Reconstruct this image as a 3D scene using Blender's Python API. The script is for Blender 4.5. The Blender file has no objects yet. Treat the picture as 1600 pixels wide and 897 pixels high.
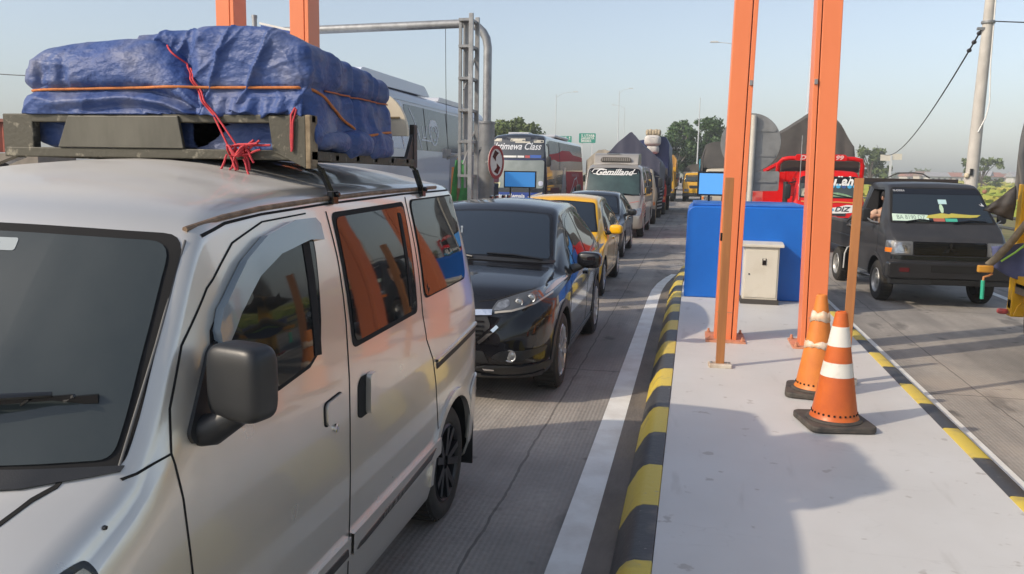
import bpy, bmesh, math, random
import numpy as np
from math import radians, sin, cos, pi, sqrt
from mathutils import Vector, Matrix, noise, geometry
from mathutils.bvhtree import BVHTree

scene = bpy.context.scene
COL = scene.collection
random.seed(7)

# ------------------------------------------------------------------ camera
cam_data = bpy.data.cameras.new('camera')
cam = bpy.data.objects.new('camera', cam_data)
COL.objects.link(cam)
cam_data.sensor_fit = 'HORIZONTAL'
cam_data.sensor_width = 36.0
cam_data.lens = 1290 / 1600 * 36
cam_data.clip_start = 0.05
cam_data.clip_end = 6000
RX, UP, BK = (0.97672, 0.21383, 0.01728), (-0.04651, 0.13242, 0.9901), (0.20942, -0.96785, 0.13929)
cam.matrix_world = Matrix(((RX[0], UP[0], BK[0], 0), (RX[1], UP[1], BK[1], 0), (RX[2], UP[2], BK[2], 1.9), (0, 0, 0, 1)))
scene.camera = cam

# ------------------------------------------------------------------ light
SUN_EL = radians(34)
SH = Vector((0.8, 0.6, 0))                       # the way shadows fall on the ground
world = bpy.data.worlds.new('World')
scene.world = world
world.use_nodes = True
wn = world.node_tree
bg = wn.nodes['Background']
sky = wn.nodes.new('ShaderNodeTexSky')
sky.sky_type = 'NISHITA'
sky.sun_disc = False
sky.sun_elevation = SUN_EL
sky.sun_rotation = math.atan2(-SH.x, -SH.y)
sky.air_density = 1.0
sky.dust_density = 2.2
sky.ozone_density = 1.5
hs = wn.nodes.new('ShaderNodeHueSaturation')
hs.inputs['Saturation'].default_value = 0.72
wn.links.new(sky.outputs['Color'], hs.inputs['Color'])
wn.links.new(hs.outputs['Color'], bg.inputs['Color'])
bg.inputs['Strength'].default_value = 0.145
sd = bpy.data.lights.new('sun', 'SUN')
sd.energy = 2.7
sd.angle = radians(0.9)
sd.color = (1.0, 0.86, 0.68)
sun = bpy.data.objects.new('sun', sd)
COL.objects.link(sun)
ldir = Vector((SH.x * cos(SUN_EL), SH.y * cos(SUN_EL), -sin(SUN_EL)))
sun.rotation_euler = ldir.to_track_quat('-Z', 'Y').to_euler()
scene.view_settings.view_transform = 'Standard'
scene.view_settings.look = 'None'
scene.view_settings.exposure = 0.40
scene.view_settings.gamma = 1.0
scene.cycles.max_bounces = 8
scene.cycles.transparent_max_bounces = 12
scene.cycles.use_denoising = True
scene.cycles.sample_clamp_indirect = 4.0
scene.cycles.blur_glossy = 0.5

# ------------------------------------------------------------------ materials
MATS = {}


def mat(name, col, rough=0.5, metal=0.0, var=0.0, scale=4.0, bump=0.0, bscale=60.0, coat=0.0, spec=0.5, stretch=None, col2=None, lo=0.35, hi=0.7, emit=0.0, sheen=0.0, rvar=0.0):
    """Principled material; var / col2 mix in a second colour by noise (wear, dirt, weave)."""
    if name in MATS:
        return MATS[name]
    m = bpy.data.materials.new(name)
    m.use_nodes = True
    nt = m.node_tree
    b = nt.nodes['Principled BSDF']
    b.inputs['Base Color'].default_value = (*col, 1)
    b.inputs['Roughness'].default_value = rough
    b.inputs['Metallic'].default_value = metal
    b.inputs['Coat Weight'].default_value = coat
    b.inputs['Coat Roughness'].default_value = 0.04
    b.inputs['Specular IOR Level'].default_value = spec
    if emit:
        b.inputs['Emission Color'].default_value = (*col, 1)
        b.inputs['Emission Strength'].default_value = emit
    if var or col2 or bump or rvar:
        tc = nt.nodes.new('ShaderNodeTexCoord')
        mp = nt.nodes.new('ShaderNodeMapping')
        nt.links.new(tc.outputs['Object'], mp.inputs['Vector'])
        if stretch:
            mp.inputs['Scale'].default_value = stretch
    if var or col2 or rvar:
        n = nt.nodes.new('ShaderNodeTexNoise')
        n.inputs['Scale'].default_value = scale
        n.inputs['Detail'].default_value = 6
        n.inputs['Roughness'].default_value = 0.6
        nt.links.new(mp.outputs['Vector'], n.inputs['Vector'])
    if var or col2:
        r = nt.nodes.new('ShaderNodeValToRGB')
        c2 = col2 if col2 else tuple(c * (1 - var) for c in col)
        r.color_ramp.elements[0].position = lo
        r.color_ramp.elements[1].position = hi
        r.color_ramp.elements[0].color = (*c2, 1)
        r.color_ramp.elements[1].color = (*col, 1)
        nt.links.new(n.outputs['Fac'], r.inputs['Fac'])
        nt.links.new(r.outputs['Color'], b.inputs['Base Color'])
    if rvar:
        mr = nt.nodes.new('ShaderNodeMapRange')
        mr.inputs['From Min'].default_value = 0.3
        mr.inputs['From Max'].default_value = 0.7
        mr.inputs['To Min'].default_value = max(0.02, rough - rvar)
        mr.inputs['To Max'].default_value = rough + rvar
        nt.links.new(n.outputs['Fac'], mr.inputs['Value'])
        nt.links.new(mr.outputs['Result'], b.inputs['Roughness'])
    if bump:
        n2 = nt.nodes.new('ShaderNodeTexNoise')
        n2.inputs['Scale'].default_value = bscale
        n2.inputs['Detail'].default_value = 4
        nt.links.new(mp.outputs['Vector'], n2.inputs['Vector'])
        bp = nt.nodes.new('ShaderNodeBump')
        bp.inputs['Strength'].default_value = bump
        bp.inputs['Distance'].default_value = 0.02
        nt.links.new(n2.outputs['Fac'], bp.inputs['Height'])
        nt.links.new(bp.outputs['Normal'], b.inputs['Normal'])
    MATS[name] = m
    return m


def nodes_of(m):
    nt = m.node_tree
    return nt, nt.nodes['Principled BSDF']


rubber = mat('rubber', (0.012, 0.012, 0.013), 0.8, spec=0.25)
tyre_m = mat('tyre rubber', (0.014, 0.014, 0.015), 0.8, col2=(0.04, 0.036, 0.03), scale=7)
well_m = mat('wheel well', (0.008, 0.008, 0.008), 0.9)
black_pl = mat('black plastic', (0.017, 0.018, 0.02), 0.42, bump=0.05, bscale=300, rvar=0.08, scale=6)
gloss_black = mat('gloss black', (0.008, 0.008, 0.009), 0.15)
glass = mat('tinted glass', (0.012, 0.014, 0.015), 0.03, coat=0.0, spec=0.32)
glass_ws = mat('windscreen glass', (0.026, 0.034, 0.036), 0.07, spec=0.6, rvar=0.04, scale=2.2, col2=(0.042, 0.050, 0.050), stretch=(1, 1, .5))
glass_green = mat('green windscreen glass', (0.05, 0.09, 0.085), 0.06, spec=0.7, col2=(0.03, 0.05, 0.05), scale=2)
chrome = mat('chrome', (0.75, 0.75, 0.76), 0.12, 1.0)
alloy = mat('alloy', (0.62, 0.62, 0.63), 0.32, 0.8)
dark_alloy = mat('dark alloy', (0.03, 0.031, 0.034), 0.35, 0.6)
steel = mat('painted steel grey', (0.27, 0.28, 0.29), 0.5, 0.3, var=0.25, scale=6)
galv = mat('galvanised steel', (0.36, 0.37, 0.38), 0.45, 0.5, var=0.3, scale=8)
lens = mat('lamp lens', (0.42, 0.44, 0.46), 0.12, 0.6, coat=1.0, col2=(0.20, 0.21, 0.22), scale=22)
lens_dark = mat('lamp housing', (0.09, 0.095, 0.1), 0.1, 0.3, coat=1.0)
amber = mat('amber lens', (0.75, 0.20, 0.02), 0.15, coat=0.8)
red_lens = mat('red lens', (0.55, 0.02, 0.02), 0.15, coat=0.8)
white_p = mat('white paint', (0.72, 0.72, 0.70), 0.5, var=0.12, scale=8)
seam_m = mat('seam gap', (0.004, 0.004, 0.004), 0.9)

# ------------------------------------------------------------------ object helpers


def link(o, parent=None):
    COL.objects.link(o)
    if parent is not None:
        o.parent = parent
    return o


def tag(o, label=None, cat=None, group=None, kind=None):
    if label:
        o['label'] = label
    if cat:
        o['category'] = cat
    if group:
        o['group'] = group
    if kind:
        o['kind'] = kind
    return o


def thing(name, label, cat, loc=(0, 0, 0), rz=0.0, group=None):
    o = bpy.data.objects.new(name, None)
    o.empty_display_size = 0.2
    o.location = loc
    o.rotation_euler = (0, 0, rz)
    COL.objects.link(o)
    return tag(o, label, cat, group)


def copy_tree(o, parent=None):
    c = o.copy()
    COL.objects.link(c)
    if parent is not None:
        c.parent = parent
    for ch in list(o.children):
        copy_tree(ch, c)
    return c


def mesh_obj(name, verts, faces, m, parent=None, smooth=False, angle=None):
    me = bpy.data.meshes.new(name)
    me.from_pydata([tuple(v) for v in verts], [], faces)
    me.update()
    if smooth:
        me.polygons.foreach_set('use_smooth', [True] * len(me.polygons))
        if angle:
            me.set_sharp_from_angle(angle=radians(angle))
    me.materials.append(m)
    return link(bpy.data.objects.new(name, me), parent)


class MB:
    """collects shapes and links them as ONE mesh object"""

    def __init__(self):
        self.v, self.f = [], []

    def add(self, vs, fs):
        n = len(self.v)
        self.v += [Vector(p) for p in vs]
        self.f += [tuple(i + n for i in f) for f in fs]
        return self

    def box(self, c, s, rot=None):
        x, y, z = s[0] / 2, s[1] / 2, s[2] / 2
        vs = [Vector(p) for p in ((-x, -y, -z), (x, -y, -z), (x, y, -z), (-x, y, -z), (-x, -y, z), (x, -y, z), (x, y, z), (-x, y, z))]
        if rot is not None:
            vs = [rot @ p for p in vs]
        return self.add([p + Vector(c) for p in vs], [(0, 3, 2, 1), (4, 5, 6, 7), (0, 1, 5, 4), (1, 2, 6, 5), (2, 3, 7, 6), (3, 0, 4, 7)])

    def bar(self, p, q, w, h=None, upv=(0, 0, 1)):
        p, q = Vector(p), Vector(q)
        h = h or w
        d = (q - p).normalized()
        u = Vector(upv)
        if abs(d.dot(u)) > 0.95:
            u = Vector((0, 1, 0))
        s = d.cross(u).normalized()
        t = s.cross(d)
        s, t = s * w / 2, t * h / 2
        vs = [p - s - t, p + s - t, p + s + t, p - s + t, q - s - t, q + s - t, q + s + t, q - s + t]
        return self.add(vs, [(0, 1, 2, 3), (7, 6, 5, 4), (0, 4, 5, 1), (1, 5, 6, 2), (2, 6, 7, 3), (3, 7, 4, 0)])

    def tube(self, pts, r, n=10, caps=True):
        pts = [Vector(p) for p in pts]
        rr = r if isinstance(r, (list, tuple)) else [r] * len(pts)
        rings = []
        side = None
        for i, p in enumerate(pts):
            d = (pts[min(i + 1, len(pts) - 1)] - pts[max(i - 1, 0)]).normalized()
            if side is None:
                a = Vector((0, 0, 1)) if abs(d.z) < 0.9 else Vector((1, 0, 0))
                side = d.cross(a).normalized()
            else:
                side = (side - d * side.dot(d)).normalized()
            t = d.cross(side)
            rings.append([p + (side * cos(2 * pi * k / n) + t * sin(2 * pi * k / n)) * rr[i] for k in range(n)])
        vs = [v for ring in rings for v in ring]
        fs = []
        for i in range(len(pts) - 1):
            for k in range(n):
                a, b = i * n + k, i * n + (k + 1) % n
                fs.append((a, b, b + n, a + n))
        if caps:
            fs.append(tuple(reversed(range(n))))
            fs.append(tuple(range((len(pts) - 1) * n, len(pts) * n)))
        return self.add(vs, fs)

    def lathe(self, prof, c=(0, 0, 0), axis='z', n=32, caps=True):
        """prof: (radius, height) pairs"""
        vs, fs = [], []
        for r, h in prof:
            for k in range(n):
                a = 2 * pi * k / n
                p = (r * cos(a), r * sin(a), h)
                if axis == 'x':
                    p = (h, r * cos(a), r * sin(a))
                elif axis == 'y':
                    p = (r * cos(a), h, -r * sin(a))
                vs.append(Vector(p) + Vector(c))
        for i in range(len(prof) - 1):
            for k in range(n):
                a, b = i * n + k, i * n + (k + 1) % n
                fs.append((a, b, b + n, a + n))
        if caps and prof[0][0] > 1e-4:
            fs.append(tuple(reversed(range(n))))
        if caps and prof[-1][0] > 1e-4:
            fs.append(tuple(range((len(prof) - 1) * n, len(prof) * n)))
        return self.add(vs, fs)

    def prism(self, poly, axis, a, b):
        """poly in the two other axes (x: (y,z), y: (x,z), z: (x,y))"""
        def P(u, v, w):
            return {'x': (w, u, v), 'y': (u, w, v), 'z': (u, v, w)}[axis]
        n = len(poly)
        vs = [P(u, v, a) for u, v in poly] + [P(u, v, b) for u, v in poly]
        fs = [tuple(range(n)), tuple(reversed(range(n, 2 * n)))]
        for i in range(n):
            j = (i + 1) % n
            fs.append((j, i, i + n, j + n))
        return self.add(vs, fs)

    def build(self, name, m, parent=None, smooth=False, angle=40, bevel=0.0, seg=2, fix=True):
        o = mesh_obj(name, self.v, self.f, m, parent)
        me = o.data
        if fix:
            bm = bmesh.new()
            bm.from_mesh(me)
            bmesh.ops.recalc_face_normals(bm, faces=bm.faces)
            bm.to_mesh(me)
            bm.free()
        if smooth:
            me.polygons.foreach_set('use_smooth', [True] * len(me.polygons))
            me.set_sharp_from_angle(angle=radians(angle))
        if bevel:
            md = o.modifiers.new('bevel', 'BEVEL')
            md.width = bevel
            md.segments = seg
            md.limit_method = 'ANGLE'
            md.angle_limit = radians(35)
            md.harden_normals = False
        return o


def roundpoly(pts, r, n=5):
    out = []
    L = len(pts)
    for i in range(L):
        p0, p1, p2 = Vector(pts[i - 1]), Vector(pts[i]), Vector(pts[(i + 1) % L])
        a, b = p0 - p1, p2 - p1
        rr = r[i] if isinstance(r, (list, tuple)) else r
        k = min(rr, a.length * 0.45, b.length * 0.45)
        if k < 1e-4:
            out.append(tuple(p1))
            continue
        s, e = p1 + a.normalized() * k, p1 + b.normalized() * k
        for j in range(n + 1):
            t = j / n
            q = s * (1 - t) ** 2 + p1 * 2 * t * (1 - t) + e * t ** 2
            out.append((q.x, q.y))
    return out


def bvh_of(o):
    me = o.data
    return BVHTree.FromPolygons([v.co.copy() for v in me.vertices], [tuple(p.vertices) for p in me.polygons])


RAYS = {'R': (lambda u, v: Vector((4, u, v)), Vector((-1, 0, 0))), 'L': (lambda u, v: Vector((-4, u, v)), Vector((1, 0, 0))),
        'F': (lambda u, v: Vector((u, -4, v)), Vector((0, 1, 0))), 'B': (lambda u, v: Vector((u, 40, v)), Vector((0, -1, 0))),
        'T': (lambda u, v: Vector((u, v, 9)), Vector((0, 0, -1)))}


def cast(bvh, face, u, v):
    f, d = RAYS[face]
    o = f(u, v)
    h, n, i, dist = bvh.ray_cast(o, d)
    if h is None:
        h, n, i, dist = bvh.find_nearest(o + d * 3.4)
    if n.dot(d) > 0:
        n = -n
    return h, n


def decal(name, poly, face, bvh, m, parent, off=0.004, grid=0.06, skirt=0.012):
    """a thin panel shaped by poly that follows the body surface it is fixed to"""
    bm = bmesh.new()
    vs = [bm.verts.new((u, v, 0)) for u, v in poly]
    fc = bm.faces.new(vs)
    bmesh.ops.triangulate(bm, faces=[fc])
    us, ws = [p[0] for p in poly], [p[1] for p in poly]
    for lo, hi, ax in ((min(us), max(us), 0), (min(ws), max(ws), 1)):
        k = int((hi - lo) / grid)
        for i in range(1, k + 1):
            c = lo + (hi - lo) * i / (k + 1)
            co, no = [0, 0, 0], [0, 0, 0]
            co[ax], no[ax] = c, 1
            bmesh.ops.bisect_plane(bm, geom=bm.verts[:] + bm.edges[:] + bm.faces[:], plane_co=co, plane_no=no, dist=1e-6)
    bm.verts.index_update()
    bnd = [e for e in bm.edges if len(e.link_faces) == 1]
    P, N = [], []
    for v in bm.verts:
        h, n = cast(bvh, face, v.co.x, v.co.y)
        P.append(h + n * off)
        N.append(n)
    verts = list(P)
    faces = [tuple(x.index for x in f.verts) for f in bm.faces]
    nf = len(faces)
    low = {}
    for e in bnd:
        f = e.link_faces[0]
        a, b = e.verts[0].index, e.verts[1].index
        for i in (a, b):
            if i not in low:
                low[i] = len(verts)
                verts.append(P[i] - N[i] * skirt)
        faces.append((a, b, low[b], low[a]))
    bm.free()
    me = bpy.data.meshes.new(name)
    me.from_pydata([tuple(v) for v in verts], [], faces)
    bm = bmesh.new()
    bm.from_mesh(me)
    bmesh.ops.recalc_face_normals(bm, faces=bm.faces)
    bm.faces.ensure_lookup_table()
    # outward check
    d = RAYS[face][1]
    s = sum(bm.faces[i].normal.dot(d) * bm.faces[i].calc_area() for i in range(nf))
    if s > 0:
        bmesh.ops.reverse_faces(bm, faces=bm.faces)
    bm.to_mesh(me)
    bm.free()
    me.polygons.foreach_set('use_smooth', [True] * len(me.polygons))
    me.set_sharp_from_angle(angle=radians(50))
    me.materials.append(m)
    return link(bpy.data.objects.new(name, me), parent)


def ribbon(name, path, width, face, bvh, m, parent, off=0.002, step=0.05, skirt=0.003):
    """a narrow strip along a path on a body (panel gap, moulding, trim)"""
    if isinstance(path[0][0], (list, tuple)):
        return [ribbon(name, p_, width, face, bvh, m, parent, off, step, skirt) for p_ in path][-1]
    path = [path]
    verts, faces = [], []
    for pth in path:
        pts = [Vector(p) for p in pth]
        fine = [pts[0]]
        for a, b in zip(pts, pts[1:]):
            k = max(1, int((b - a).length / step))
            fine += [a.lerp(b, i / k) for i in range(1, k + 1)]
        base = len(verts)
        for i, p in enumerate(fine):
            d = (fine[min(i + 1, len(fine) - 1)] - fine[max(i - 1, 0)]).normalized()
            nrm = Vector((-d.y, d.x)) * width / 2
            for q in (p + nrm, p - nrm):
                h, n = cast(bvh, face, q.x, q.y)
                verts.append(h + n * off)
                verts.append(h - n * skirt)
        for i in range(len(fine) - 1):
            a = base + i * 4
            b = a + 4
            faces += [(a, b, b + 2, a + 2), (a, a + 1, b + 1, b), (a + 2, b + 2, b + 3, a + 3)]
    o = mesh_obj(name, verts, faces, m, parent)
    bm = bmesh.new()
    bm.from_mesh(o.data)
    bmesh.ops.recalc_face_normals(bm, faces=bm.faces)
    bm.to_mesh(o.data)
    bm.free()
    return o


_font = {}


def letters(name, s, size, place, m, parent, shear=0.0, sx=1.0, bold=0.0, align='CENTER', depth=None, spacing=1.0):
    """lettering as a mesh; place(u, v) gives (point, normal) on the surface that carries it"""
    cu = bpy.data.curves.new(name, 'FONT')
    cu.body = s
    cu.size = size
    cu.shear = shear
    cu.align_x = align
    cu.align_y = 'CENTER'
    cu.offset = bold
    cu.resolution_u = 3
    cu.space_character = spacing
    tmp = bpy.data.objects.new(name, cu)
    COL.objects.link(tmp)
    dg = bpy.context.evaluated_depsgraph_get()
    me = bpy.data.meshes.new_from_object(tmp.evaluated_get(dg))
    bpy.data.objects.remove(tmp)
    bpy.data.curves.remove(cu)
    for v in me.vertices:
        h = place(v.co.x * sx, v.co.y)
        v.co = h
    me.materials.clear()
    me.materials.append(m)
    me.name = name
    return link(bpy.data.objects.new(name, me), parent)


def on_body(face, bvh, u0, v0, off=0.004, rot=0.0):
    c, s = cos(rot), sin(rot)

    def f(u, v):
        h, n = cast(bvh, face, u0 + u * c - v * s, v0 + u * s + v * c)
        return h + n * off
    return f


def on_plane(o, ux, vx):
    o, ux, vx = Vector(o), Vector(ux), Vector(vx)
    return lambda u, v: o + ux * u + vx * v


def boolean(o, cutters, op='DIFFERENCE'):
    for c in cutters:
        md = o.modifiers.new('cut', 'BOOLEAN')
        md.object = c
        md.operation = op
        md.solver = 'EXACT'
        try:
            md.material_mode = 'TRANSFER'
        except Exception:
            pass
    dg = bpy.context.evaluated_depsgraph_get()
    me = bpy.data.meshes.new_from_object(o.evaluated_get(dg), depsgraph=dg)
    o.modifiers.clear()
    old = o.data
    o.data = me
    me.name = o.name
    for c in cutters:
        bpy.data.objects.remove(c)
    return o


def pchip(t, v, q):
    t, v = np.asarray(t, float), np.asarray(v, float)
    h = np.diff(t)
    d = np.diff(v) / h
    m = np.zeros_like(v)
    for i in range(1, len(v) - 1):
        if d[i - 1] * d[i] > 0:
            w1, w2 = 2 * h[i] + h[i - 1], h[i] + 2 * h[i - 1]
            m[i] = (w1 + w2) / (w1 / d[i - 1] + w2 / d[i])
    m[0], m[-1] = d[0], d[-1]
    i = np.clip(np.searchsorted(t, q) - 1, 0, len(h) - 1)
    s = (q - t[i]) / h[i]
    return (v[i] * (1 + 2 * s) * (1 - s) ** 2 + m[i] * h[i] * s * (1 - s) ** 2 + v[i + 1] * s * s * (3 - 2 * s) + m[i + 1] * h[i] * s * s * (s - 1))


def loft_body(name, keys, m, parent, step=0.06, waist=0.0, cuts=(), sharp=45):
    """keys: y, z_bottom, half width, z_belt, half width of roof edge, z_top, edge radius, bow, crown"""
    K = np.array(keys, float)
    d = np.sqrt(np.sum(np.diff(K[:, [0, 5, 2]], axis=0) ** 2, axis=1)) + 1e-4
    t = np.concatenate([[0], np.cumsum(d)])
    q = []
    for a, b in zip(t, t[1:]):
        k = max(1, int((b - a) / step))
        q += list(a + (b - a) * np.arange(k) / k)
    q = np.array(q + [t[-1]])
    A = np.stack([pchip(t, K[:, j], q) for j in range(9)], axis=1)
    verts, rings = [], []
    for y, zb, w, zbelt, wg, zt, r, bow, crown in A:
        ze = zt - crown
        zbelt = min(zbelt, ze - r - 0.005)
        hgt = zbelt - zb
        half = [(0, zb), (w * .5, zb), (w * .88, zb), (w * .955, zb + min(.03, hgt * .1)), (w * .98, zb + min(.10, hgt * .25)), (w * .995, zb + .38 * hgt), (w - waist * .5, zb + .55 * hgt),
                (w * 1.0, zb + .74 * hgt), (w * .997, zb + .9 * hgt), (w * .985, zbelt)]
        w0, z1 = w * .985, ze - r
        for k in range(1, 6):
            s = k / 5
            half.append((w0 + (wg - w0) * s + .012 * sin(pi * s) * min(1, (z1 - zbelt) / .3), zbelt + (z1 - zbelt) * s))
        rx = min(r * 1.25, wg * .4)
        for k in range(1, 6):
            a = pi / 2 * k / 5
            half.append((wg - rx * (1 - cos(a)), z1 + r * sin(a)))
        xe = wg - rx
        for k in range(1, 6):
            x = xe * (1 - k / 5)
            half.append((x, zt - crown * (x / xe) ** 2))
        ring = []
        for x, z in half:
            ring.append((x, y + bow * min(1.0, x / w) ** 2, z))
        full = ring + [(-p[0], p[1], p[2]) for p in reversed(ring[1:-1])]
        rings.append(full)
    n = len(rings[0])
    verts = [p for r_ in rings for p in r_]
    faces = []
    for i in range(len(rings) - 1):
        for k in range(n):
            a, b = i * n + k, i * n + (k + 1) % n
            faces.append((a, a + n, b + n, b))
    faces.append(tuple(range(n)))
    faces.append(tuple(reversed(range((len(rings) - 1) * n, len(rings) * n))))
    o = mesh_obj(name, verts, faces, m, None)
    bm = bmesh.new()
    bm.from_mesh(o.data)
    bmesh.ops.recalc_face_normals(bm, faces=bm.faces)
    bm.to_mesh(o.data)
    bm.free()
    whole = bvh_of(o)
    cs = [c() for c in cuts]
    if cs:
        boolean(o, cs)
    me = o.data
    me.polygons.foreach_set('use_smooth', [True] * len(me.polygons))
    me.set_sharp_from_angle(angle=radians(sharp))
    o.parent = parent
    return o, whole


def arch_cut(x, y, r, rad, depth=0.3):
    def f():
        s = 1 if x > 0 else -1
        mb = MB()
        mb.lathe([(rad, min(s * (abs(x) - depth), s * (abs(x) + .15))), (rad, max(s * (abs(x) - depth), s * (abs(x) + .15)))], (0, y, r), 'x', 40)
        mb.box((s * (abs(x) - depth / 2 + .075), y, r - rad), (depth + .148, rad * 1.96, rad * 1.5))
        a = MB().lathe([(rad, min(s * (abs(x) - depth), s * (abs(x) + .15))), (rad, max(s * (abs(x) - depth), s * (abs(x) + .15)))], (0, y, r), 'x', 40).build('cutter', well_m)
        return a
    return f


_wheel = {}


def wheel(parent, x, y, r, w, style, name='wheel'):
    """tyre with a rim; x is the outer face, the sign tells the side"""
    s = 1 if x > 0 else -1
    key = (round(r, 3), round(w, 3), style)
    if key not in _wheel:
        ri = r * (.70 if style in ('alloy', 'dark') else .62)
        t = MB().lathe([(ri, -w), (ri + .02, -w - .004), (r * .9, -w - .004), (r * .975, -w + .015), (r, -w + .045), (r, -.045), (r * .975, -.012), (r * .9, .004), (ri + .025, .006), (ri, -.006), (ri - .012, -.03)], axis='x', n=44, caps=False)
        for k in range(40):                                              # tread blocks
            a = 2 * pi * k / 40
            t.box((-w / 2, (r + .001) * cos(a), (r + .001) * sin(a)), (w * .72, .03, .012), Matrix.Rotation(a - pi / 2, 3, 'X'))
        to = t.build('wheel', tyre_m, None, True, 35)
        rm = MB()
        if style in ('alloy', 'dark'):
            rm.lathe([(ri, -.012), (ri - .014, .0), (ri - .028, -.012), (ri - .03, -.09), (ri - .035, -w + .03)], axis='x', n=44, caps=False)
            ns = 5
            for k in range(ns):
                for da in (-.17, .17):
                    a, a2 = 2 * pi * k / ns + da * .7, 2 * pi * k / ns + da * 1.5
                    rm.bar((-.022, .04 * cos(a), .04 * sin(a)), (-.008, (ri - .02) * cos(a2), (ri - .02) * sin(a2)), .038, .026, (1, 0, 0))
            rm.lathe([(.065, -.06), (.065, -.03), (.05, -.022), (.0, -.02)], axis='x', n=20)
            mm = alloy if style == 'alloy' else dark_alloy
        else:
            rm.lathe([(ri, -.01), (ri - .012, .004), (ri - .025, -.01), (ri - .035, -.045), (ri * .72, -.05), (ri * .6, -.02), (ri * .45, -.015), (ri * .38, -.05), (.07, -.05), (.065, -.005), (0, 0)], axis='x', n=40, caps=False)
            mm = {'steel': mat('steel wheel', (.50, .50, .48), .4, .5, var=.35, scale=10), 'truck': mat('truck wheel', (.45, .30, .10), .5, .1, var=.4, scale=9), 'grey': steel}[style]
        ro = rm.build('rim', mm, None, True, 35)
        dk = MB().lathe([(ri - .02, -.1), (.0, -.1)], axis='x', n=30).build('brake_disc', mat('brake disc', (.05, .05, .05), .5, .6), None, True)
        _wheel[key] = (to.data, ro.data, dk.data)
        for o in (to, ro, dk):
            bpy.data.objects.remove(o)
    td, rd, bd = _wheel[key]
    t = link(bpy.data.objects.new(name, td), parent)
    t.location = (x, y, r)
    t.scale = (1, 1, 1)
    if s < 0:
        t.rotation_euler = (0, 0, pi)
    for n_, dta in (('rim', rd), ('brake_disc', bd)):
        link(bpy.data.objects.new(n_, dta), t)
    return t


def pod(name, c, s, m, parent, e=0.45, rot=None, n=20):
    """rounded box (superellipsoid)"""
    vs, fs = [], []
    sg = lambda v, p: math.copysign(abs(v) ** p, v)
    for i in range(n + 1):
        th = -pi / 2 + pi * i / n
        for k in range(2 * n):
            ph = pi * k / n
            p = Vector((s[0] / 2 * sg(cos(th), e) * sg(cos(ph), e), s[1] / 2 * sg(cos(th), e) * sg(sin(ph), e), s[2] / 2 * sg(sin(th), e)))
            if rot is not None:
                p = rot @ p
            vs.append(p + Vector(c))
    for i in range(n):
        for k in range(2 * n):
            a, b = i * 2 * n + k, i * 2 * n + (k + 1) % (2 * n)
            fs.append((a, b, b + 2 * n, a + 2 * n))
    return mesh_obj(name, vs, fs, m, parent, True, 60)


def mirrorpoly(poly):
    return [(-u, v) for u, v in reversed(poly)]

# ================================================================== SETTING
def sheet(name, poly, z, m, kind='structure'):
    o = mesh_obj(name, [(x, y, z) for x, y in poly], [tuple(range(len(poly)))], m)
    o['kind'] = kind
    return o


def math_node(nt, op, a, b=None, c=None):
    n = nt.nodes.new('ShaderNodeMath')
    n.operation = op
    for i, v in enumerate((a, b, c)):
        if v is None:
            continue
        if isinstance(v, (int, float)):
            n.inputs[i].default_value = v
        else:
            nt.links.new(v, n.inputs[i])
    return n.outputs[0]


def mix_col(nt, fac, a, b, blend='MIX'):
    n = nt.nodes.new('ShaderNodeMix')
    n.data_type = 'RGBA'
    n.blend_type = blend
    for sck, v in ((n.inputs['Factor'], fac), (n.inputs['A'], a), (n.inputs['B'], b)):
        if isinstance(v, (int, float)):
            sck.default_value = v
        elif isinstance(v, tuple):
            sck.default_value = (*v, 1)
        else:
            nt.links.new(v, sck)
    return n.outputs['Result']


def noise_fac(nt, vec, scale, detail=5, stretch=None, lo=0.4, hi=0.6):
    mp = nt.nodes.new('ShaderNodeMapping')
    nt.links.new(vec, mp.inputs['Vector'])
    if stretch:
        mp.inputs['Scale'].default_value = stretch
    n = nt.nodes.new('ShaderNodeTexNoise')
    n.inputs['Scale'].default_value = scale
    n.inputs['Detail'].default_value = detail
    nt.links.new(mp.outputs['Vector'], n.inputs['Vector'])
    r = nt.nodes.new('ShaderNodeMapRange')
    r.inputs['From Min'].default_value = lo
    r.inputs['From Max'].default_value = hi
    nt.links.new(n.outputs['Fac'], r.inputs['Value'])
    return r.outputs['Result']


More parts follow.
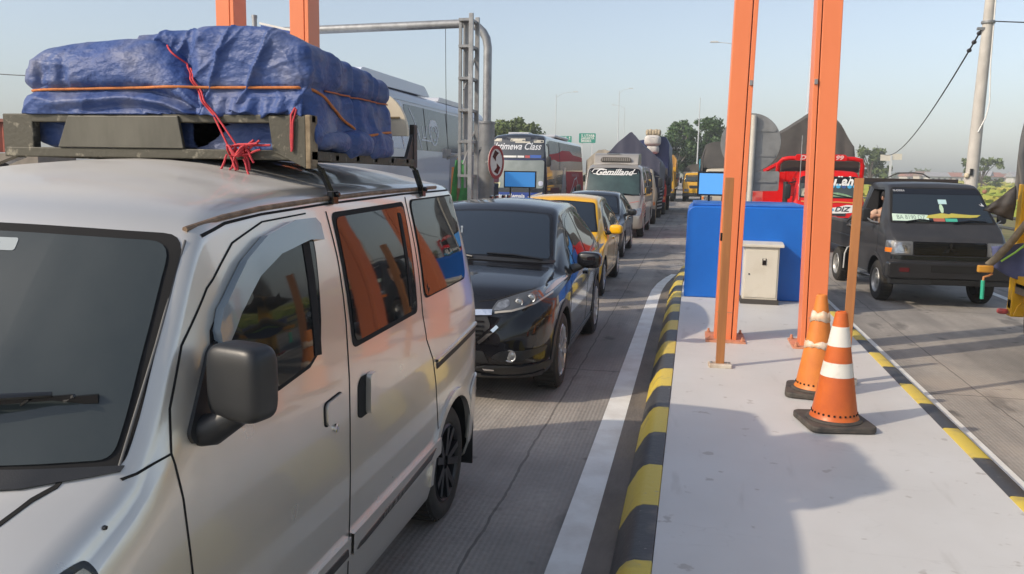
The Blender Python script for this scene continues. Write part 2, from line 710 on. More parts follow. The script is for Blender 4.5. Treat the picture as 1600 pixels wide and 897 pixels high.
# --- concrete road: slabs with joints, tining, tyre film and oil spots
def road_material():
    m = mat('concrete road', (0.3, 0.27, 0.24), 0.85)
    nt, b = nodes_of(m)
    tc = nt.nodes.new('ShaderNodeTexCoord')
    P = tc.outputs['Object']
    sx = nt.nodes.new('ShaderNodeSeparateXYZ')
    nt.links.new(P, sx.inputs[0])
    X, Y = sx.outputs['X'], sx.outputs['Y']
    f1 = noise_fac(nt, P, 0.9, 7, None, 0.35, 0.68)
    f2 = noise_fac(nt, P, 22, 6, None, 0.3, 0.75)
    f3 = noise_fac(nt, P, 1.1, 6, (2.4, 0.16, 1), 0.45, 0.68)
    c = mix_col(nt, f1, (0.255, 0.237, 0.217), (0.41, 0.375, 0.335))
    c = mix_col(nt, math_node(nt, 'MULTIPLY', f3, 0.62), c, (0.15, 0.14, 0.13))
    c = mix_col(nt, math_node(nt, 'MULTIPLY', f2, 0.32), c, (0.16, 0.145, 0.13))
    f4 = noise_fac(nt, P, 2.6, 3, None, 0.66, 0.72)
    c = mix_col(nt, math_node(nt, 'MULTIPLY', f4, 0.75), c, (0.07, 0.066, 0.062))
    f6 = noise_fac(nt, P, 1.7, 7, (1.6, 0.5, 1), 0.60, 0.68)
    c = mix_col(nt, math_node(nt, 'MULTIPLY', f6, 0.6), c, (0.085, 0.08, 0.075))
    f5 = noise_fac(nt, P, 0.55, 5, (1.0, 0.7, 1), 0.58, 0.66)
    c = mix_col(nt, math_node(nt, 'MULTIPLY', f5, 0.45), c, (0.42, 0.36, 0.30))
    wob = noise_fac(nt, P, 3.5, 3, None, 0, 1)
    wobm = math_node(nt, 'MULTIPLY', math_node(nt, 'SUBTRACT', wob, 0.5), 0.05)

    def joint(coord, off, period, half):
        v = math_node(nt, 'ADD', math_node(nt, 'ADD', coord, off + 1000 * period), wobm)
        v = math_node(nt, 'MODULO', v, period)
        return math_node(nt, 'LESS_THAN', v, half)
    j = math_node(nt, 'MAXIMUM', joint(Y, -2.8, 5.0, 0.022), joint(X, 1.02, 3.6, 0.016))
    c = mix_col(nt, math_node(nt, 'MULTIPLY', j, 0.55), c, (0.045, 0.04, 0.037))
    tin = math_node(nt, 'SINE', math_node(nt, 'MULTIPLY', X, 2 * pi / 0.03))
    tin2 = math_node(nt, 'MULTIPLY', math_node(nt, 'ADD', tin, 1.0), 0.5)
    c = mix_col(nt, math_node(nt, 'MULTIPLY', tin2, 0.09), c, (0.09, 0.083, 0.076))
    nt.links.new(c, b.inputs['Base Color'])
    h = math_node(nt, 'ADD', math_node(nt, 'MULTIPLY', tin, 0.25), math_node(nt, 'MULTIPLY', f2, 1.0))
    h = math_node(nt, 'SUBTRACT', h, math_node(nt, 'MULTIPLY', j, 3.0))
    bp = nt.nodes.new('ShaderNodeBump')
    bp.inputs['Strength'].default_value = 0.35
    bp.inputs['Distance'].default_value = 0.008
    nt.links.new(h, bp.inputs['Height'])
    nt.links.new(bp.outputs['Normal'], b.inputs['Normal'])
    return m


def field_material():
    m = mat('rice field', (0.2, 0.2, 0.05), 0.9)
    nt, b = nodes_of(m)
    P = nt.nodes.new('ShaderNodeTexCoord').outputs['Object']
    f1 = noise_fac(nt, P, 0.022, 3, (0.4, 1.6, 1), 0.44, 0.56)
    f2 = noise_fac(nt, P, 0.012, 2, (0.3, 1.3, 1), 0.5, 0.6)
    f3 = noise_fac(nt, P, 0.6, 6, None, 0.3, 0.7)
    c = mix_col(nt, f1, (0.13, 0.16, 0.03), (0.30, 0.25, 0.06))
    c = mix_col(nt, f2, c, (0.36, 0.27, 0.07))
    c = mix_col(nt, math_node(nt, 'MULTIPLY', f3, 0.4), c, (0.07, 0.09, 0.02))
    nt.links.new(c, b.inputs['Base Color'])
    return m


sheet('ground', [(-1500, -300), (1500, -300), (1500, 2600), (-1500, 2600)], -0.03, field_material())
verge_m = mat('verge grass', (0.11, 0.13, 0.03), 0.95, col2=(0.2, 0.16, 0.07), scale=1.4, bump=0.5, bscale=20)
sheet('verge', [(-60, -30), (16, -30), (16, 60), (9, 500), (-60, 500)], -0.015, verge_m)
sheet('road', [(-14, -12), (9.2, -12), (9.2, 34), (6.2, 62), (1.5, 500), (-24, 500), (-14, 60)], 0.0, road_material())

paint_m = mat('road paint', (0.74, 0.74, 0.71), 0.6, col2=(0.62, 0.60, 0.56), scale=4, lo=0.35, hi=0.6, bump=0.1, bscale=120)
mk = []
Lx = [(-1.0, -0.61, -0.44), (12.6, -0.61, -0.44), (13.6, -0.595, -0.43), (14.5, -0.54, -0.385), (15.3, -0.44, -0.31), (15.9, -0.34, -0.24)]
o = mesh_obj('lane_marking', [(x, y, 0.005) for y, a, b_ in Lx for x in (a, b_)], [(2 * i, 2 * i + 1, 2 * i + 3, 2 * i + 2) for i in range(len(Lx) - 1)], paint_m)
o['kind'] = 'structure'
sheet('lane_marking', [(2.03, -1), (2.13, -1), (2.13, 16), (2.03, 16)], 0.005, paint_m)
sheet('lane_marking', [(4.92, -1), (5.04, -1), (5.04, 30), (4.92, 30)], 0.005, paint_m)
gutter_m = mat('dirty gutter', (0.10, 0.088, 0.076), 0.8, col2=(0.19, 0.165, 0.14), scale=3, stretch=(1, 0.4, 1), bump=0.3, bscale=50)
sheet('gutter', [(-0.44, -1), (-0.29, -1), (-0.29, 12.6), (-0.27, 14.6), (-0.25, 15.3), (-0.33, 15.3), (-0.405, 14.5), (-0.44, 13.4)], 0.004, gutter_m)

# --- toll islands
isl_m = mat('island paint', (0.59, 0.585, 0.57), 0.55, col2=(0.53, 0.52, 0.50), scale=1.3, lo=0.3, hi=0.75, bump=0.06, bscale=90)
_nt, _b = nodes_of(isl_m)
_P = _nt.nodes.new('ShaderNodeTexCoord').outputs['Object']
_sp = noise_fac(_nt, _P, 9, 4, None, 0.665, 0.71)
_sc = noise_fac(_nt, _P, 2.2, 7, (3.0, 0.5, 1), 0.64, 0.72)
_base = _b.inputs['Base Color'].links[0].from_socket
_c = mix_col(_nt, math_node(_nt, 'MULTIPLY', _sp, 0.5), _base, (0.25, 0.22, 0.19))
_c = mix_col(_nt, math_node(_nt, 'MULTIPLY', _sc, 0.32), _c, (0.33, 0.31, 0.28))
_big = noise_fac(_nt, _P, 0.8, 6, (1.4, .6, 1), 0.45, 0.75)
_c = mix_col(_nt, math_node(_nt, 'MULTIPLY', _big, 0.28), _c, (0.42, 0.39, 0.355))
_ck = noise_fac(_nt, _P, 1.4, 8, (.5, 1.6, 1), 0.0, 1.0)
_cr = math_node(_nt, 'LESS_THAN', math_node(_nt, 'ABSOLUTE', math_node(_nt, 'SUBTRACT', _ck, 0.46)), 0.0022)
_c = mix_col(_nt, math_node(_nt, 'MULTIPLY', _cr, 0.13), _c, (0.26, 0.24, 0.22))
_nt.links.new(_c, _b.inputs['Base Color'])


def kerb_material():
    m = mat('kerb paint', (0.5, 0.4, 0.05), 0.5)
    nt, b = nodes_of(m)
    P = nt.nodes.new('ShaderNodeTexCoord').outputs['Object']
    sx = nt.nodes.new('ShaderNodeSeparateXYZ')
    nt.links.new(P, sx.inputs[0])
    wob = math_node(nt, 'MULTIPLY', math_node(nt, 'SUBTRACT', noise_fac(nt, P, 9, 3, None, 0, 1), 0.5), 0.03)
    y = math_node(nt, 'MODULO', math_node(nt, 'ADD', math_node(nt, 'ADD', sx.outputs['Y'], 120 - 3.84), wob), 1.24)
    st = math_node(nt, 'LESS_THAN', y, 0.62)
    c = mix_col(nt, st, (0.045, 0.046, 0.05), (0.60, 0.45, 0.06))
    y2 = math_node(nt, 'MODULO', math_node(nt, 'ADD', sx.outputs['Y'], 120 - 3.84), 0.62)
    gap = math_node(nt, 'LESS_THAN', y2, 0.012)
    c = mix_col(nt, math_node(nt, 'MULTIPLY', gap, 0.75), c, (0.02, 0.02, 0.02))
    f = noise_fac(nt, P, 5, 7, None, 0.56, 0.70)
    c = mix_col(nt, math_node(nt, 'MULTIPLY', f, 0.45), c, (0.16, 0.14, 0.12))
    f2 = noise_fac(nt, P, 30, 5, None, 0.66, 0.74)
    c = mix_col(nt, math_node(nt, 'MULTIPLY', f2, 0.5), c, (0.30, 0.28, 0.25))
    nt.links.new(c, b.inputs['Base Color'])
    bp = nt.nodes.new('ShaderNodeBump')
    bp.inputs['Strength'].default_value = 0.25
    bp.inputs['Distance'].default_value = 0.01
    h = math_node(nt, 'SUBTRACT', noise_fac(nt, P, 24, 5, None, 0, 1), math_node(nt, 'MULTIPLY', gap, 2.0))
    nt.links.new(h, bp.inputs['Height'])
    nt.links.new(bp.outputs['Normal'], b.inputs['Normal'])
    return m


kerb_m = kerb_material()


def kerb(path, name='kerb'):
    """path: stations (y, [(x, z) ...]) of the kerb profile"""
    vs = [(x, y, z) for y, pr in path for x, z in pr]
    n = len(path[0][1])
    fs = [(i * n + k, i * n + k + 1, (i + 1) * n + k + 1, (i + 1) * n + k) for i in range(len(path) - 1) for k in range(n - 1)]
    fs += [tuple(range(n)), tuple(range((len(path) - 1) * n, len(path) * n))]
    o = mesh_obj(name, vs, fs, kerb_m, None, True, 50)
    bm = bmesh.new(); bm.from_mesh(o.data); bmesh.ops.recalc_face_normals(bm, faces=bm.faces); bm.to_mesh(o.data); bm.free()
    o['kind'] = 'structure'
    return o


def left_prof(dx, s=1):
    return [(dx - .305 * s, 0), (dx - .30 * s, .05), (dx - .245 * s, .155), (dx - .215 * s, .19), (dx - .18 * s, .205), (dx - .105 * s, .207), (dx - .10 * s, .19), (dx - .10 * s, 0)]


ys = list(np.arange(-2, 15.01, 0.31)) + [15.3, 15.6, 15.8]
kerb([(float(y), left_prof(0.0 if y < 13 else 0.012 * (y - 13) ** 2)) for y in ys])
right_prof = [(1.743, 0), (1.743, .203), (1.755, .209), (1.84, .209), (1.862, .197), (1.868, .17), (1.875, 0)]
kerb([(float(y), right_prof) for y in ys])
mb = MB().prism([(-.10, -2), (1.743, -2), (1.743, 15.8), (.01, 15.8), (-.02, 15), (-.06, 14.2), (-.10, 13)], 'z', 0, .2)
o = mb.build('island_floor', isl_m); o['kind'] = 'structure'
# the island across the van lane
kerb([(float(y), [(x - 3.64, z) for x, z in [(.18, 0), (.175, .17), (.165, .197), (.14, .209), (.055, .209), (.043, .203), (.043, 0)]]) for y in np.arange(-2, 22, 0.31)])
kerb([(float(y), [(-5.75 + x, z) for x, z in [(0, 0), (0.01, .2), (.12, .207), (.125, 0)]]) for y in np.arange(-2, 22, 0.31)])
o = MB().prism([(-5.625, -2), (-3.597, -2), (-3.597, 21.7), (-5.625, 21.7)], 'z', 0, .2).build('island_floor', isl_m); o['kind'] = 'structure'

# ================================================================== ISLAND FURNITURE
blue_m = mat('blue wall paint', (0.002, 0.115, 0.50), 0.45, col2=(0.003, 0.13, 0.55), scale=2.5, bump=0.04, bscale=50)
wl = thing('barrier_wall', 'bright blue painted concrete crash wall with a rounded shoulder behind the cream cabinet', 'wall', (0.7, 12.4, .2))
prof = roundpoly([(-.77, 0), (-.77, 1.27), (.86, 1.27), (.86, 0)], [0, .13, .05, 0], 8)
MB().prism(prof, 'y', -.72, .9).build('wall_body', blue_m, wl, True, 40, .02)
MB().box((.045, .09, 1.285), (1.50, 1.5, .03)).build('capping', mat('pale blue capping', (.03, .17, .52), .5, col2=(.02, .12, .45), scale=5), wl, bevel=.012)

cream = mat('cream enamel', (0.62, 0.585, 0.50), 0.45, col2=(0.52, 0.47, 0.38), scale=3, lo=.25, hi=.5)
cb = thing('control_cabinet', 'cream metal cabinet with an overhanging lid standing in front of the blue wall', 'cabinet', (0.92, 11.32, .2))
MB().box((0, .16, .41), (.45, .34, .70)).build('cabinet_body', cream, cb, bevel=.008)
MB().box((0, .16, .03), (.49, .38, .06)).build('plinth', mat('dark plinth', (.06, .055, .05), .8), cb, bevel=.004)
MB().prism([(-.05, 0), (-.05, .035), (.16, .06), (.37, .05), (.37, 0)], 'x', -.275, .275).build('lid', cream, cb, bevel=.006).location = (0, 0, .762)
d = MB().box((0, -.014, .41), (.41, .012, .64)).build('door', cream, cb, bevel=.004)
MB().box((.035, -.024, .57), (.05, .01, .085)).build('handle', gloss_black, d)
MB().box((.035, -.031, .60), (.028, .006, .02)).build('keyhole_plate', cream, d)
MB().lathe([(.011, -.026), (.011, -.018)], (-.15, 0, .40), 'y', 12).build('lock', gloss_black, d)

orange = mat('orange column paint', (0.75, 0.215, 0.085), 0.42, col2=(0.69, 0.185, 0.068), scale=3.0, lo=.3, hi=.8, stretch=(1, 1, .3), rvar=.05)
orange_d = mat('orange base paint', (0.62, 0.25, 0.14), 0.65, col2=(0.42, 0.20, 0.12), scale=12)


def column(label, x, y, w=.225, flange=1, lean=0.0):
    t = thing('canopy_column', label, 'column', (x, y, .2), 0, 'orange columns of the toll canopy')
    t.rotation_euler = (0, lean, 0)
    h = 6.4
    dp = .27
    fx = flange * (w / 2 - .024)
    MB().box((-flange * .028, 0, h / 2 + .012), (w - .056, dp, h)).build('shaft', orange, t, bevel=.006)
    MB().box((fx, 0, h / 2 + .012), (.044, dp + .006, h)).build('flange', orange, t, bevel=.004)
    MB().box((-flange * .028, -dp / 2 - .001, .30), (w - .07, .004, .008)).build('joint_line', orange_d, t)
    bp = MB().box((0, 0, .006), (.40, .50, .024)).build('base_plate', orange_d, t, bevel=.004)
    for sx in (-.165, .165):
        for sy in (-.21, .21):
            MB().lathe([(.02, .018), (.02, .034), (.012, .036), (.012, .06), (0, .062)], (sx, sy, 0), 'z', 8).build('anchor_bolt', orange_d, bp)
    MB().box((fx, -.146, 2.6), (.03, .02, .05)).build('clamp', steel, t, bevel=.003)
    return t


column('orange steel column nearest the van lane, beside the thin brown post on its white foot', .390, 8.78, .225, 1, .010)
column('orange steel column between the cream cabinet and the two traffic cones', 1.235, 8.70, .235, -1, -.016)
column('orange steel column behind the tarpaulin bundle, left of the blue board', -5.22, 8.80)
column('orange steel column behind the tarpaulin bundle, at the end of the grey pipe', -4.28, 8.72)

wood_m = mat('brown post paint', (0.40, 0.165, 0.05), 0.5, col2=(0.30, 0.12, 0.04), scale=4, stretch=(5, 5, .4), bump=.1, bscale=40)
foot_m = mat('white post foot', (0.62, 0.58, 0.50), 0.7, col2=(0.40, 0.30, 0.22), scale=8)


def post(label, x, y, h, rz):
    t = thing('barrier_post', label, 'post', (x, y, .2), rz, 'brown posts on the island')
    MB().box((0, 0, h / 2 + .03), (.072, .045, h)).build('post_bar', wood_m, t, bevel=.004)
    f = MB().box((0, 0, .016), (.20, .13, .036)).build('foot_plate', foot_m, t, bevel=.008)
    for s in (-1, 1):
        MB().lathe([(.012, .03), (.012, .045), (0, .047)], (s * .075, 0, 0), 'z', 8).build('bolt', steel, f)
    return t


p1 = post('thin brown post on a white foot beside the orange column of the van lane', .30, 7.44, 1.645, radians(4))
MB().box((-.042, 0, 1.16), (.02, .03, .07)).build('sensor', gloss_black, p1, bevel=.004)
post('thin brown post standing right behind the two traffic cones', 1.30, 7.15, 1.66, radians(-10))


def cone_profile(s):
    return [(.156 * s, .05 * s), (.150 * s, .066 * s), (.140 * s, .082 * s), (.138 * s, .105 * s), (.044 * s, .69 * s), (.038 * s, .735 * s), (.028 * s, .745 * s), (.026 * s, .70 * s)]


def cone(label, x, y, rz, h, col, bands, band_m, tape=None, tilt=0):
    s = h / .75
    t = thing('traffic_cone', label, 'traffic cone', (x, y, .2), rz, 'traffic cones on the island')
    MB().lathe(cone_profile(s), n=40).build('cone_body', col, t, True, 30)
    b = MB().prism(roundpoly([(-.21 * s, -.21 * s), (.21 * s, -.21 * s), (.21 * s, .21 * s), (-.21 * s, .21 * s)], .07 * s, 5), 'z', .004, .042 * s)
    b.lathe([(.18 * s, .042 * s), (.165 * s, .056 * s), (.15 * s, .058 * s)], n=40)
    b.build('rubber_base', mat('cone base rubber', (.035, .033, .031), .75, col2=(.09, .075, .06), scale=14), t, True, 35, .008)
    hol = MB()
    for k in range(26):
        a = 2 * pi * k / 26
        hol.box((.1405 * s * cos(a), .1405 * s * sin(a), .092 * s), (.008, .012, .012), Matrix.Rotation(a, 3, 'Z'))
    ho = hol.build('vent_row', seam_m, t)
    ho['kind'] = 'stuff'

    def rad(z):
        return (.138 + (.044 - .138) * (z - .09) / .60) * s + .0025
    for z0, z1 in bands:
        pr = [(rad(z0) - .004, z0 * s), (rad(z0), z0 * s), (rad(z1), z1 * s), (rad(z1) - .004, z1 * s)]
        MB().lathe(pr, n=40, caps=False).build('reflective_band', band_m, t, True, 30)
    if tape:
        for z0, z1, seed in tape:
            rng = random.Random(seed)
            vs, fs = [], []
            n = 40
            for k in range(n):
                a = 2 * pi * k / n
                j0, j1 = rng.uniform(-.008, .004) + .008 * sin(k * .5), rng.uniform(-.004, .008) + .006 * sin(k * .8 + 1)
                for z, j in ((z0, j0), (z1, j1)):
                    zz = z + j
                    r = rad(zz) + .003 + rng.uniform(0, .0025)
                    vs.append((r * cos(a), r * sin(a), zz * s))
            for k in range(n):
                a, b_ = 2 * k, 2 * ((k + 1) % n)
                fs.append((a, b_, b_ + 1, a + 1))
            ob = mesh_obj('torn_tape', vs, fs, mat('torn tape', (.72, .66, .58), .45, col2=(.66, .42, .25), scale=12), t, True, 60)
            md = ob.modifiers.new('solid', 'SOLIDIFY'); md.thickness = .002
    return t


cone_new = mat('orange cone plastic', (0.62, 0.135, 0.018), 0.42, col2=(0.46, 0.09, 0.02), scale=3.5, lo=.3, hi=.65, bump=.03, bscale=40)
cone_old = mat('faded cone plastic', (0.68, 0.22, 0.035), 0.5, col2=(0.55, 0.16, 0.03), scale=5, lo=.3, hi=.7, bump=.05, bscale=30)
band_m = mat('white reflective band', (0.70, 0.67, 0.60), 0.45, col2=(0.52, 0.47, 0.38), scale=9, lo=.3, hi=.5)
cone('orange traffic cone with two white reflective bands, in front of the other cone', 1.02, 5.88, radians(12), .80, cone_new, [(.33, .42), (.525, .65)], band_m)
cone('faded orange traffic cone wrapped in torn tape, behind the white banded cone', 1.01, 6.70, radians(-8), .80, cone_old, [], band_m, [(.555, .62, 3), (.36, .40, 5)])

# blue display screens
frame_m = mat('screen frame', (0.012, 0.014, 0.018), 0.35)
scr_m = mat('lit blue screen', (0.035, 0.17, 0.43), 0.25, emit=0.55)
scr2_m = mat('lit pale blue screen', (0.09, 0.30, 0.62), 0.25, emit=0.75)


def screen(label, x, y, z, w, h, m, legs, zb):
    t = thing('display_screen', label, 'screen', (x, y, zb), radians(3))
    z0 = z - zb
    MB().box((0, 0, z0), (w, .06, h)).build('casing', frame_m, t, bevel=.008)
    MB().box((0, -.032, z0), (w - .05, .006, h - .05)).build('screen_face', m, t)
    for lx in legs:
        MB().box((lx, .012, (z0 - h / 2) / 2), (.03, .03, z0 - h / 2)).build('leg', frame_m, t)
    return t


screen('blank blue display screen on two thin legs in front of the lettered coach', -3.65, 17.5, 1.72, .70, .36, scr_m, (-.21, .21), .2)
screen('blank pale blue display screen above the left end of the blue wall', .33, 12.9, 1.76, .56, .36, scr2_m, (-.1, .1), 1.47)

# back of a round road sign with plates on a slanted post
alu = mat('sign back aluminium', (0.30, 0.305, 0.30), 0.5, 0.6, var=.25, scale=5, rvar=.08)
t = thing('road_sign', 'grey back of a round road sign and plate on a pale pipe behind the columns', 'sign', (.90, 14.1, .2))
MB().tube([(0, 0, 0), (0, 0, 2.66)], .045, 14).build('pole', mat('pale pipe paint', (.58, .55, .48), .5, var=.2), t, True)
dsc = MB().lathe([(.0, -.012), (.47, -.012), (.475, 0), (.47, .012), (0, .012)], (-.03, .075, 2.22), 'y', 56).build('sign_disc', alu, t, True, 30)
MB().box((-.03, .058, 2.42), (.78, .02, .04)).box((-.03, .058, 2.02), (.78, .02, .04)).build('stiffener', alu, dsc)
for z, w, x0 in ((1.60, .78, .06),):
    pl = MB().prism(roundpoly([(x0 - w / 2, z - .17), (x0 + w / 2, z - .15), (x0 + w / 2, z + .17), (x0 - w / 2, z + .15)], .04), 'y', .068, .08).build('sign_plate', alu, t)
    MB().box((x0, .056, z), (w - .1, .02, .035)).build('stiffener', alu, pl)

# ---------------------------------------------------------------- left island: height limiter, ladder frame, round sign
t = thing('height_portal', 'grey pipe portal bending down over the bus lane, carrying a round sign', 'portal', (-4.0, 15.9, .2))
pts = [(-4.3, 0, 4.42), (-.45, 0, 4.50)] + [(-.45 + .45 * sin(a), 0, 4.50 - .45 * (1 - cos(a))) for a in (.3, .6, .9, 1.2, 1.57)] + [(0, 0, 2.6)]
MB().tube(pts, .082, 18).build('pipe', galv, t, True, 50)
MB().tube([(0, 0, 0), (0, 0, 2.62)], .155, 20).build('post', steel, t, True)
MB().lathe([(.155, 1.38), (.165, 1.38), (.165, 1.44), (.155, 1.44)], n=20, caps=False).build('collar', steel, t, True)
MB().lathe([(.08, 2.6), (.17, 2.6), (.17, 2.64), (.08, 2.64)], n=20, caps=False).build('collar', steel, t, True)
MB().bar((-.02, -.1, 2.15), (-.75, -.2, 1.92), .07, .05).bar((-.75, -.2, 1.92), (-.75, -.2, 2.1), .08, .3).build('bracket', steel, t)
MB().tube([(-.85, .0, 4.45), (-.84, .0, 3.6), (-.83, .01, 2.9), (-.80, .0, 2.3)], .006, 6).build('loose_wire', black_pl, t, True)

t = thing('round_sign', 'round white sign with a red rim, strapped to the grey pipe post', 'sign', (-3.76, 15.70, 2.06), radians(76))
MB().lathe([(0, -.01), (.315, -.01), (.32, 0), (.315, .008), (0, .008)], axis='y', n=44).build('sign_face', white_p, t, True, 30)
MB().lathe([(.255, -.016), (.32, -.016), (.322, -.004), (.255, -.011)], axis='y', n=44, caps=False).build('red_rim', mat('sign red', (.33, .03, .03), .6), t, True, 30)
MB().prism([(-.16, .10), (-.02, .02), (-.02, .10), (.1, .18), (-.06, .23)], 'y', -.015, -.011).prism([(.16, -.10), (.02, -.02), (.02, -.10), (-.1, -.18), (.06, -.23)], 'y', -.015, -.011).build('symbol', gloss_black, t)
MB().box((-.15, .05, 0), (.3, .05, .04)).build('bracket', steel, t)

t = thing('ladder_frame', 'tall grey steel ladder frame with board slats standing beside the pipe portal', 'frame', (-3.93, 14.35, .2))
for y in (0, .42):
    MB().box((.02, y, 2.2), (.075, .055, 4.4)).build('upright', galv, t, bevel=.004)
MB().box((-.20, .1, 2.85), (.05, .05, 2.95)).box((-.20, .48, 2.85), (.04, .04, 2.95)).build('upright', steel, t)
for z in (1.6, 2.2, 2.75, 3.3, 3.85, 4.3):
    MB().box((-.09, .22, z), (.24, .44, .045)).build('rung', steel, t)
for z0, z1 in ((2.25, 2.72), (2.8, 3.26), (3.35, 3.8), (3.9, 4.26)):
    MB().box((-.10, .20, (z0 + z1) / 2), (.15, .03, z1 - z0)).build('board', mat('grey board', (.33, .34, .35), .6, var=.3), t)
for k in range(3):
    MB().bar((-.1, -.03, .5 + k * 1.3), (-.02, .44, 1.1 + k * 1.3), .025).build('brace', steel, t)

stripe_m = mat('white stripe', (.62, .62, .60), .6, var=.2)
t = thing('bollard_barrier', 'black barrier with white stripes at the foot of the grey pipe post', 'barrier', (-4.18, 16.8, .2))
MB().box((0, 0, .72), (.34, .5, 1.44)).build('barrier_body', mat('black barrier', (.02, .02, .022), .6), t, bevel=.02)
for k in range(9):
    MB().box((0, -.253, .34 + k * .13), (.335, .008, .06)).build('stripe', stripe_m, t)
MB().box((0, 0, 1.60), (.36, .45, .30)).build('red_box', mat('faded red box', (.42, .12, .10), .6, var=.3), t, bevel=.02)
MB().lathe([(.20, 1.76), (.24, 1.79), (.24, 1.83), (.15, 1.90), (0, 1.92)], n=20).build('cap', mat('pale cap', (.55, .55, .50), .6), t, True)

t = thing('tarp_hanger', 'green cloth hanging from a rusty post beside the ladder frame', 'cloth', (-4.30, 15.0, .2))
MB().box((0, 0, .95), (.06, .06, 1.95)).build('post', mat('rusty post', (.22, .12, .07), .8, var=.4, scale=9), t)
vs, fs = [], []
for i in range(15):
    for j in range(9):
        u, v = j / 8, i / 14
        vs.append((-.05 + .30 * u * (0.45 + .55 * (1 - abs(v - .6))) - .22 * v * (1 - u) * .5, -.05 - .04 * sin(9 * u + 3 * v) - .02 * sin(16 * u), 1.88 - .95 * v))
for i in range(14):
    for j in range(8):
        a = i * 9 + j
        fs.append((a, a + 1, a + 10, a + 9))
ob = mesh_obj('cloth', vs, fs, mat('green cloth', (.05, .28, .07), .75, col2=(.03, .16, .05), scale=6), t, True)
ob.modifiers.new('solid', 'SOLIDIFY').thickness = .004
MB().bar((-.14, -.02, 1.0), (-.10, -.03, 1.75), .05, .03).build('orange_strip', mat('orange strip', (.55, .22, .08), .7), t)

# blue board between the left columns, thin grey pole
t = thing('sign_board', 'blue board with a pale edge slanting behind the blue tarpaulin bundle', 'sign board', (-5.84, 10.6, .2))
MB().prism([(-.0, 3.60), (.62, 3.47), (.62, 2.6), (0, 2.6)], 'y', -.02, .02).build('board', mat('sign blue', (.02, .06, .28), .5), t)
MB().bar((-.02, 0, 3.625), (.63, 0, 3.485), .04, .025).build('edge', white_p, t)
MB().box((.3, .04, 1.3), (.06, .06, 2.6)).build('pole', steel, t)
t = thing('thin_pole', 'short thin grey pole tip above the blue tarpaulin bundle', 'pole', (-6.11, 10.9, .2))
MB().tube([(0, 0, 0), (0, 0, 3.75)], .035, 10).build('pole_shaft', galv, t, True)
MB().lathe([(.04, 3.75), (.04, 3.79), (0, 3.80)], n=10).build('cap', galv, t, True)

# ================================================================== SILVER VAN
def paint(name, col, metal=.0, rough=.28, coat=1.0, dust=None, damt=.0, flake=False):
    m = mat(name, col, rough, metal, coat=coat, spec=.5 if metal > .3 else .08)
    nt, b = nodes_of(m)
    if dust:
        P = nt.nodes.new('ShaderNodeTexCoord').outputs['Object']
        f = noise_fac(nt, P, 2.2, 6, None, .35, .75)
        f2 = noise_fac(nt, P, 7, 2, None, .35, .8)
        s = math_node(nt, 'MULTIPLY', math_node(nt, 'ADD', f, math_node(nt, 'MULTIPLY', f2, .6)), damt)
        nt.links.new(mix_col(nt, s, col, dust), b.inputs['Base Color'])
        r = math_node(nt, 'ADD', math_node(nt, 'MULTIPLY', s, .55), rough)
        nt.links.new(r, b.inputs['Roughness'])
        nt.links.new(math_node(nt, 'ADD', math_node(nt, 'MULTIPLY', s, .25), .035), b.inputs['Coat Roughness'])
    return m


van_p = paint('silver van paint', (.70, .665, .60), .68, .27, 1.0, (.42, .36, .28), .12)
# dust on the roof top; on its front, sky sheen put into the colour
_nt, _b = nodes_of(van_p)
_P = _nt.nodes.new('ShaderNodeTexCoord').outputs['Object']
_g = _nt.nodes.new('ShaderNodeNewGeometry')
_sn, _sp = _nt.nodes.new('ShaderNodeSeparateXYZ'), _nt.nodes.new('ShaderNodeSeparateXYZ')
_nt.links.new(_g.outputs['Normal'], _sn.inputs[0])
_nt.links.new(_P, _sp.inputs[0])


def _ramp(v, a, b_):
    r = _nt.nodes.new('ShaderNodeMapRange')
    r.inputs['From Min'].default_value = a
    r.inputs['From Max'].default_value = b_
    _nt.links.new(v, r.inputs['Value'])
    return r.outputs['Result']


_du = math_node(_nt, 'MULTIPLY', _ramp(_sn.outputs['Z'], .91, .985), _ramp(_sp.outputs['Z'], 1.755, 1.83))
_du = math_node(_nt, 'MULTIPLY', _du, math_node(_nt, 'ADD', .55, math_node(_nt, 'MULTIPLY', noise_fac(_nt, _P, 3.2, 6, (1, 2.2, 1), .3, .7), .45)))
for _s, _v in (('Base Color', (.42, .41, .39)), ('Roughness', .75), ('Metallic', 0.0), ('Coat Weight', .0)):
    _in = _b.inputs[_s]
    if _s == 'Base Color':
        _nt.links.new(mix_col(_nt, _du, _in.links[0].from_socket, _v), _in)
    else:
        _src = _in.links[0].from_socket if _in.links else _in.default_value
        _nt.links.new(math_node(_nt, 'ADD', math_node(_nt, 'MULTIPLY', math_node(_nt, 'SUBTRACT', 1.0, _du), _src), math_node(_nt, 'MULTIPLY', _du, _v)), _in)
van = thing('van', 'silver minivan in the foreground with a black wing mirror and tinted windows', 'van', (-2.055, .58, 0))
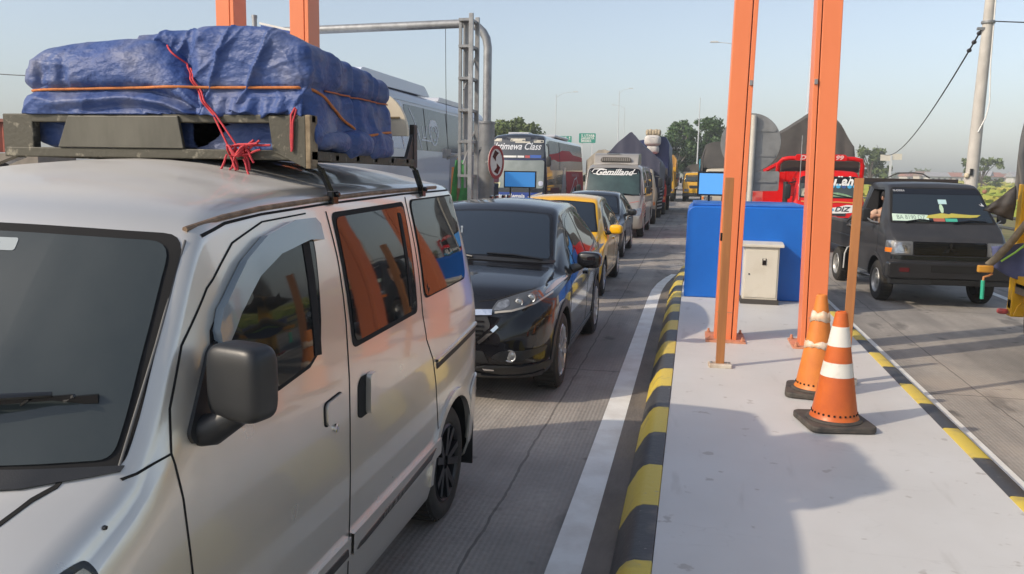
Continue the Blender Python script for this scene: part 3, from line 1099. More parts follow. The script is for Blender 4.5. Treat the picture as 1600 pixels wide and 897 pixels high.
VK = [  # y, zb, w, zbelt, wg, zt, r, bow, crown
    (.00, .36, .58, .50, .50, .60, .04, .0, .0),
    (.02, .29, .74, .55, .62, .66, .05, .05, .0),
    (.06, .25, .81, .62, .72, .75, .05, .10, .01),
    (.15, .24, .835, .72, .775, .84, .05, .16, .012),
    (.35, .23, .845, .88, .80, .985, .05, .23, .015),
    (.62, .22, .85, 1.03, .815, 1.125, .05, .28, .018),
    (.76, .22, .85, 1.12, .82, 1.195, .04, .30, .018),
    (.80, .22, .85, 1.15, .815, 1.235, .035, .30, .02),
    (1.03, .22, .85, 1.20, .795, 1.49, .035, .24, .025),
    (1.27, .22, .85, 1.22, .770, 1.752, .04, .175, .028),
    (1.35, .22, .85, 1.22, .762, 1.795, .06, .15, .035),
    (1.55, .22, .85, 1.22, .752, 1.852, .075, .10, .055),
    (2.0, .22, .85, 1.22, .748, 1.912, .085, .05, .08),
    (2.6, .22, .85, 1.22, .744, 1.932, .09, .0, .095),
    (3.5, .22, .848, 1.22, .728, 1.928, .09, .0, .09),
    (3.95, .23, .842, 1.22, .712, 1.895, .09, -.03, .07),
    (4.08, .25, .838, 1.2, .70, 1.83, .09, -.06, .04),
    (4.14, .26, .834, 1.18, .685, 1.70, .08, -.08, .03),
    (4.17, .27, .83, 1.1, .67, 1.45, .08, -.09, .02),
    (4.19, .28, .81, .9, .65, 1.1, .08, -.09, .02),
    (4.20, .32, .70, .6, .60, .8, .06, -.06, .0),
]
VRA, VFA, VR = 3.60, .86, .31
vbody, VB = loft_body('body', VK, van_p, van, .05, cuts=[arch_cut(s * .85, y, VR, VR + .065) for s in (1, -1) for y in (VRA, VFA)])
for s in (1, -1):
    wheel(van, s * .805, VRA, VR, .19, 'dark')
    wheel(van, s * .825, VFA, VR, .19, 'dark')
    MB().box((s * .75, VRA + .40, .30), (.18, .015, .26)).build('mud_flap', rubber, van)
# flared arch lip
for s, fc in ((1, 'R'), (-1, 'L')):
    arc = [(VRA + (VR + .085) * cos(a), VR + (VR + .085) * sin(a)) for a in np.linspace(.05, pi - .05, 24)]
    ribbon('arch_lip', arc, .045, fc, VB, van_p, van, .012, .03, .02)
# windscreen
ws = roundpoly([(-.782, 1.193), (-.36, 1.205), (0, 1.21), (.36, 1.205), (.782, 1.193), (.738, 1.715), (.35, 1.738), (0, 1.744), (-.35, 1.738), (-.738, 1.715)], [.03, .3, .3, .3, .03, .06, .3, .3, .3, .06])
rub = decal('windscreen_seal', ws, 'F', VB, rubber, van, .003, .05)
ws2 = [(u * .966, 1.455 + (v - 1.455) * .925) for u, v in ws]
wsg = decal('windscreen', ws2, 'F', VB, glass_ws, van, .007, .04)
# wiper, cowl
cowl = decal('cowl', [(-.782, 1.19), (-.62, 1.176), (0, 1.186), (.62, 1.176), (.782, 1.19), (.784, 1.20), (.4, 1.219), (0, 1.228), (-.4, 1.219), (-.784, 1.20)], 'F', VB, black_pl, van, .006, .05)


def vf(x, z, off=.03, b=None, f='F'):
    h, n = cast(b or VB, f, x, z)
    return h + n * off


wp = MB().tube([vf(.10, 1.21, .02), vf(.25, 1.27, .035), vf(.46, 1.335, .05), vf(.60, 1.343, .035)], [.016, .014, .010, .007], 8)
for xa in (.30, .38, .46, .54, .62):
    wp.bar(vf(xa, 1.305 + (xa - .1) * .06, .012), vf(xa + .02, 1.309 + (xa - .1) * .06, .035), .008, .006)
wp.bar(vf(.14, 1.30, .012), vf(.683, 1.338, .012), .012, .020)
wp.bar(vf(.24, 1.312, .03), vf(.64, 1.34, .03), .008, .010)
wp.build('wiper', gloss_black, van, True)
MB().tube([vf(-.6, 1.205, .02), vf(-.55, 1.23, .03), vf(-.15, 1.255, .03)], [.014, .012, .008], 8).build('wiper', gloss_black, van, True)
decal('permit_sticker', roundpoly([(.24, 1.672), (.352, 1.67), (.345, 1.70), (.24, 1.702)], .008), 'F', VB, mat('sticker', (.30, .34, .36), .5), wsg, .0085, .05)
# side windows, both sides
fw = [(1.365, 1.325), (1.359, 1.389), (1.379, 1.463), (1.445, 1.522), (1.587, 1.594), (1.796, 1.651), (1.977, 1.672), (2.058, 1.662), (2.052, 1.595), (2.005, 1.383), (1.975, 1.292), (1.89, 1.254), (1.685, 1.234), (1.40, 1.232)]
w2 = roundpoly([(2.284, 1.716), (3.053, 1.729), (2.987, 1.265), (2.275, 1.252)], .035)
w3 = roundpoly([(3.17, 1.748), (3.95, 1.754), (3.868, 1.305), (3.13, 1.297)], .05)


def grow(poly, d):
    cx, cy = sum(p[0] for p in poly) / len(poly), sum(p[1] for p in poly) / len(poly)
    wx, wy = max(p[0] for p in poly) - min(p[0] for p in poly), max(p[1] for p in poly) - min(p[1] for p in poly)
    return [(cx + (u - cx) * (1 + 2 * d / wx), cy + (v - cy) * (1 + 2 * d / wy)) for u, v in poly]


fender_poly = None
for fc, s in (('R', 1), ('L', -1)):
    for nm, pl, d in (('front_window', fw, .022), ('sliding_window', w2, .03), ('rear_window', w3, .012)):
        fr = decal('window_seal', grow(pl, d * .7), fc, VB, rubber, van, .003, .06)
        decal(nm, pl, fc, VB, glass, van, .006, .05)
    ribbon('window_divider', [(2.97, 1.70), (2.915, 1.285)], .035, fc, VB, rubber, van, .009)
    ribbon('window_divider', [(2.0, 1.66), (1.955, 1.27)], .05, fc, VB, rubber, van, .009)
    # panel gaps
    ribbon('panel_gap', [[(2.06, 1.742), (1.76, 1.73), (1.566, 1.68), (1.387, 1.574), (1.259, 1.444), (1.18, 1.301), (1.15, 1.197), (1.168, 1.073), (1.19, .873), (1.20, .55), (1.2, .30)],
                         [(2.225, 1.742), (2.236, 1.578), (2.22, 1.343), (2.193, 1.11), (2.187, .867), (2.186, .30)],
                         [(3.12, 1.77), (3.10, 1.496), (3.075, 1.22), (3.10, 1.1), (3.194, .986), (3.245, .85), (3.258, .775), (3.30, .60), (3.30, .56)],
                         [(1.15, 1.197), (1.10, 1.19), (1.05, 1.18), (1.02, 1.175)]], .0055, fc, VB, seam_m, van, .002, .03)
    ribbon('sliding_rail', [(3.256, .935), (4.10, .985)], .034, fc, VB, mat('rail dark', (.02, .018, .016), .6), van, .003)
    ribbon('rail_trim', [(3.25, .962), (4.10, 1.012)], .014, fc, VB, van_p, van, .012, .05, .01)
    # sill moulding with dark chrome insert and lettering
    ribbon('side_moulding', [(2.20, .485), (3.325, .505)], .085, fc, VB, van_p, van, .016, .05, .015)
    ribbon('side_moulding', [(1.25, .475), (2.172, .484)], .085, fc, VB, van_p, van, .016, .05, .015)
    decal('moulding_insert', roundpoly([(2.225, .45), (2.26, .468), (3.23, .525), (3.15, .488), (2.3, .447)], .01), fc, VB, mat('dark chrome', (.20, .18, .16), .2, 1.0), van, .020, .06, .004)
    decal('moulding_insert', roundpoly([(1.30, .47), (1.35, .485), (2.14, .495), (2.15, .46), (1.35, .45)], .01), fc, VB, mat('dark chrome', (.2, .18, .16), .2, 1.0), van, .020, .06, .004)
    ribbon('sill_gap', [(1.22, .428), (3.36, .45)], .006, fc, VB, seam_m, van, .002)
    # rear bumper wrap
    decal('rear_bumper', roundpoly([(3.93, .64), (4.02, .70), (4.19, .70), (4.19, .24), (3.90, .24), (3.90, .35), (3.925, .5)], .04), fc, VB, van_p, van, .014, .05)
    decal('tail_lamp', roundpoly([(4.10, 1.20), (4.19, 1.20), (4.19, .82), (4.12, .82)], .03), fc, VB, red_lens, van, .006, .05)
    # handles
    decal('door_handle', roundpoly([(1.982, 1.010), (1.982, 1.092), (2.125, 1.102), (2.145, 1.03), (2.1, 1.008)], .024), fc, VB, van_p, van, .012, .03, .012)
    decal('handle_gap', roundpoly([(1.972, 1.008), (1.972, 1.097), (2.12, 1.107), (2.142, 1.03), (2.1, 1.007)], .024), fc, VB, seam_m, van, .002, .03, .004)
    decal('handle_recess', roundpoly([(2.262, .965), (2.27, 1.09), (2.30, 1.112), (2.40, 1.108), (2.41, .97), (2.39, .955), (2.29, .952)], .02), fc, VB, seam_m, van, .003, .03)
    decal('door_handle', roundpoly([(2.335, .955), (2.345, 1.112), (2.415, 1.112), (2.42, .955)], .022), fc, VB, van_p, van, .024, .03, .022)
    hb, hn = cast(VB, fc, 2.06, .985)
    kl = MB().lathe([(.016, 0), (.016, .008), (.006, .009), (.005, .004), (0, .004)], axis='x', n=18).build('door_lock', chrome, van, True)
    kl.location = hb
    if s < 0:
        kl.rotation_euler = (0, 0, pi)
    # rain visor over the front window
    vo = [(1.372, 1.462), (1.405, 1.515), (1.58, 1.625), (1.73, 1.686), (1.93, 1.722), (2.075, 1.722), (2.105, 1.70), (2.105, 1.645), (2.0, 1.652), (1.788, 1.625), (1.635, 1.573), (1.488, 1.488), (1.41, 1.425), (1.372, 1.42)]
    decal('rain_visor', vo, fc, VB, mat('smoked visor', (.20, .245, .28), .10, .0, coat=.5, spec=.8), van, .028, .03, .026)
    # mirror
    decal('mirror_sail', roundpoly([(1.375, 1.44), (1.335, 1.42), (1.21, 1.225), (1.225, 1.195), (1.40, 1.20), (1.41, 1.235)], .02), fc, VB, black_pl, van, .012, .05)
    mo = pod('wing_mirror', (s * .950, 1.285, 1.355), (.175, .105, .20), black_pl, van, .42, Matrix.Rotation(radians(-s * 14), 3, 'Z'))
    MB().tube([(s * .80, 1.275, 1.215), (s * .87, 1.275, 1.225), (s * .935, 1.285, 1.27)], [.045, .042, .035], 14).build('mirror_arm', black_pl, mo, True)
    # drip rail
    rail_pts = []
    for y, z in ((1.40, 1.725), (1.55, 1.752), (1.763, 1.768), (2.0, 1.777), (2.224, 1.784), (2.7, 1.795), (3.217, 1.80), (3.7, 1.803), (4.03, 1.80)):
        h, n = cast(VB, fc, y, z)
        rail_pts.append(h + n * .004)
    MB().tube([vf(s * .775, 1.20, .002), vf(s * .758, 1.45, .003), vf(s * .738, 1.70, .003)], .0035, 8).build('windscreen_trim', mat('trim grey', (.10, .10, .10), .5), van, True)
    MB().tube(rail_pts, .0085, 8).build('drip_rail', mat('rusty drip rail', (.30, .20, .13), .6, .2, col2=(.12, .08, .05), scale=20), van, True)
    ribbon('rail_shadow_gap', [(1.42, 1.71), (1.55, 1.737), (1.763, 1.753), (2.224, 1.768), (3.1, 1.783), (3.95, 1.786)], .008, fc, VB, seam_m, van, .002)
    # front lamps, bonnet gap
    hlr = [(.12, .70), (.28, .79), (.55, .95), (.80, 1.055), (.865, 1.06), (.875, 1.02), (.84, .955), (.7, .86), (.3, .70)]
    decal('headlight', roundpoly(hlr, .025), fc, VB, gloss_black, van, .004, .04)
    lz = decal('headlight_lens', roundpoly([(.30, .772), (.56, .935), (.785, 1.038), (.848, 1.046), (.86, 1.02), (.825, .955), (.65, .86), (.33, .72)], .02), fc, VB, mat('warm lamp lens', (.55, .50, .38), .08, .7, coat=1.0, col2=(.25, .2, .12), scale=16), van, .010, .03)
    decal('lamp_reflector', roundpoly([(.72, .935), (.765, 1.005), (.835, 1.03), (.81, .965)], .015), fc, VB, chrome, lz, .012, .03)
    ribbon('bonnet_gap', [(s * .50, .16), (s * .55, .36), (s * .595, .58), (s * .632, .80), (s * .655, .90), (s * .68, .945), (s * .682, .975)], .010, 'T', VB, seam_m, van, .0025, .03)
    MB().lathe([(.006, 0), (.005, .006), (0, .007)], tuple(cast(VB, fc, .93, 1.10)[0]), 'x', 8).lathe([(.006, 0), (.005, .006), (0, .007)], tuple(cast(VB, fc, .74, 1.06)[0]), 'x', 8).build('rubber_stop', gloss_black, van)
letters('moulding_lettering', 'FIZ.A.CI', .052, on_body('R', VB, 2.62, .478, .022, .02), mat('letter chrome', (.62, .58, .52), .25, .9), van, .15, 1.25, spacing=1.1)
decal('grille', roundpoly([(-.45, .66), (.45, .66), (.5, .80), (-.5, .80)], .03), 'F', VB, gloss_black, van, .006, .05)
decal('bumper_intake', roundpoly([(-.5, .36), (.5, .36), (.55, .48), (-.55, .48)], .03), 'F', VB, black_pl, van, .006, .05)
decal('rear_glass', roundpoly([(-.62, 1.22), (.62, 1.22), (.56, 1.70), (-.56, 1.70)], .06), 'B', VB, glass, van, .006, .05)

# ------------------------------------------------------------------ roof rack
rack_m = mat('olive rack steel', (.062, .058, .043), .62, .1, col2=(.24, .22, .17), scale=26, lo=.30, hi=.42, bump=.12, bscale=60)
rack_plate = mat('olive rack plate', (.058, .056, .044), .5, .1, col2=(.11, .105, .085), scale=7, stretch=(1, 1, .3), bump=.05, bscale=40)
rust_edge = mat('worn rack wood', (.30, .235, .15), .8, col2=(.14, .10, .06), scale=18, bump=.2, bscale=30)
RYF, RXR, RXL, RZ0, RZ1 = 2.80, -1.345, -2.635, 1.925, 2.085
rk = thing('roof_rack', 'low olive steel roof rack clamped on the silver van under the blue tarpaulin', 'roof rack', (-2.0, RYF, RZ0))
X0, X1 = RXL + 2.0, RXR + 2.0
MB().box(((X0 + X1) / 2, 0, .017), (X1 - X0, .045, .036)).build('rail', rack_m, rk, bevel=.004)
MB().box(((X0 + X1) / 2 + .02, -.002, .146), (X1 - X0 - .04, .035, .030)).build('rail', rack_m, rk, bevel=.004)
MB().prism([(-.395, .036), (.145, .036), (.125, .155), (-.345, .155)], 'y', -.030, -.014).build('number_panel', rack_plate, rk, bevel=.003)
MB().box((X0 + .055, .0, .08), (.135, .04, .165)).build('end_panel', rack_m, rk, bevel=.004)
MB().prism([(X1 - .15, .028), (X1 - .02, -.03), (X1 - .02, .155), (X1 - .165, .155)], 'y', -.028, .02).build('end_panel', rack_m, rk, bevel=.003)
MB().box((X1 - .01, .0, .065), (.02, .06, .19)).build('end_panel', rust_edge, rk, bevel=.003)
for xs in (X0 + .02, X1 - .02):
    MB().bar((xs, 0, .017), (xs, 1.12, .005), .04, .035).build('rail', rack_m, rk, bevel=.003)
MB().box(((X0 + X1) / 2, 1.12, .017), (X1 - X0, .04, .036)).build('rail', rack_m, rk)
for k in range(5):
    MB().box(((X0 + X1) / 2, .2 + .2 * k, .012), (X1 - X0, .03, .02)).build('cross_bar', rack_m, rk)
rp = mat('black rack post', (.012, .012, .014), .5, var=.3, scale=12)
for xs in (X0 + .01, X1 - .012):
    MB().box((xs, 1.12, .085), (.025, .05, .21)).build('rear_post', rp, rk, bevel=.003)
    MB().prism([(1.0, .02), (1.10, .02), (1.10, .15)], 'x', xs - .008, xs + .008).build('gusset', rp, rk)
VY = RYF - .58
for s in (1, -1):
    for yy in (.02, 1.1):
        hx = .735 * s - .055 + 0.0
        x0 = X1 - .03 if s > 0 else X0 + .03
        h, n = cast(VB, 'R' if s > 0 else 'L', VY + yy + .05, 1.79)
        tip = Vector((h.x - .055, yy + .05, 1.795 - RZ0)) + Vector((n.x, 0, n.z)) * .014
        MB().bar((x0, yy, .0), (x0 + (tip.x - x0) * .55, yy + .02, -.03), .035, .012).bar((x0 + (tip.x - x0) * .55, yy + .02, -.03), tip, .035, .012).build('clamp_strap', gloss_black, rk)
        MB().box((tip.x + s * .004, tip.y, tip.z - .012), (.026, .05, .05)).lathe([(.011, -.02), (.011, .02)], (tip.x + s * .012, tip.y, tip.z), 'x', 10).build('clamp', gloss_black, rk, bevel=.004)
# pale rounded board at the rear
bd = thing('rounded_board', 'pale cream board with a rounded corner, upright at the rear of the roof rack', 'board', (-1.36, 3.80, 2.065))
bo = [(-.30, -.01), (.02, -.01)] + [(.02 - .17 + .17 * cos(a), .0 + .20 * sin(a)) for a in np.linspace(.1, pi / 2, 9)] + [(-.30, .20)]
MB().prism(bo, 'y', -.012, .012).build('panel', mat('cream board', (.70, .62, .48), .5, var=.1), bd, bevel=.003)
MB().box((-.10, -.0125, .075), (.16, .006, .010)).build('slot', mat('slot dark', (.2, .15, .08), .8), bd)

# ------------------------------------------------------------------ tarpaulin load
tarp_m = mat('blue tarpaulin', (.030, .068, .23), .55, 0, col2=(.045, .080, .215), scale=3.2, lo=.3, hi=.7, spec=.4, rvar=.08)
_nt, _b = nodes_of(tarp_m)
_P = _nt.nodes.new('ShaderNodeTexCoord').outputs['Object']
_d = noise_fac(_nt, _P, 6, 7, None, .48, .75)
_base = _b.inputs['Base Color'].links[0].from_socket
_nt.links.new(mix_col(_nt, math_node(_nt, 'MULTIPLY', _d, .78), _base, (.20, .21, .28)), _b.inputs['Base Color'])
def ridged(scale, stretch, det=3):
    mp = _nt.nodes.new('ShaderNodeMapping')
    _nt.links.new(_P, mp.inputs['Vector'])
    mp.inputs['Scale'].default_value = stretch
    n = _nt.nodes.new('ShaderNodeTexNoise')
    n.noise_type = 'RIDGED_MULTIFRACTAL'
    n.inputs['Scale'].default_value = scale
    n.inputs['Detail'].default_value = det
    _nt.links.new(mp.outputs['Vector'], n.inputs['Vector'])
    return n.outputs['Fac']


_h = math_node(_nt, 'ADD', math_node(_nt, 'MULTIPLY', ridged(9, (1, 1, .7)), .55), math_node(_nt, 'ADD', math_node(_nt, 'MULTIPLY', ridged(26, (1, 1, 1.2)), .14), math_node(_nt, 'MULTIPLY', noise_fac(_nt, _P, 14, 3, (1, 1, 1.6), .3, .7), .8)))
_bp = _nt.nodes.new('ShaderNodeBump')
_bp.inputs['Strength'].default_value = 0.9
_bp.inputs['Distance'].default_value = 0.011
_nt.links.new(_h, _bp.inputs['Height'])
_nt.links.new(_bp.outputs['Normal'], _b.inputs['Normal'])


def fbm(p, o=4):
    return noise.fractal(p, 1.0, 2.0, o)


def ridge(x):
    return 1 - abs(x)


def tarp_mesh(name, x0, x1, y0, y1, zb, ztop, seed, parent, folds, nx=150, ny=90, nz=70, rnd=.10, drop=0.0):
    """a bundle under a tarpaulin: rounded block, creased and pulled in by the ropes"""
    hx, hy, hz = (x1 - x0) / 2, (y1 - y0) / 2, (ztop - zb) / 2
    c = Vector(((x0 + x1) / 2, (y0 + y1) / 2, (zb + ztop) / 2))
    verts, faces, idx = [], [], {}

    def pt(u, v, w):
        key = (round(u, 5), round(v, 5), round(w, 5))
        if key in idx:
            return idx[key]
        p = Vector((u * hx, v * hy, w * hz))
        q = Vector((max(-hx + rnd, min(hx - rnd, p.x)), max(-hy + rnd, min(hy - rnd, p.y)), max(-hz + rnd, min(hz - rnd, p.z))))
        d = p - q
        n = d.normalized() if d.length > 1e-6 else Vector((0, 0, 1))
        p = q + n * rnd if d.length > 1e-6 else p
        P = p + c
        P = folds(P, n)
        idx[key] = len(verts)
        verts.append(P)
        return idx[key]

    def face(fn, na, nb):
        for i in range(na):
            for j in range(nb):
                a, b = -1 + 2 * i / na, -1 + 2 * (i + 1) / na
                e, f = -1 + 2 * j / nb, -1 + 2 * (j + 1) / nb
                faces.append((pt(*fn(a, e)), pt(*fn(b, e)), pt(*fn(b, f)), pt(*fn(a, f))))
    face(lambda a, b: (a, -1, b), nx, nz)
    face(lambda a, b: (-a, 1, b), nx // 2 * 2, nz)
    face(lambda a, b: (1, a, b), ny, nz)
    face(lambda a, b: (-1, -a, b), ny, nz)
    face(lambda a, b: (a, b, 1), nx, ny)
    face(lambda a, b: (a, -b, -1), nx, ny)
    o = mesh_obj(name, verts, faces, tarp_m, parent, True)
    bm = bmesh.new(); bm.from_mesh(o.data); bmesh.ops.recalc_face_normals(bm, faces=bm.faces); bm.to_mesh(o.data); bm.free()
    return o


def crease(P, ang, freq, seed, sharp=5.0):
    """long soft folds running along a direction in the (h, z) plane of the face"""
    a = P.x * cos(ang) + P.z * sin(ang)
    b = -P.x * sin(ang) + P.z * cos(ang)
    n = noise.noise(Vector((b * freq, a * freq * .22, seed)))
    return (1 - abs(n) * 2) ** sharp if abs(n) < .5 else 0


def fold_left(P, n):
    # pillow-like bundle, waist at the rope z=2.185, belly above and below
    x = (P.x + 2.57) / 1.2
    side = 1 - min(1, abs(n.z) * 1.2)
    rope = math.exp(-((P.z - 2.175) / .022) ** 2)
    P = P - n * rope * .035 * side
    if n.z > .3:
        P.z += -.05 * max(0, .25 - x) * 3 * .3 + .02 * sin(3 * x) - .10 * max(0, x - .55) ** 1.5
    # vertical puckers near the left end
    v = sum(math.exp(-((P.x - xx) / .022) ** 2) * d for xx, d in ((-2.47, .03), (-2.36, .022), (-2.43, .010))) * (1 if P.z > 2.19 else .15)
    P = P - n * v * max(0, 1 - abs(P.z - 2.24) / .10) * side
    # sagging fold in the lower half
    zz = 2.115 + .028 * sin((P.x + 2.5) * 3.3) + .01 * noise.noise(Vector((P.x * 5, 3, 1)))
    if n.y < -.3:
        P = P - n * (-.020 * math.exp(-((P.z - zz) / .016) ** 2) + .022 * math.exp(-((P.z - zz + .03) / .02) ** 2)) * min(1, max(0, (P.x + 2.5) * 4))
    P = P + n * (.010 * noise.noise(P * 4.5 + Vector((3, 1, 7))) + .0022 * fbm(P * 15) + .007 * crease(P, .5, 9, 3.3) * (P.z < 2.17) + .008 * crease(P, -.35, 6, 8.1) + .006 * crease(P, .15, 5, 5.5))
    # right end of this bundle drops away under the seam
    zt = float(np.interp(P.x, (-2.08, -2.0, -1.92, -1.86, -1.82, -1.74), (2.355, 2.345, 2.31, 2.255, 2.205, 2.12)))
    if P.z > 2.02:
        P.z = 2.02 + (P.z - 2.02) * (zt - 2.02) / (2.355 - 2.02)
    if P.z < 2.085 and P.y < 3.2:
        P.y = max(P.y, 2.845)
    return P


def fold_right(P, n):
    side = 1 - min(1, abs(n.z) * 1.2)
    right = max(0, n.x)
    front = max(0, -n.y)
    # top slopes down to the rear
    if P.z > 2.0:
        P.z -= .10 * max(0, (P.y - 2.85)) * (P.z - 2.0) / .4
        P.z -= .055 * max(0, min(1, (P.x + 1.62) / .22)) ** 2 * (P.z - 2.0) / .4
        P.z -= .14 * max(0, -(P.x + 1.97)) * (P.z - 2.0) / .4
    back = max(0, min(1, (-1.79 - P.x) / .10))
    if front > .2 or P.y < 2.95:
        P.y += .075 * back * back * (3 - 2 * back)
    rope = math.exp(-((P.z - (2.175 if right < .5 else 2.185)) / .02) ** 2)
    P = P - n * rope * .016 * side
    # right flank: long hanging vertical folds
    if right > .3:
        s = noise.noise(Vector((P.y * 9.5, P.z * .9, 2.2)))
        s2 = noise.noise(Vector((P.y * 21, P.z * 1.6, 5.2)))
        P = P + n * right * (.032 * (ridge(s * 2) - .5) + .007 * s2)
        P = P + n * right * .05 * math.exp(-((P.z - 2.02) / .06) ** 2) * (.4 + noise.noise(Vector((P.y * 7, 0, 9))))
    if front > .3:
        # fans of creases falling from the top to the knot
        for (ang, fr, sd, amp) in ((1.15, 6.0, 1.1, .020), (1.9, 5, 4.7, .014), (.75, 8, 7.9, .010), (2.3, 9, 2.9, .008)):
            P = P + n * front * amp * crease(P, ang, fr, sd)
        P = P + n * front * .018 * noise.noise(Vector((P.x * 4, P.z * 2.2, 1.5)))
    P = P + n * (.006 * noise.noise(P * 6) + .002 * fbm(P * 17))
    if P.z < 2.085 and P.y < 3.2 and n.x < .8:
        P.y = max(P.y, 2.845)
    return P


ld = thing('tarp_bundle', 'large load wrapped in creased blue tarpaulin, tied on the roof rack of the van', 'tarpaulin load')
tarp_mesh('left_bundle', -2.60, -1.72, 2.765, 3.65, 1.965, 2.352, 1, ld, fold_left, 150, 60, 70, .13)
tarp_mesh('right_bundle', -2.14, -1.365, 2.795, 3.64, 1.955, 2.408, 2, ld, fold_right, 130, 130, 90, .055)
lo = MB()
for k, (y, z, r) in enumerate(((2.98, 2.00, .045), (3.20, 2.0, .06), (3.46, 2.0, .065))):
    po = pod('loose_fold', (-1.375, y, z), (.13, .30, r * 2), tarp_m, ld, .75)
    for v_ in po.data.vertices:
        v_.co += Vector((.022 * noise.noise(v_.co * 11), .02 * noise.noise(v_.co * 7), .022 * noise.noise(v_.co * 9 + Vector((k, 0, 0)))))

lb = bvh_of([c for c in ld.children if c.name.startswith('left')][0])
rb = bvh_of([c for c in ld.children if c.name.startswith('right')][0])


def on_load(x, y, z, face, off=.006):
    best = None
    for b in (lb, rb):
        if face == 'F':
            h = b.ray_cast(Vector((x, 2, z)), Vector((0, 1, 0)))[0]
            if h is not None and (best is None or h.y < best.y):
                best = h
        elif face == 'R':
            h = b.ray_cast(Vector((0, y, z)), Vector((-1, 0, 0)))[0]
            if h is not None and (best is None or h.x > best.x):
                best = h
        elif face == 'T':
            h = b.ray_cast(Vector((x, y, 4)), Vector((0, 0, -1)))[0]
            if h is not None and (best is None or h.z > best.z):
                best = h
    if best is None:
        return None
    d = {'F': Vector((0, -1, 0)), 'R': Vector((1, 0, 0)), 'T': Vector((0, 0, 1))}[face]
    return best + d * off


def smooth_pts(pts, it=2):
    for _ in range(it):
        pts = [pts[0]] + [(pts[i - 1] + pts[i] * 2 + pts[i + 1]) / 4 for i in range(1, len(pts) - 1)] + [pts[-1]]
    return pts


orope = mat('orange rope', (.60, .20, .05), .7, col2=(.40, .12, .03), scale=60)
rrope = mat('red rope', (.58, .045, .05), .7, col2=(.42, .03, .05), scale=50)


def rope(name, label, segs, r, m):
    mb = MB()
    for s in segs:
        mb.tube(s, r, 7)
    o = mb.build(name, m, None, True, 80)
    return tag(o, label, 'rope', 'ropes tying the blue load')


# loose hem of the tarpaulin hanging over the top rail
vs, fs = [], []
for i in range(61):
    u = i / 60
    x = -1.78 + .40 * u
    for j in range(7):
        v = j / 6
        vs.append((x, 2.788 - .020 * v - .012 * v * sin(u * 19) - .006 * sin(u * 41 + v), 2.150 - v * (.062 + .010 * sin(u * 13) + .006 * sin(u * 31 + 2))))
for i in range(60):
    for j in range(6):
        a = i * 7 + j
        fs.append((a, a + 1, a + 8, a + 7))
hem = mesh_obj('loose_hem', vs, fs, tarp_m, ld, True)
hem.modifiers.new('solid', 'SOLIDIFY').thickness = .003
fr_ = [on_load(x, 0, 2.178 + .006 * sin((x + 2.5) * 2.2), 'F') for x in np.linspace(-2.54, -1.40, 60)]
fr_ = smooth_pts([p for p in fr_ if p], 6)
sd_ = [on_load(0, y, z, 'R') for y, z in [(2.84 + i * .02, 2.178 - .155 * (i / 20) ** 1.1) for i in range(21)]]
sd_ = smooth_pts([p for p in sd_ if p], 3)
up_ = [on_load(0, y, z, 'R') for y, z in [(3.24 + i * .022, 2.023 + .045 * (i / 20) ** .6) for i in range(21)]]
rope('rope', 'long orange rope running level across the front of the blue load and down its flank', [fr_ + sd_, smooth_pts([p for p in up_ if p], 3)], .0055, orope)
bk_ = [on_load(0, y, 2.185, 'R') for y in np.linspace(2.95, 3.60, 60)]
rope('rope', 'thin orange rope running level along the shaded flank of the blue load', [smooth_pts([p for p in bk_ if p], 2)], .0035, mat('thin orange rope', (.42, .12, .05), .7))
kx, kz = -1.63, 1.955
rp_ = [on_load(x, y, 0, 'T', .004) for x, y in [(-1.99, 3.0), (-1.985, 2.95), (-1.97, 2.9)]]
d1 = [on_load(-1.875 + .125 * t, 0, 2.275 - .168 * t, 'F', .008) for t in np.linspace(0, 1, 30)]
d1 = smooth_pts([p for p in d1 if p and p.z > 2.105], 3) + [Vector((-1.725, 2.765, 2.085))]
d0 = [on_load(-1.96 + .085 * t, 0, 2.345 - .07 * t, 'F', .006) for t in np.linspace(0, 1, 12)]
d0 = smooth_pts([p for p in d0 if p], 3)
d1 = d0 + d1[1:]
end = Vector((kx - .03, 2.757, kz + .01))
d1a = d1 + [end]
d1b = [p + Vector((.012, -.004, .0)) for p in d1[14:]] + [end + Vector((.03, 0, .01))]
rope('rope', 'red rope running down the front of the blue load to the red knot', [d1a, d1b], .0038, rrope)
rng = random.Random(5)
kn = []
for k in range(14):
    p = Vector((kx + rng.uniform(-.03, .04), 2.752 + rng.uniform(-.02, .01), kz + rng.uniform(-.03, .02)))
    pts = [p]
    dirv = Vector((rng.uniform(.018, .036) if k < 6 else rng.uniform(-.008, .010), rng.uniform(-.004, .004), rng.uniform(-.004, .010) if k < 6 else -.016))
    for j in range(5):
        pts.append(pts[-1] + dirv * rng.uniform(.4, 1) + Vector((rng.uniform(-.006, .006), rng.uniform(-.006, .004), rng.uniform(-.009, .009))))
    kn.append(smooth_pts(pts, 1))
for k in range(4):
    kn.append([Vector((kx + .03 * cos(a) + .008 * k, 2.748 + .022 * sin(a), kz - .0 + .02 * sin(a * 2 + k))) for a in np.linspace(0, 6.0, 14)])
rope('rope', 'tangled red rope knot hanging over the lower rail of the roof rack', kn, .0042, rrope)
rope('rope', 'short red rope tied round the right end of the roof rack', [[Vector((-1.405, 2.775, 2.11)), Vector((-1.415, 2.763, 2.085)), Vector((-1.418, 2.764, 2.0)), Vector((-1.416, 2.765, 1.955))], [Vector((-1.40, 2.775, 2.105)), Vector((-1.409, 2.763, 2.06)), Vector((-1.414, 2.765, 1.96))]], .004, rrope)

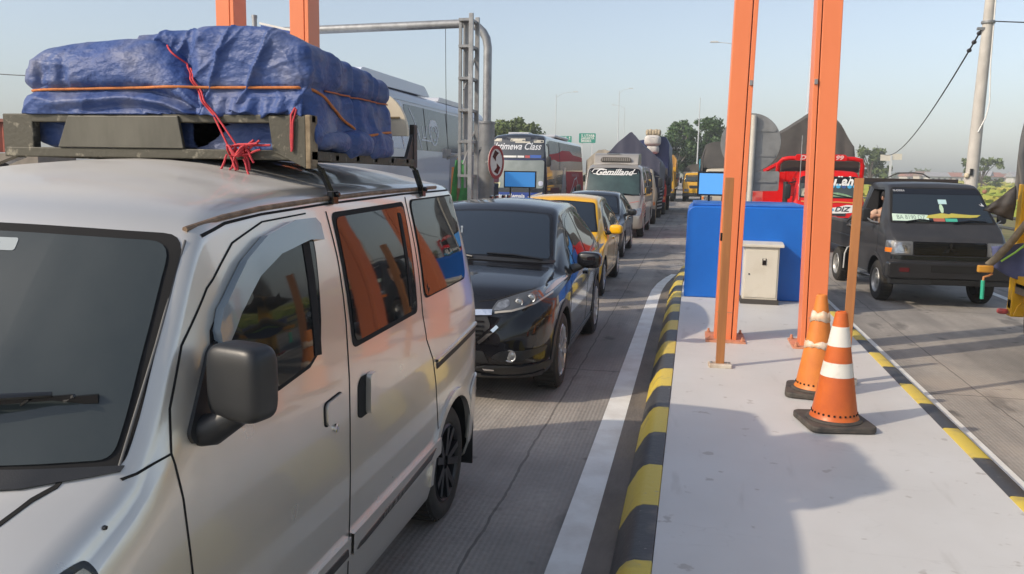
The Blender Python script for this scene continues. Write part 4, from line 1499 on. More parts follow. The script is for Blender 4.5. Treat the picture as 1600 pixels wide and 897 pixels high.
# ================================================================== BLACK COMPACT SUV
suv_p = paint('black car paint', (.005, .005, .007), 0, .3, 1.0, (.10, .09, .075), .03)
suv = thing('suv', 'glossy black compact SUV with two-tone alloy wheels queuing right behind the silver van', 'car', (-1.945, 6.27, 0))
HK = [
    (.00, .42, .50, .56, .44, .66, .05, .0, .0),
    (.02, .34, .68, .64, .58, .77, .05, .06, .0),
    (.07, .26, .79, .72, .68, .865, .05, .16, .01),
    (.18, .22, .85, .80, .74, .945, .055, .21, .02),
    (.42, .20, .878, .87, .765, 1.0, .06, .19, .028),
    (.80, .20, .886, .91, .755, 1.05, .065, .14, .032),
    (1.05, .20, .888, .93, .74, 1.075, .055, .14, .03),
    (1.09, .20, .888, .94, .735, 1.10, .055, .14, .028),
    (1.45, .20, .888, .95, .69, 1.33, .06, .10, .03),
    (1.86, .20, .888, .96, .65, 1.54, .07, .06, .025),
    (1.98, .20, .888, .965, .645, 1.575, .085, .04, .03),
    (2.45, .20, .888, .97, .64, 1.61, .09, .0, .04),
    (3.0, .20, .886, .99, .625, 1.60, .09, .0, .04),
    (3.5, .21, .88, 1.02, .60, 1.555, .08, .0, .04),
    (3.78, .23, .86, 1.04, .56, 1.50, .06, -.02, .03),
    (3.86, .24, .855, 1.04, .55, 1.45, .06, -.05, .02),
    (4.05, .26, .84, 1.03, .60, 1.17, .07, -.12, .02),
    (4.15, .28, .81, .93, .64, 1.05, .07, -.16, .01),
    (4.26, .32, .74, .80, .62, .92, .07, -.14, .0),
    (4.29, .40, .60, .70, .5, .8, .05, -.08, .0),
]
HRA, HFA, HR = 3.42, .85, .335
hbody, HB = loft_body('body', HK, suv_p, suv, .05, .014, [arch_cut(s * .886, y, HR, HR + .06, .28) for s in (1, -1) for y in (HFA, HRA)])
for s, fc in ((1, 'R'), (-1, 'L')):
    for y in (HFA, HRA):
        wheel(suv, s * .872, y, HR, .215, 'alloy')
        arc = [(y + (HR + .085) * cos(a), HR + (HR + .085) * sin(a)) for a in np.linspace(-.05, pi + .05, 28)]
        ribbon('arch_cladding', arc, .06, fc, HB, black_pl, suv, .008, .03, .02)
    ribbon('sill_cladding', [(1.30, .27), (2.98, .275)], .13, fc, HB, black_pl, suv, .008, .05, .02)
    gl = [(1.42, 1.0), (1.62, 1.18), (1.85, 1.34), (2.05, 1.44), (2.4, 1.487), (2.8, 1.488), (3.15, 1.455), (3.45, 1.37), (3.62, 1.20), (3.55, 1.13), (3.0, 1.05), (2.2, 1.0), (1.6, .98)]
    decal('window_seal', grow(gl, .02), fc, HB, gloss_black, suv, .002, .06)
    decal('front_window', [(1.66, 1.0), (1.70, 1.19), (1.87, 1.32), (2.06, 1.415), (2.40, 1.47), (2.44, 1.47), (2.40, 1.02)], fc, HB, glass, suv, .005, .05)
    decal('quarter_window', [(1.47, 1.005), (1.625, 1.16), (1.605, .995)], fc, HB, glass, suv, .005, .05)
    decal('rear_window', [(2.52, 1.47), (2.8, 1.472), (3.12, 1.44), (3.40, 1.355), (3.54, 1.20), (3.3, 1.10), (2.52, 1.03)], fc, HB, glass, suv, .005, .05)
    ribbon('panel_gap', [[(1.22, .96), (1.24, .8), (1.255, .55), (1.25, .34), (1.4, .335), (2.36, .335), (2.44, .6), (2.47, .98)], [(2.38, .335), (2.9, .34), (3.02, .55), (3.12, .78), (3.28, .88), (3.42, 1.06)]], .006, fc, HB, seam_m, suv, .0015)
    ribbon('belt_trim', [(1.48, .955), (2.2, .975), (3.0, 1.038), (3.5, 1.105)], .014, fc, HB, gloss_black, suv, .008)
    decal('door_handle', roundpoly([(2.18, .86), (2.36, .875), (2.36, .905), (2.18, .89)], .012), fc, HB, suv_p, suv, .028, .04, .028)
    # mirror
    mo = pod('wing_mirror', (s * 1.01, 1.52, 1.075), (.235, .13, .155), suv_p, suv, .55, Matrix.Rotation(radians(-s * 12), 3, 'Z'))
    MB().tube([(s * .83, 1.50, .98), (s * .92, 1.51, 1.01), (s * .98, 1.52, 1.04)], [.05, .035, .03], 10).build('mirror_arm', black_pl, mo, True)
    # lamps
    def mp(poly):
        return poly if s > 0 else mirrorpoly(poly)
    decal('headlight', mp(roundpoly([(.40, .775), (.55, .785), (.72, .83), (.82, .885), (.872, .95), (.85, .965), (.74, .945), (.58, .905), (.44, .86)], .02)), 'F', HB, lens_dark, suv, .004, .03)
    lz = decal('headlight_lens', mp(roundpoly([(.425, .79), (.50, .797), (.55, .83), (.53, .872), (.455, .85)], .02)), 'F', HB, lens, suv, .008, .02)
    for cx, cz in ((.61, .853), (.695, .88)):
        hh, nn = cast(HB, 'F', s * cx, cz)
        MB().lathe([(.038, -.006), (.036, -.012), (.028, -.008), (.020, -.012), (0, -.016)], hh, 'y', 20).build('projector', lens, lz, True, 40)
    decal('indicator', mp(roundpoly([(.765, .885), (.80, .893), (.855, .945), (.835, .956), (.78, .938)], .012)), 'F', HB, mat('pale amber lens', (.42, .27, .19), .15, coat=1.0), lz, .008, .03)
    ribbon('light_strip', mp([(.44, .776), (.57, .79), (.72, .832), (.82, .888)]), .014, 'F', HB, mat('clear strip', (.45, .41, .35), .2, .3, coat=1.0), lz, .009, .03)
    # fog lamp recess, lamp, lower lip
    decal('fog_recess', mp(roundpoly([(.42, .42), (.50, .475), (.70, .475), (.83, .49), (.81, .445), (.66, .395), (.52, .385)], .025)), 'F', HB, black_pl, suv, .005, .03)
    hh, nn = cast(HB, 'F', s * .575, .435)
    fl = MB().lathe([(.052, -.002), (.050, -.010), (.040, -.008), (.036, -.002)], hh, 'y', 24, caps=False).lathe([(.042, -.004), (.03, -.010), (0, -.012)], hh, 'y', 24).build('fog_lamp', lens, suv, True, 50)
    decal('lower_trim', mp(roundpoly([(.25, .32), (.36, .345), (.84, .355), (.82, .30), (.5, .275)], .012)), 'F', HB, black_pl, suv, .022, .04, .022)
    decal('lower_lip', mp(roundpoly([(.10, .262), (.5, .272), (.80, .292), (.78, .262), (.5, .248)], .01)), 'F', HB, black_pl, suv, .03, .04, .03)
    decal('silver_accent', mp(roundpoly([(.345, .338), (.44, .33), (.44, .316), (.36, .318)], .004)), 'F', HB, chrome, suv, .026, .03)
    ribbon('bonnet_gap', mp([(.30, .855), (.42, .868), (.58, .912), (.76, .955)]), .007, 'F', HB, seam_m, suv, .0015)
    ribbon('bumper_crease', mp([(.47, .64), (.60, .685), (.74, .72), (.84, .725)]), .010, 'F', HB, gloss_black, suv, .006, .04, .01)
    decal('tail_lamp', mirrorpoly(mp(roundpoly([(.50, .92), (.80, .92), (.80, 1.02), (.55, 1.0)], .02))), 'B', HB, red_lens, suv, .006, .04)
ws = roundpoly([(-.71, 1.08), (-.35, 1.105), (0, 1.112), (.35, 1.105), (.71, 1.08), (.60, 1.485), (.3, 1.508), (0, 1.515), (-.3, 1.508), (-.60, 1.485)], [.04, .2, .2, .2, .04, .06, .2, .2, .2, .06])
decal('windscreen_border', ws, 'F', HB, gloss_black, suv, .003, .05)
sg = decal('windscreen', [(u * .955, 1.297 + (v - 1.297) * .92) for u, v in ws], 'F', HB, mat('dark windscreen', (.016, .024, .036), .05, spec=.8), suv, .006, .04)
decal('cowl', roundpoly([(-.725, 1.062), (0, 1.085), (.725, 1.062), (.72, 1.088), (0, 1.112), (-.72, 1.088)], .01), 'F', HB, black_pl, suv, .007, .05)
for a, b_ in (((.62, 1.085), (.10, 1.13)), ((-.02, 1.095), (-.55, 1.13))):
    MB().tube([vf(*a, .02, HB), vf((a[0] + b_[0]) / 2, (a[1] + b_[1]) / 2 + .008, .022, HB), vf(*b_, .016, HB)], [.012, .011, .008], 8).build('wiper', gloss_black, suv, True)
hh, nn = cast(HB, 'F', -.22, 1.30)
MB().box(hh + nn * .008, (.012, .004, .09)).box(hh + nn * .008 + Vector((0, 0, .05)), (.02, .004, .02)).build('hanging_charm', mat('pale charm', (.30, .34, .38), .5), sg)
# grille with chrome wing
decal('grille', roundpoly([(-.42, .67), (-.36, .80), (0, .815), (.36, .80), (.42, .67), (.30, .56), (-.30, .56)], .03), 'F', HB, black_pl, suv, .006, .04)
for z in (.60, .635, .67, .705):
    ribbon('grille_bar', [(-.36, z), (0, z + .004), (.36, z)], .012, 'F', HB, gloss_black, suv, .016)
ribbon('chrome_bar', [(-.42, .775), (-.2, .769), (0, .767), (.2, .769), (.42, .775)], .040, 'F', HB, chrome, suv, .022, .04, .02)
for s in (1, -1):
    ribbon('chrome_wing', [(s * .47, .675), (s * .43, .635), (s * .37, .575), (s * .32, .535)], .026, 'F', HB, chrome, suv, .014, .03, .014)
for k in range(2):
    hh = vf(.18 * (k * 2 - 1) * .35, 1.555, 0, HB, 'F')
    for dx in (-.03, .03):
        p = cast(HB, 'T', -.30 + k * .14 + dx, 3.05)[0]
        pod('roof_fin', p + Vector((0, 0, .012)), (.025, .18, .05), gloss_black, suv, .8)
decal('lower_intake', roundpoly([(-.40, .37), (.40, .37), (.36, .47), (-.36, .47)], .02), 'F', HB, black_pl, suv, .004, .05)
MB().box((0, .02, .62), (.44, .03, .02)).build('plate_mount', gloss_black, suv)
pl_ = MB().box((0, -.005, .53), (.44, .015, .13)).build('number_plate', mat('plate black', (.012, .012, .012), .4), suv)

# ================================================================== HATCHBACKS
def hatch(root, p, L=3.6, w=.82, h=1.49, fa=.72, ra=3.05, R=.285, style='grey', wsm=None, mirror_m=None, roof_m=None):
    k = w / .82
    z = h / 1.49
    keys = [
        (.00, .38, .48 * k, .50, .42 * k, .58, .05, .0, .0), (.02, .30, .64 * k, .56, .56 * k, .68, .06, .06, .0), (.07, .23, .74 * k, .62, .64 * k, .76, .07, .15, .01),
        (.22, .20, .80 * k, .70, .68 * k, .83, .07, .18, .02), (.50, .19, .815 * k, .78, .70 * k, .90, .07, .14, .03), (.80, .19, .82 * k, .84, .69 * k, .965, .055, .14, .03),
        (.84, .19, .82 * k, .85, .685 * k, .99, .055, .14, .03), (1.2, .19, .82 * k, .88, .64 * k, 1.25 * z, .06, .09, .03), (1.52, .19, .82 * k, .90, .60 * k, 1.43 * z, .07, .06, .025),
        (1.65, .19, .82 * k, .91, .595 * k, 1.465 * z, .08, .03, .03), (2.1, .19, .82 * k, .92, .59 * k, 1.49 * z, .08, .0, .03), (2.7, .19, .818 * k, .94, .58 * k, 1.475 * z, .08, .0, .03),
        (3.2, .20, .81 * k, .96, .56 * k, 1.43 * z, .07, .0, .03), (3.34, .21, .80 * k, .96, .55 * k, 1.38 * z, .06, -.03, .02), (3.50, .24, .785 * k, .92, .58 * k, 1.05, .06, -.09, .01),
        (3.58, .28, .72 * k, .75, .55 * k, .85, .06, -.08, .0), (3.60, .36, .6 * k, .6, .5 * k, .7, .05, -.05, .0)]
    keys = [(a[0] * L / 3.6, *a[1:]) for a in keys]
    body, B = loft_body('body', keys, p, root, .06, .012, [arch_cut(s * w, y, R, R + .055, .26) for s in (1, -1) for y in (fa, ra)])
    f = L / 3.6
    for s, fc in ((1, 'R'), (-1, 'L')):
        for y in (fa, ra):
            wheel(root, s * (w - .015), y, R, .18, style)
        gl = [(1.12, .93), (1.30, 1.10), (1.55, 1.27), (1.78, 1.36), (2.2, 1.395), (2.7, 1.38), (3.05, 1.32), (3.22, 1.15), (3.1, 1.05), (2.4, .985), (1.6, .94)]
        gl = [(u * f, v if v < 1.0 else 1.0 + (v - 1.0) * (h - 1.0) / .49) for u, v in gl]
        decal('window_seal', grow(gl, .015), fc, B, gloss_black, root, .002, .07)
        decal('front_window', [(1.30 * f, .955), (1.42 * f, 1.15), (1.58 * f, 1.255), (1.80 * f, 1.335), (2.12 * f, 1.37), (2.08 * f, .985)], fc, B, glass, root, .005, .06)
        decal('rear_window', [(2.20 * f, 1.37), (2.68 * f, 1.36), (3.0 * f, 1.30), (3.14 * f, 1.15), (3.05 * f, 1.075), (2.2 * f, 1.0)], fc, B, glass, root, .005, .06)
        ribbon('panel_gap', [[(1.05 * f, .92), (1.08 * f, .7), (1.10 * f, .32), (2.05 * f, .31), (2.12 * f, .6), (2.15 * f, .97)], [(2.05 * f, .31), (2.5 * f, .31), (2.66 * f, .6), (2.95 * f, .85), (3.0 * f, 1.03)]], .007, fc, B, seam_m, root, .0015)
        decal('door_handle', roundpoly([(1.85 * f, .80), (2.03 * f, .81), (2.03 * f, .84), (1.85 * f, .83)], .01), fc, B, p, root, .024, .05, .024)
        mo = pod('wing_mirror', (s * (w + .10), 1.26 * f, 1.0), (.21, .12, .15), mirror_m or p, root, .6, Matrix.Rotation(radians(-s * 10), 3, 'Z'))
        MB().tube([(s * (w - .06), 1.25 * f, .93), (s * (w + .06), 1.26 * f, .97)], [.04, .03], 10).build('mirror_arm', black_pl, mo, True)

        def mp(poly):
            return poly if s > 0 else mirrorpoly(poly)
        decal('headlight', mp(roundpoly([(.38 * k, .66), (.56 * k, .67), (.74 * k, .73), (.79 * k, .81), (.70 * k, .80), (.46 * k, .735)], .02)), 'F', B, lens_dark, root, .005, .04)
        decal('headlight_lens', mp(roundpoly([(.43 * k, .67), (.56 * k, .68), (.72 * k, .735), (.74 * k, .775), (.52 * k, .735)], .02)), 'F', B, lens, root, .009, .04)
        decal('fog_lamp', mp(roundpoly([(.52 * k, .36), (.64 * k, .36), (.64 * k, .43), (.52 * k, .43)], .03)), 'F', B, lens, root, .008, .04)
        decal('tail_lamp', mirrorpoly(mp(roundpoly([(.5 * k, .80), (.72 * k, .80), (.70 * k, .98), (.55 * k, .98)], .02))), 'B', B, red_lens, root, .006, .05)
    ws = roundpoly([(-.66 * k, .965), (0, .995), (.66 * k, .965), (.55 * k, 1.37 * z), (0, 1.405 * z), (-.55 * k, 1.37 * z)], [.03, .2, .03, .05, .2, .05])
    decal('windscreen_border', ws, 'F', B, gloss_black, root, .003, .06)
    decal('windscreen', [(u * .955, 1.18 + (v - 1.18) * .92) for u, v in ws], 'F', B, wsm or mat('dark windscreen', (.016, .024, .036), .05), root, .006, .05)
    for a, b_ in (((.56, .97), (.06, 1.01)), ((-.04, .98), (-.5, 1.01))):
        MB().tube([vf(*a, .02, B), vf(*b_, .018, B)], [.011, .008], 8).build('wiper', gloss_black, root, True)
    decal('grille', roundpoly([(-.34 * k, .55), (.34 * k, .55), (.36 * k, .66), (-.36 * k, .66)], .03), 'F', B, black_pl, root, .006, .05)
    decal('lower_intake', roundpoly([(-.42 * k, .30), (.42 * k, .30), (.38 * k, .42), (-.38 * k, .42)], .03), 'F', B, black_pl, root, .006, .05)
    pp = MB().box((0, -.012, .49), (.42, .014, .12)).build('number_plate', mat('plate black', (.012, .012, .012), .4), root)
    return B


yel = thing('hatchback', 'small yellow hatchback with a yellow wing mirror between the black SUV and the dark car', 'car', (-2.12, 12.05, 0))
yel_p = paint('yellow car paint', (.80, .42, .004), 0, .28, 1.0, (.45, .30, .10), .06)
hatch(yel, yel_p, 3.62, .835, 1.53, .74, 3.12, .29, 'alloy')
drk = thing('hatchback', 'dark grey hatchback with a black wing mirror in front of the silver minibus', 'car', (-2.30, 18.05, 0))
drk_p = paint('dark grey car paint', (.016, .019, .024), .2, .3, 1.0, (.12, .11, .10), .06)
hatch(drk, drk_p, 3.75, .83, 1.47, .78, 3.05, .285, 'alloy')

# ================================================================== SILVER MINIBUS
mb_p = paint('silver beige paint', (.40, .375, .34), .5, .36, .8, (.36, .30, .22), .25)
mbs = thing('minibus', 'silver beige minibus with white script across its windscreen top and a roof pod', 'minibus', (-2.32, 24.2, 0))
MK = [
    (.00, .38, .80, .60, .70, .70, .05, .0, .0), (.02, .32, .87, .75, .78, .88, .06, .06, .0), (.05, .28, .90, .95, .82, 1.06, .07, .10, .01), (.14, .27, .92, 1.08, .84, 1.20, .06, .12, .02),
    (.17, .27, .92, 1.12, .84, 1.25, .06, .12, .02), (.45, .27, .93, 1.22, .82, 1.80, .08, .10, .02), (.62, .27, .93, 1.25, .81, 2.06, .10, .08, .03), (.75, .27, .93, 1.26, .80, 2.13, .12, .05, .04),
    (1.2, .27, .93, 1.27, .80, 2.19, .13, 0, .05), (5.4, .27, .93, 1.27, .80, 2.19, .13, 0, .05), (5.7, .3, .92, 1.25, .78, 2.12, .12, -.04, .04), (5.8, .4, .85, 1.1, .74, 1.8, .1, -.05, .02)]
mbody, MBV = loft_body('body', MK, mb_p, mbs, .09, 0, [arch_cut(s * .93, y, .36, .44, .3) for s in (1, -1) for y in (1.0, 4.2)])
for s, fc in ((1, 'R'), (-1, 'L')):
    for y in (1.0, 4.2):
        wheel(mbs, s * .90, y, .36, .2, 'steel')
    decal('front_window', roundpoly([(.72, 1.30), (1.05, 1.92), (1.55, 1.95), (1.55, 1.24), (.8, 1.24)], .05), fc, MBV, glass, mbs, .005, .08)
    for k in range(3):
        decal('side_window', roundpoly([(1.7 + k * 1.25, 1.24), (1.7 + k * 1.25, 1.95), (2.85 + k * 1.25, 1.95), (2.85 + k * 1.25, 1.24)], .06), fc, MBV, glass, mbs, .005, .1)
    decal('white_swoosh', [(1.65, 1.95), (1.95, 2.02), (2.3, 1.9), (2.35, 1.6), (2.1, 1.35), (2.2, 1.6), (2.1, 1.8), (1.85, 1.88)], fc, MBV, white_p, mbs, .008, .1)
    for k in range(5):
        ribbon('pink_stripe', [(.25, .62 + k * .09), (1.0, .66 + k * .09)], .03, fc, MBV, mat('pink stripe', (.45, .16, .14), .5), mbs, .003)
    decal('headlight', [(s * x, z) for x, z in roundpoly([(.52, .66), (.84, .68), (.88, .80), (.84, .90), (.58, .84)], .03)][::s], 'F', MBV, lens, mbs, .006, .05)
    ribbon('swoosh_stripe', [(s * .30, .95), (s * .55, 1.04), (s * .84, 1.10)], .02, 'F', MBV, mat('pink stripe', (.45, .16, .14), .5), mbs, .003)
    pod('wing_mirror', (s * 1.03, .42, 1.42), (.14, .10, .24), black_pl, mbs, .5)
    MB().tube([(s * .88, .5, 1.25), (s * 1.0, .44, 1.34)], .018, 8).build('mirror_arm', black_pl, mbs, True)
wsp = roundpoly([(-.82, 1.24), (0, 1.255), (.82, 1.24), (.765, 2.02), (0, 2.05), (-.765, 2.02)], [.06, .2, .06, .12, .3, .12])
decal('windscreen_border', wsp, 'F', MBV, gloss_black, mbs, .003, .07)
wsg = decal('windscreen', [(u * .955, 1.56 + (v - 1.56) * .90) for u, v in wsp], 'F', MBV, glass_green, mbs, .006, .07)
decal('sun_strip', [(-.70, 1.86), (.70, 1.86), (.70, 1.98), (-.70, 1.98)], 'F', MBV, gloss_black, mbs, .009, .07)
letters('windscreen_lettering', 'Gemilland', .25, on_body('F', MBV, -.02, 1.90, .014), white_p, mbs, .5, 1.08, .006)
ribbon('lettering_flourish', [(-.62, 1.86), (-.3, 1.835), (.2, 1.845), (.66, 1.88)], .02, 'F', MBV, white_p, mbs, .014)
ribbon('lettering_flourish', [(-.66, 1.90), (-.60, 1.99), (-.35, 2.0), (-.22, 1.97)], .022, 'F', MBV, white_p, mbs, .014)
decal('bumper', roundpoly([(-.86, .36), (.86, .36), (.86, .58), (-.86, .58)], .04), 'F', MBV, mb_p, mbs, .05, .08, .05)
decal('grille', roundpoly([(-.45, .66), (.45, .66), (.45, .86), (-.45, .86)], .03), 'F', MBV, black_pl, mbs, .006, .08)
for a, b_ in (((.6, 1.25), (.0, 1.33)), ((-.1, 1.25), (-.65, 1.33))):
    MB().tube([vf(*a, .03, MBV), vf(*b_, .02, MBV)], .014, 6).build('wiper', gloss_black, mbs, True)
rp_ = MB().prism(roundpoly([(.95, 2.10), (1.20, 2.47), (2.35, 2.50), (2.6, 2.16)], .12), 'x', -.66, .66).build('roof_pod', mb_p, mbs, True, 40, .05, 3)
vb = MB().prism(roundpoly([(-.48, 2.24), (-.42, 2.36), (.42, 2.36), (.48, 2.24)], .05), 'y', .985, 1.09).build('vent', mat('vent dark', (.10, .09, .08), .7), rp_)
sl = MB()
for k in range(14):
    sl.box((-.40 + k * .0615, .99, 2.29), (.02, .03, .10))
sl.build('vent_grille', mb_p, rp_)
MB().prism([(-.3, 2.475), (.1, 2.475), (.1, 2.495), (-.3, 2.495)], 'y', 1.19, 1.25).build('roof_slot', gloss_black, rp_)
# chevron tail board behind the rear wheel of the minibus' right side
# ================================================================== BLACK PICKUP
lp = paint('matt black pickup paint', (.032, .034, .040), .1, .45, .3, (.12, .11, .10), .14)
pk = thing('pickup', 'matt black pickup truck with a paper plate behind its windscreen and the driver window open', 'pickup', (3.72, 13.18, 0), radians(5))
LK = [
    (.00, .52, .70, .70, .62, .80, .04, .0, .0), (.02, .45, .78, .84, .72, .94, .04, .02, .0), (.05, .40, .815, .92, .77, 1.01, .04, .04, .0), (.10, .38, .84, .96, .79, 1.05, .035, .05, .008),
    (.26, .36, .847, 1.09, .80, 1.185, .035, .05, .008), (.30, .35, .847, 1.10, .795, 1.215, .035, .05, .01), (.58, .34, .847, 1.12, .725, 1.50, .04, .05, .012), (.84, .33, .847, 1.14, .665, 1.765, .045, .04, .015),
    (.93, .33, .847, 1.14, .655, 1.81, .05, .03, .018), (1.3, .33, .847, 1.14, .65, 1.84, .055, 0, .02), (1.80, .33, .847, 1.14, .65, 1.84, .055, 0, .02), (1.88, .33, .842, 1.13, .64, 1.80, .05, 0, .015), (1.90, .37, .80, 1.0, .68, 1.7, .05, 0, .01)]


def cav():
    return MB().prism([(.92, .80), (1.80, .80), (1.76, 1.72), (1.02, 1.72), (.80, 1.40), (.66, 1.20), (.66, .80)], 'x', -.58, .58).build('cut', mat('cab interior', (.02, .02, .022), .8))


def win():
    return MB().prism(roundpoly([(.64, 1.17), (.92, 1.62), (1.02, 1.71), (1.60, 1.71), (1.63, 1.17)], .05), 'x', -1.0, -.5).build('cut', mat('cab interior', (.02, .02, .022), .8))


LRA, LFA, LR = 3.05, .66, .31
lbody, LB = loft_body('body', LK, lp, pk, .06, 0, [arch_cut(s * .845, LFA, LR, LR + .075, .27) for s in (1, -1)] + [cav, win])
for s, fc in ((1, 'R'), (-1, 'L')):
    for y in (LFA, LRA):
        wheel(pk, s * .82, y, LR, .185, 'steel')
    arc = [(LFA + (LR + .10) * cos(a), LR + (LR + .10) * sin(a)) for a in np.linspace(-.1, pi + .1, 24)]
    ribbon('arch_lip', arc, .05, fc, LB, lp, pk, .012, .04, .02)
    ribbon('panel_gap', [[(.62, 1.06), (.60, .95), (.62, .75)], [(1.12, .36), (1.70, .36), (1.72, 1.1), (1.66, 1.72), (1.1, 1.735), (.90, 1.60), (.62, 1.10)]], .008, fc, LB, seam_m, pk, .0015)
    decal('door_handle', roundpoly([(1.50, 1.0), (1.64, 1.0), (1.64, 1.045), (1.50, 1.045)], .012), fc, LB, chrome, pk, .02, .05, .02)
    # front corner: indicator, headlamp in a frame
    def mp(poly):
        return poly if s > 0 else mirrorpoly(poly)
    decal('lamp_frame', mp(roundpoly([(.52, .77), (.80, .77), (.80, .965), (.52, .965)], .02)), 'F', LB, mat('lamp surround', (.11, .115, .12), .4), pk, .012, .06, .015)
    decal('headlight', mp(roundpoly([(.555, .79), (.765, .79), (.765, .945), (.555, .945)], .02)), 'F', LB, lens, pk, .020, .03)
    decal('lamp_centre', mp(roundpoly([(.60, .82), (.72, .82), (.72, .91), (.60, .91)], .035)), 'F', LB, mat('lamp core', (.35, .36, .36), .1, .8, coat=1), pk, .024, .03)
    decal('side_lamp', roundpoly([(.045, .79), (.20, .79), (.20, .97), (.07, .97)], .015), fc, LB, lens, pk, .010, .03)
    decal('indicator', roundpoly([(.06, .80), (.19, .80), (.19, .865), (.06, .865)], .01), fc, LB, amber, pk, .014, .03)
    MB().box((s * .86, 1.35, .38), (.16, .55, .03)).box((s * .86, 1.35, .30), (.18, .55, .03)).build('side_step', mat('step steel', (.35, .36, .36), .4, .6), pk, bevel=.006)
decal('window_seal', roundpoly([(.63, 1.15), (.91, 1.63), (1.01, 1.725), (1.62, 1.725), (1.65, 1.15)], .05)[::1], 'R', LB, rubber, pk, .003, .07)
decal('front_window', roundpoly([(.67, 1.175), (.94, 1.62), (1.04, 1.70), (1.59, 1.70), (1.62, 1.175)], .05), 'R', LB, glass, pk, .006, .07)
wsl = roundpoly([(-.755, 1.222), (.755, 1.222), (.645, 1.75), (-.645, 1.75)], [.04, .04, .07, .07])
decal('windscreen_seal', wsl, 'F', LB, rubber, pk, .003, .06)
wsg = decal('windscreen', [(u * .955, 1.486 + (v - 1.486) * .92) for u, v in wsl], 'F', LB, mat('pickup windscreen', (.018, .026, .036), .05, spec=.7), pk, .007, .06)
decal('sun_strip', [(-.63, 1.645), (.63, 1.645), (.612, 1.725), (-.612, 1.725)], 'F', LB, mat('tint strip', (.010, .012, .018), .08), wsg, .009, .07)
pm = mat('paper plate', (.52, .66, .56), .5)
decal('paper_plate', [(-.715, 1.25), (-.20, 1.25), (-.205, 1.34), (-.705, 1.35)], 'F', LB, pm, wsg, .011, .07)
letters('plate_lettering', 'BA 8190 DZ', .085, on_body('F', LB, -.45, 1.298, .014), mat('faded ink', (.13, .20, .18), .6), wsg, 0, .92)
decal('leaf_garland', [(-.24, 1.295), (-.20, 1.335), (0, 1.37), (.1, 1.355), (.14, 1.37), (.25, 1.36), (.42, 1.35), (.56, 1.353), (.50, 1.32), (.40, 1.31), (.12, 1.307), (.0, 1.295)], 'F', LB, mat('yellow green garland', (.36, .42, .08), .7, col2=(.45, .33, .06), scale=40), wsg, .013, .05)
decal('red_toy', [(-.14, 1.25), (.02, 1.25), (.02, 1.295), (-.14, 1.295)], 'F', LB, mat('red brown toy', (.35, .10, .07), .6), wsg, .012, .05)
decal('green_toy', [(.03, 1.25), (.20, 1.25), (.20, 1.295), (.03, 1.295)], 'F', LB, mat('teal toy', (.05, .35, .25), .6), wsg, .012, .05)
decal('hanging_charm', roundpoly([(0, 1.375), (.03, 1.375), (.045, 1.44), (.03, 1.50), (-.0, 1.50), (-.015, 1.44)], .015), 'F', LB, mat('charm green', (.42, .58, .42), .6), wsg, .012, .05)
decal('mirror_card', [(-.01, 1.505), (.11, 1.505), (.11, 1.57), (-.01, 1.57)], 'F', LB, mat('pale blue card', (.42, .60, .62), .6), wsg, .012, .05)
letters('tint_lettering', 'ISUDEIRA', .04, on_body('F', LB, -.54, 1.695, .012), mat('grey ink', (.5, .52, .55), .6), wsg)
decal('grab_mark', [(.62, 1.53), (.655, 1.48), (.61, 1.485), (.585, 1.51), (.615, 1.49)], 'F', LB, mat('grey ink', (.5, .52, .55), .6), wsg, .012, .05)
for hx, hz, r in ((-.58, 1.315, .035), (-.47, 1.30, .04), (-.40, 1.30, .03)):
    h, n = cast(LB, 'F', hx, hz)
for a, b_ in (((-.55, 1.22), (-.15, 1.25)), ((.12, 1.22), (.62, 1.253))):
    MB().tube([vf(*a, .03, LB), vf((a[0] + b_[0]) / 2, a[1] + .035, .03, LB), vf(*b_, .02, LB)], [.013, .012, .009], 8).build('wiper', gloss_black, pk, True)
decal('grille', roundpoly([(-.50, .775), (.50, .775), (.51, .965), (-.51, .965)], .02), 'F', LB, gloss_black, pk, .010, .06)
gb = MB()
for k in range(6):
    h0 = vf(0, .80 + k * .028, .016, LB)
    gb.bar((-.49, h0.y, .80 + k * .028), (.49, h0.y, .80 + k * .028), .01, .008)
gb.build('grille_bars', mat('dark grille', (.012, .015, .0145), .25, .1), pk)
hh = vf(0, .87, .03, LB)
em = MB()
for a in (pi / 2, pi / 2 + 2 * pi / 3, pi / 2 - 2 * pi / 3):                # three diamonds
    cx, cz = .052 * cos(a), .052 * sin(a)
    dm = [(cx + .05 * cos(a), cz + .05 * sin(a)), (cx + .028 * cos(a + pi / 2), cz + .028 * sin(a + pi / 2)), (cx - .05 * cos(a), cz - .05 * sin(a)), (cx + .028 * cos(a - pi / 2), cz + .028 * sin(a - pi / 2))]
    em.prism([(u, hh.z + v) for u, v in dm], 'y', hh.y - .008, hh.y + .004)
em.build('emblem', mat('dark emblem', (.03, .032, .034), .25, .6), pk)
decal('lower_strip', [(-.80, .705), (.80, .705), (.80, .755), (-.80, .755)], 'F', LB, mat('dark grille', (.02, .025, .024), .3, .2), pk, .008, .06)
bp_ = MB().prism(roundpoly([(-.875, .43), (.875, .43), (.875, .67), (-.875, .67)], .05), 'y', -.10, .06).build('bumper', mat('bumper black', (.018, .018, .02), .38, rvar=.1, scale=5), pk, True, 35, .02, 3)
MB().prism(roundpoly([(-.28, .53), (.42, .53), (.42, .63), (-.28, .63)], .015), 'y', -.106, -.09).build('bumper_slot', seam_m, bp_)
MB().prism(roundpoly([(-.72, .53), (-.58, .53), (-.58, .59), (-.72, .59)], .015), 'y', -.106, -.09).build('bumper_lamp', mat('dark red lens', (.10, .015, .02), .2), bp_)
MB().prism(roundpoly([(-.84, .34), (.84, .34), (.84, .44), (-.84, .44)], .02), 'y', -.07, .05).build('bumper_lip', black_pl, bp_, True, 35, .015)
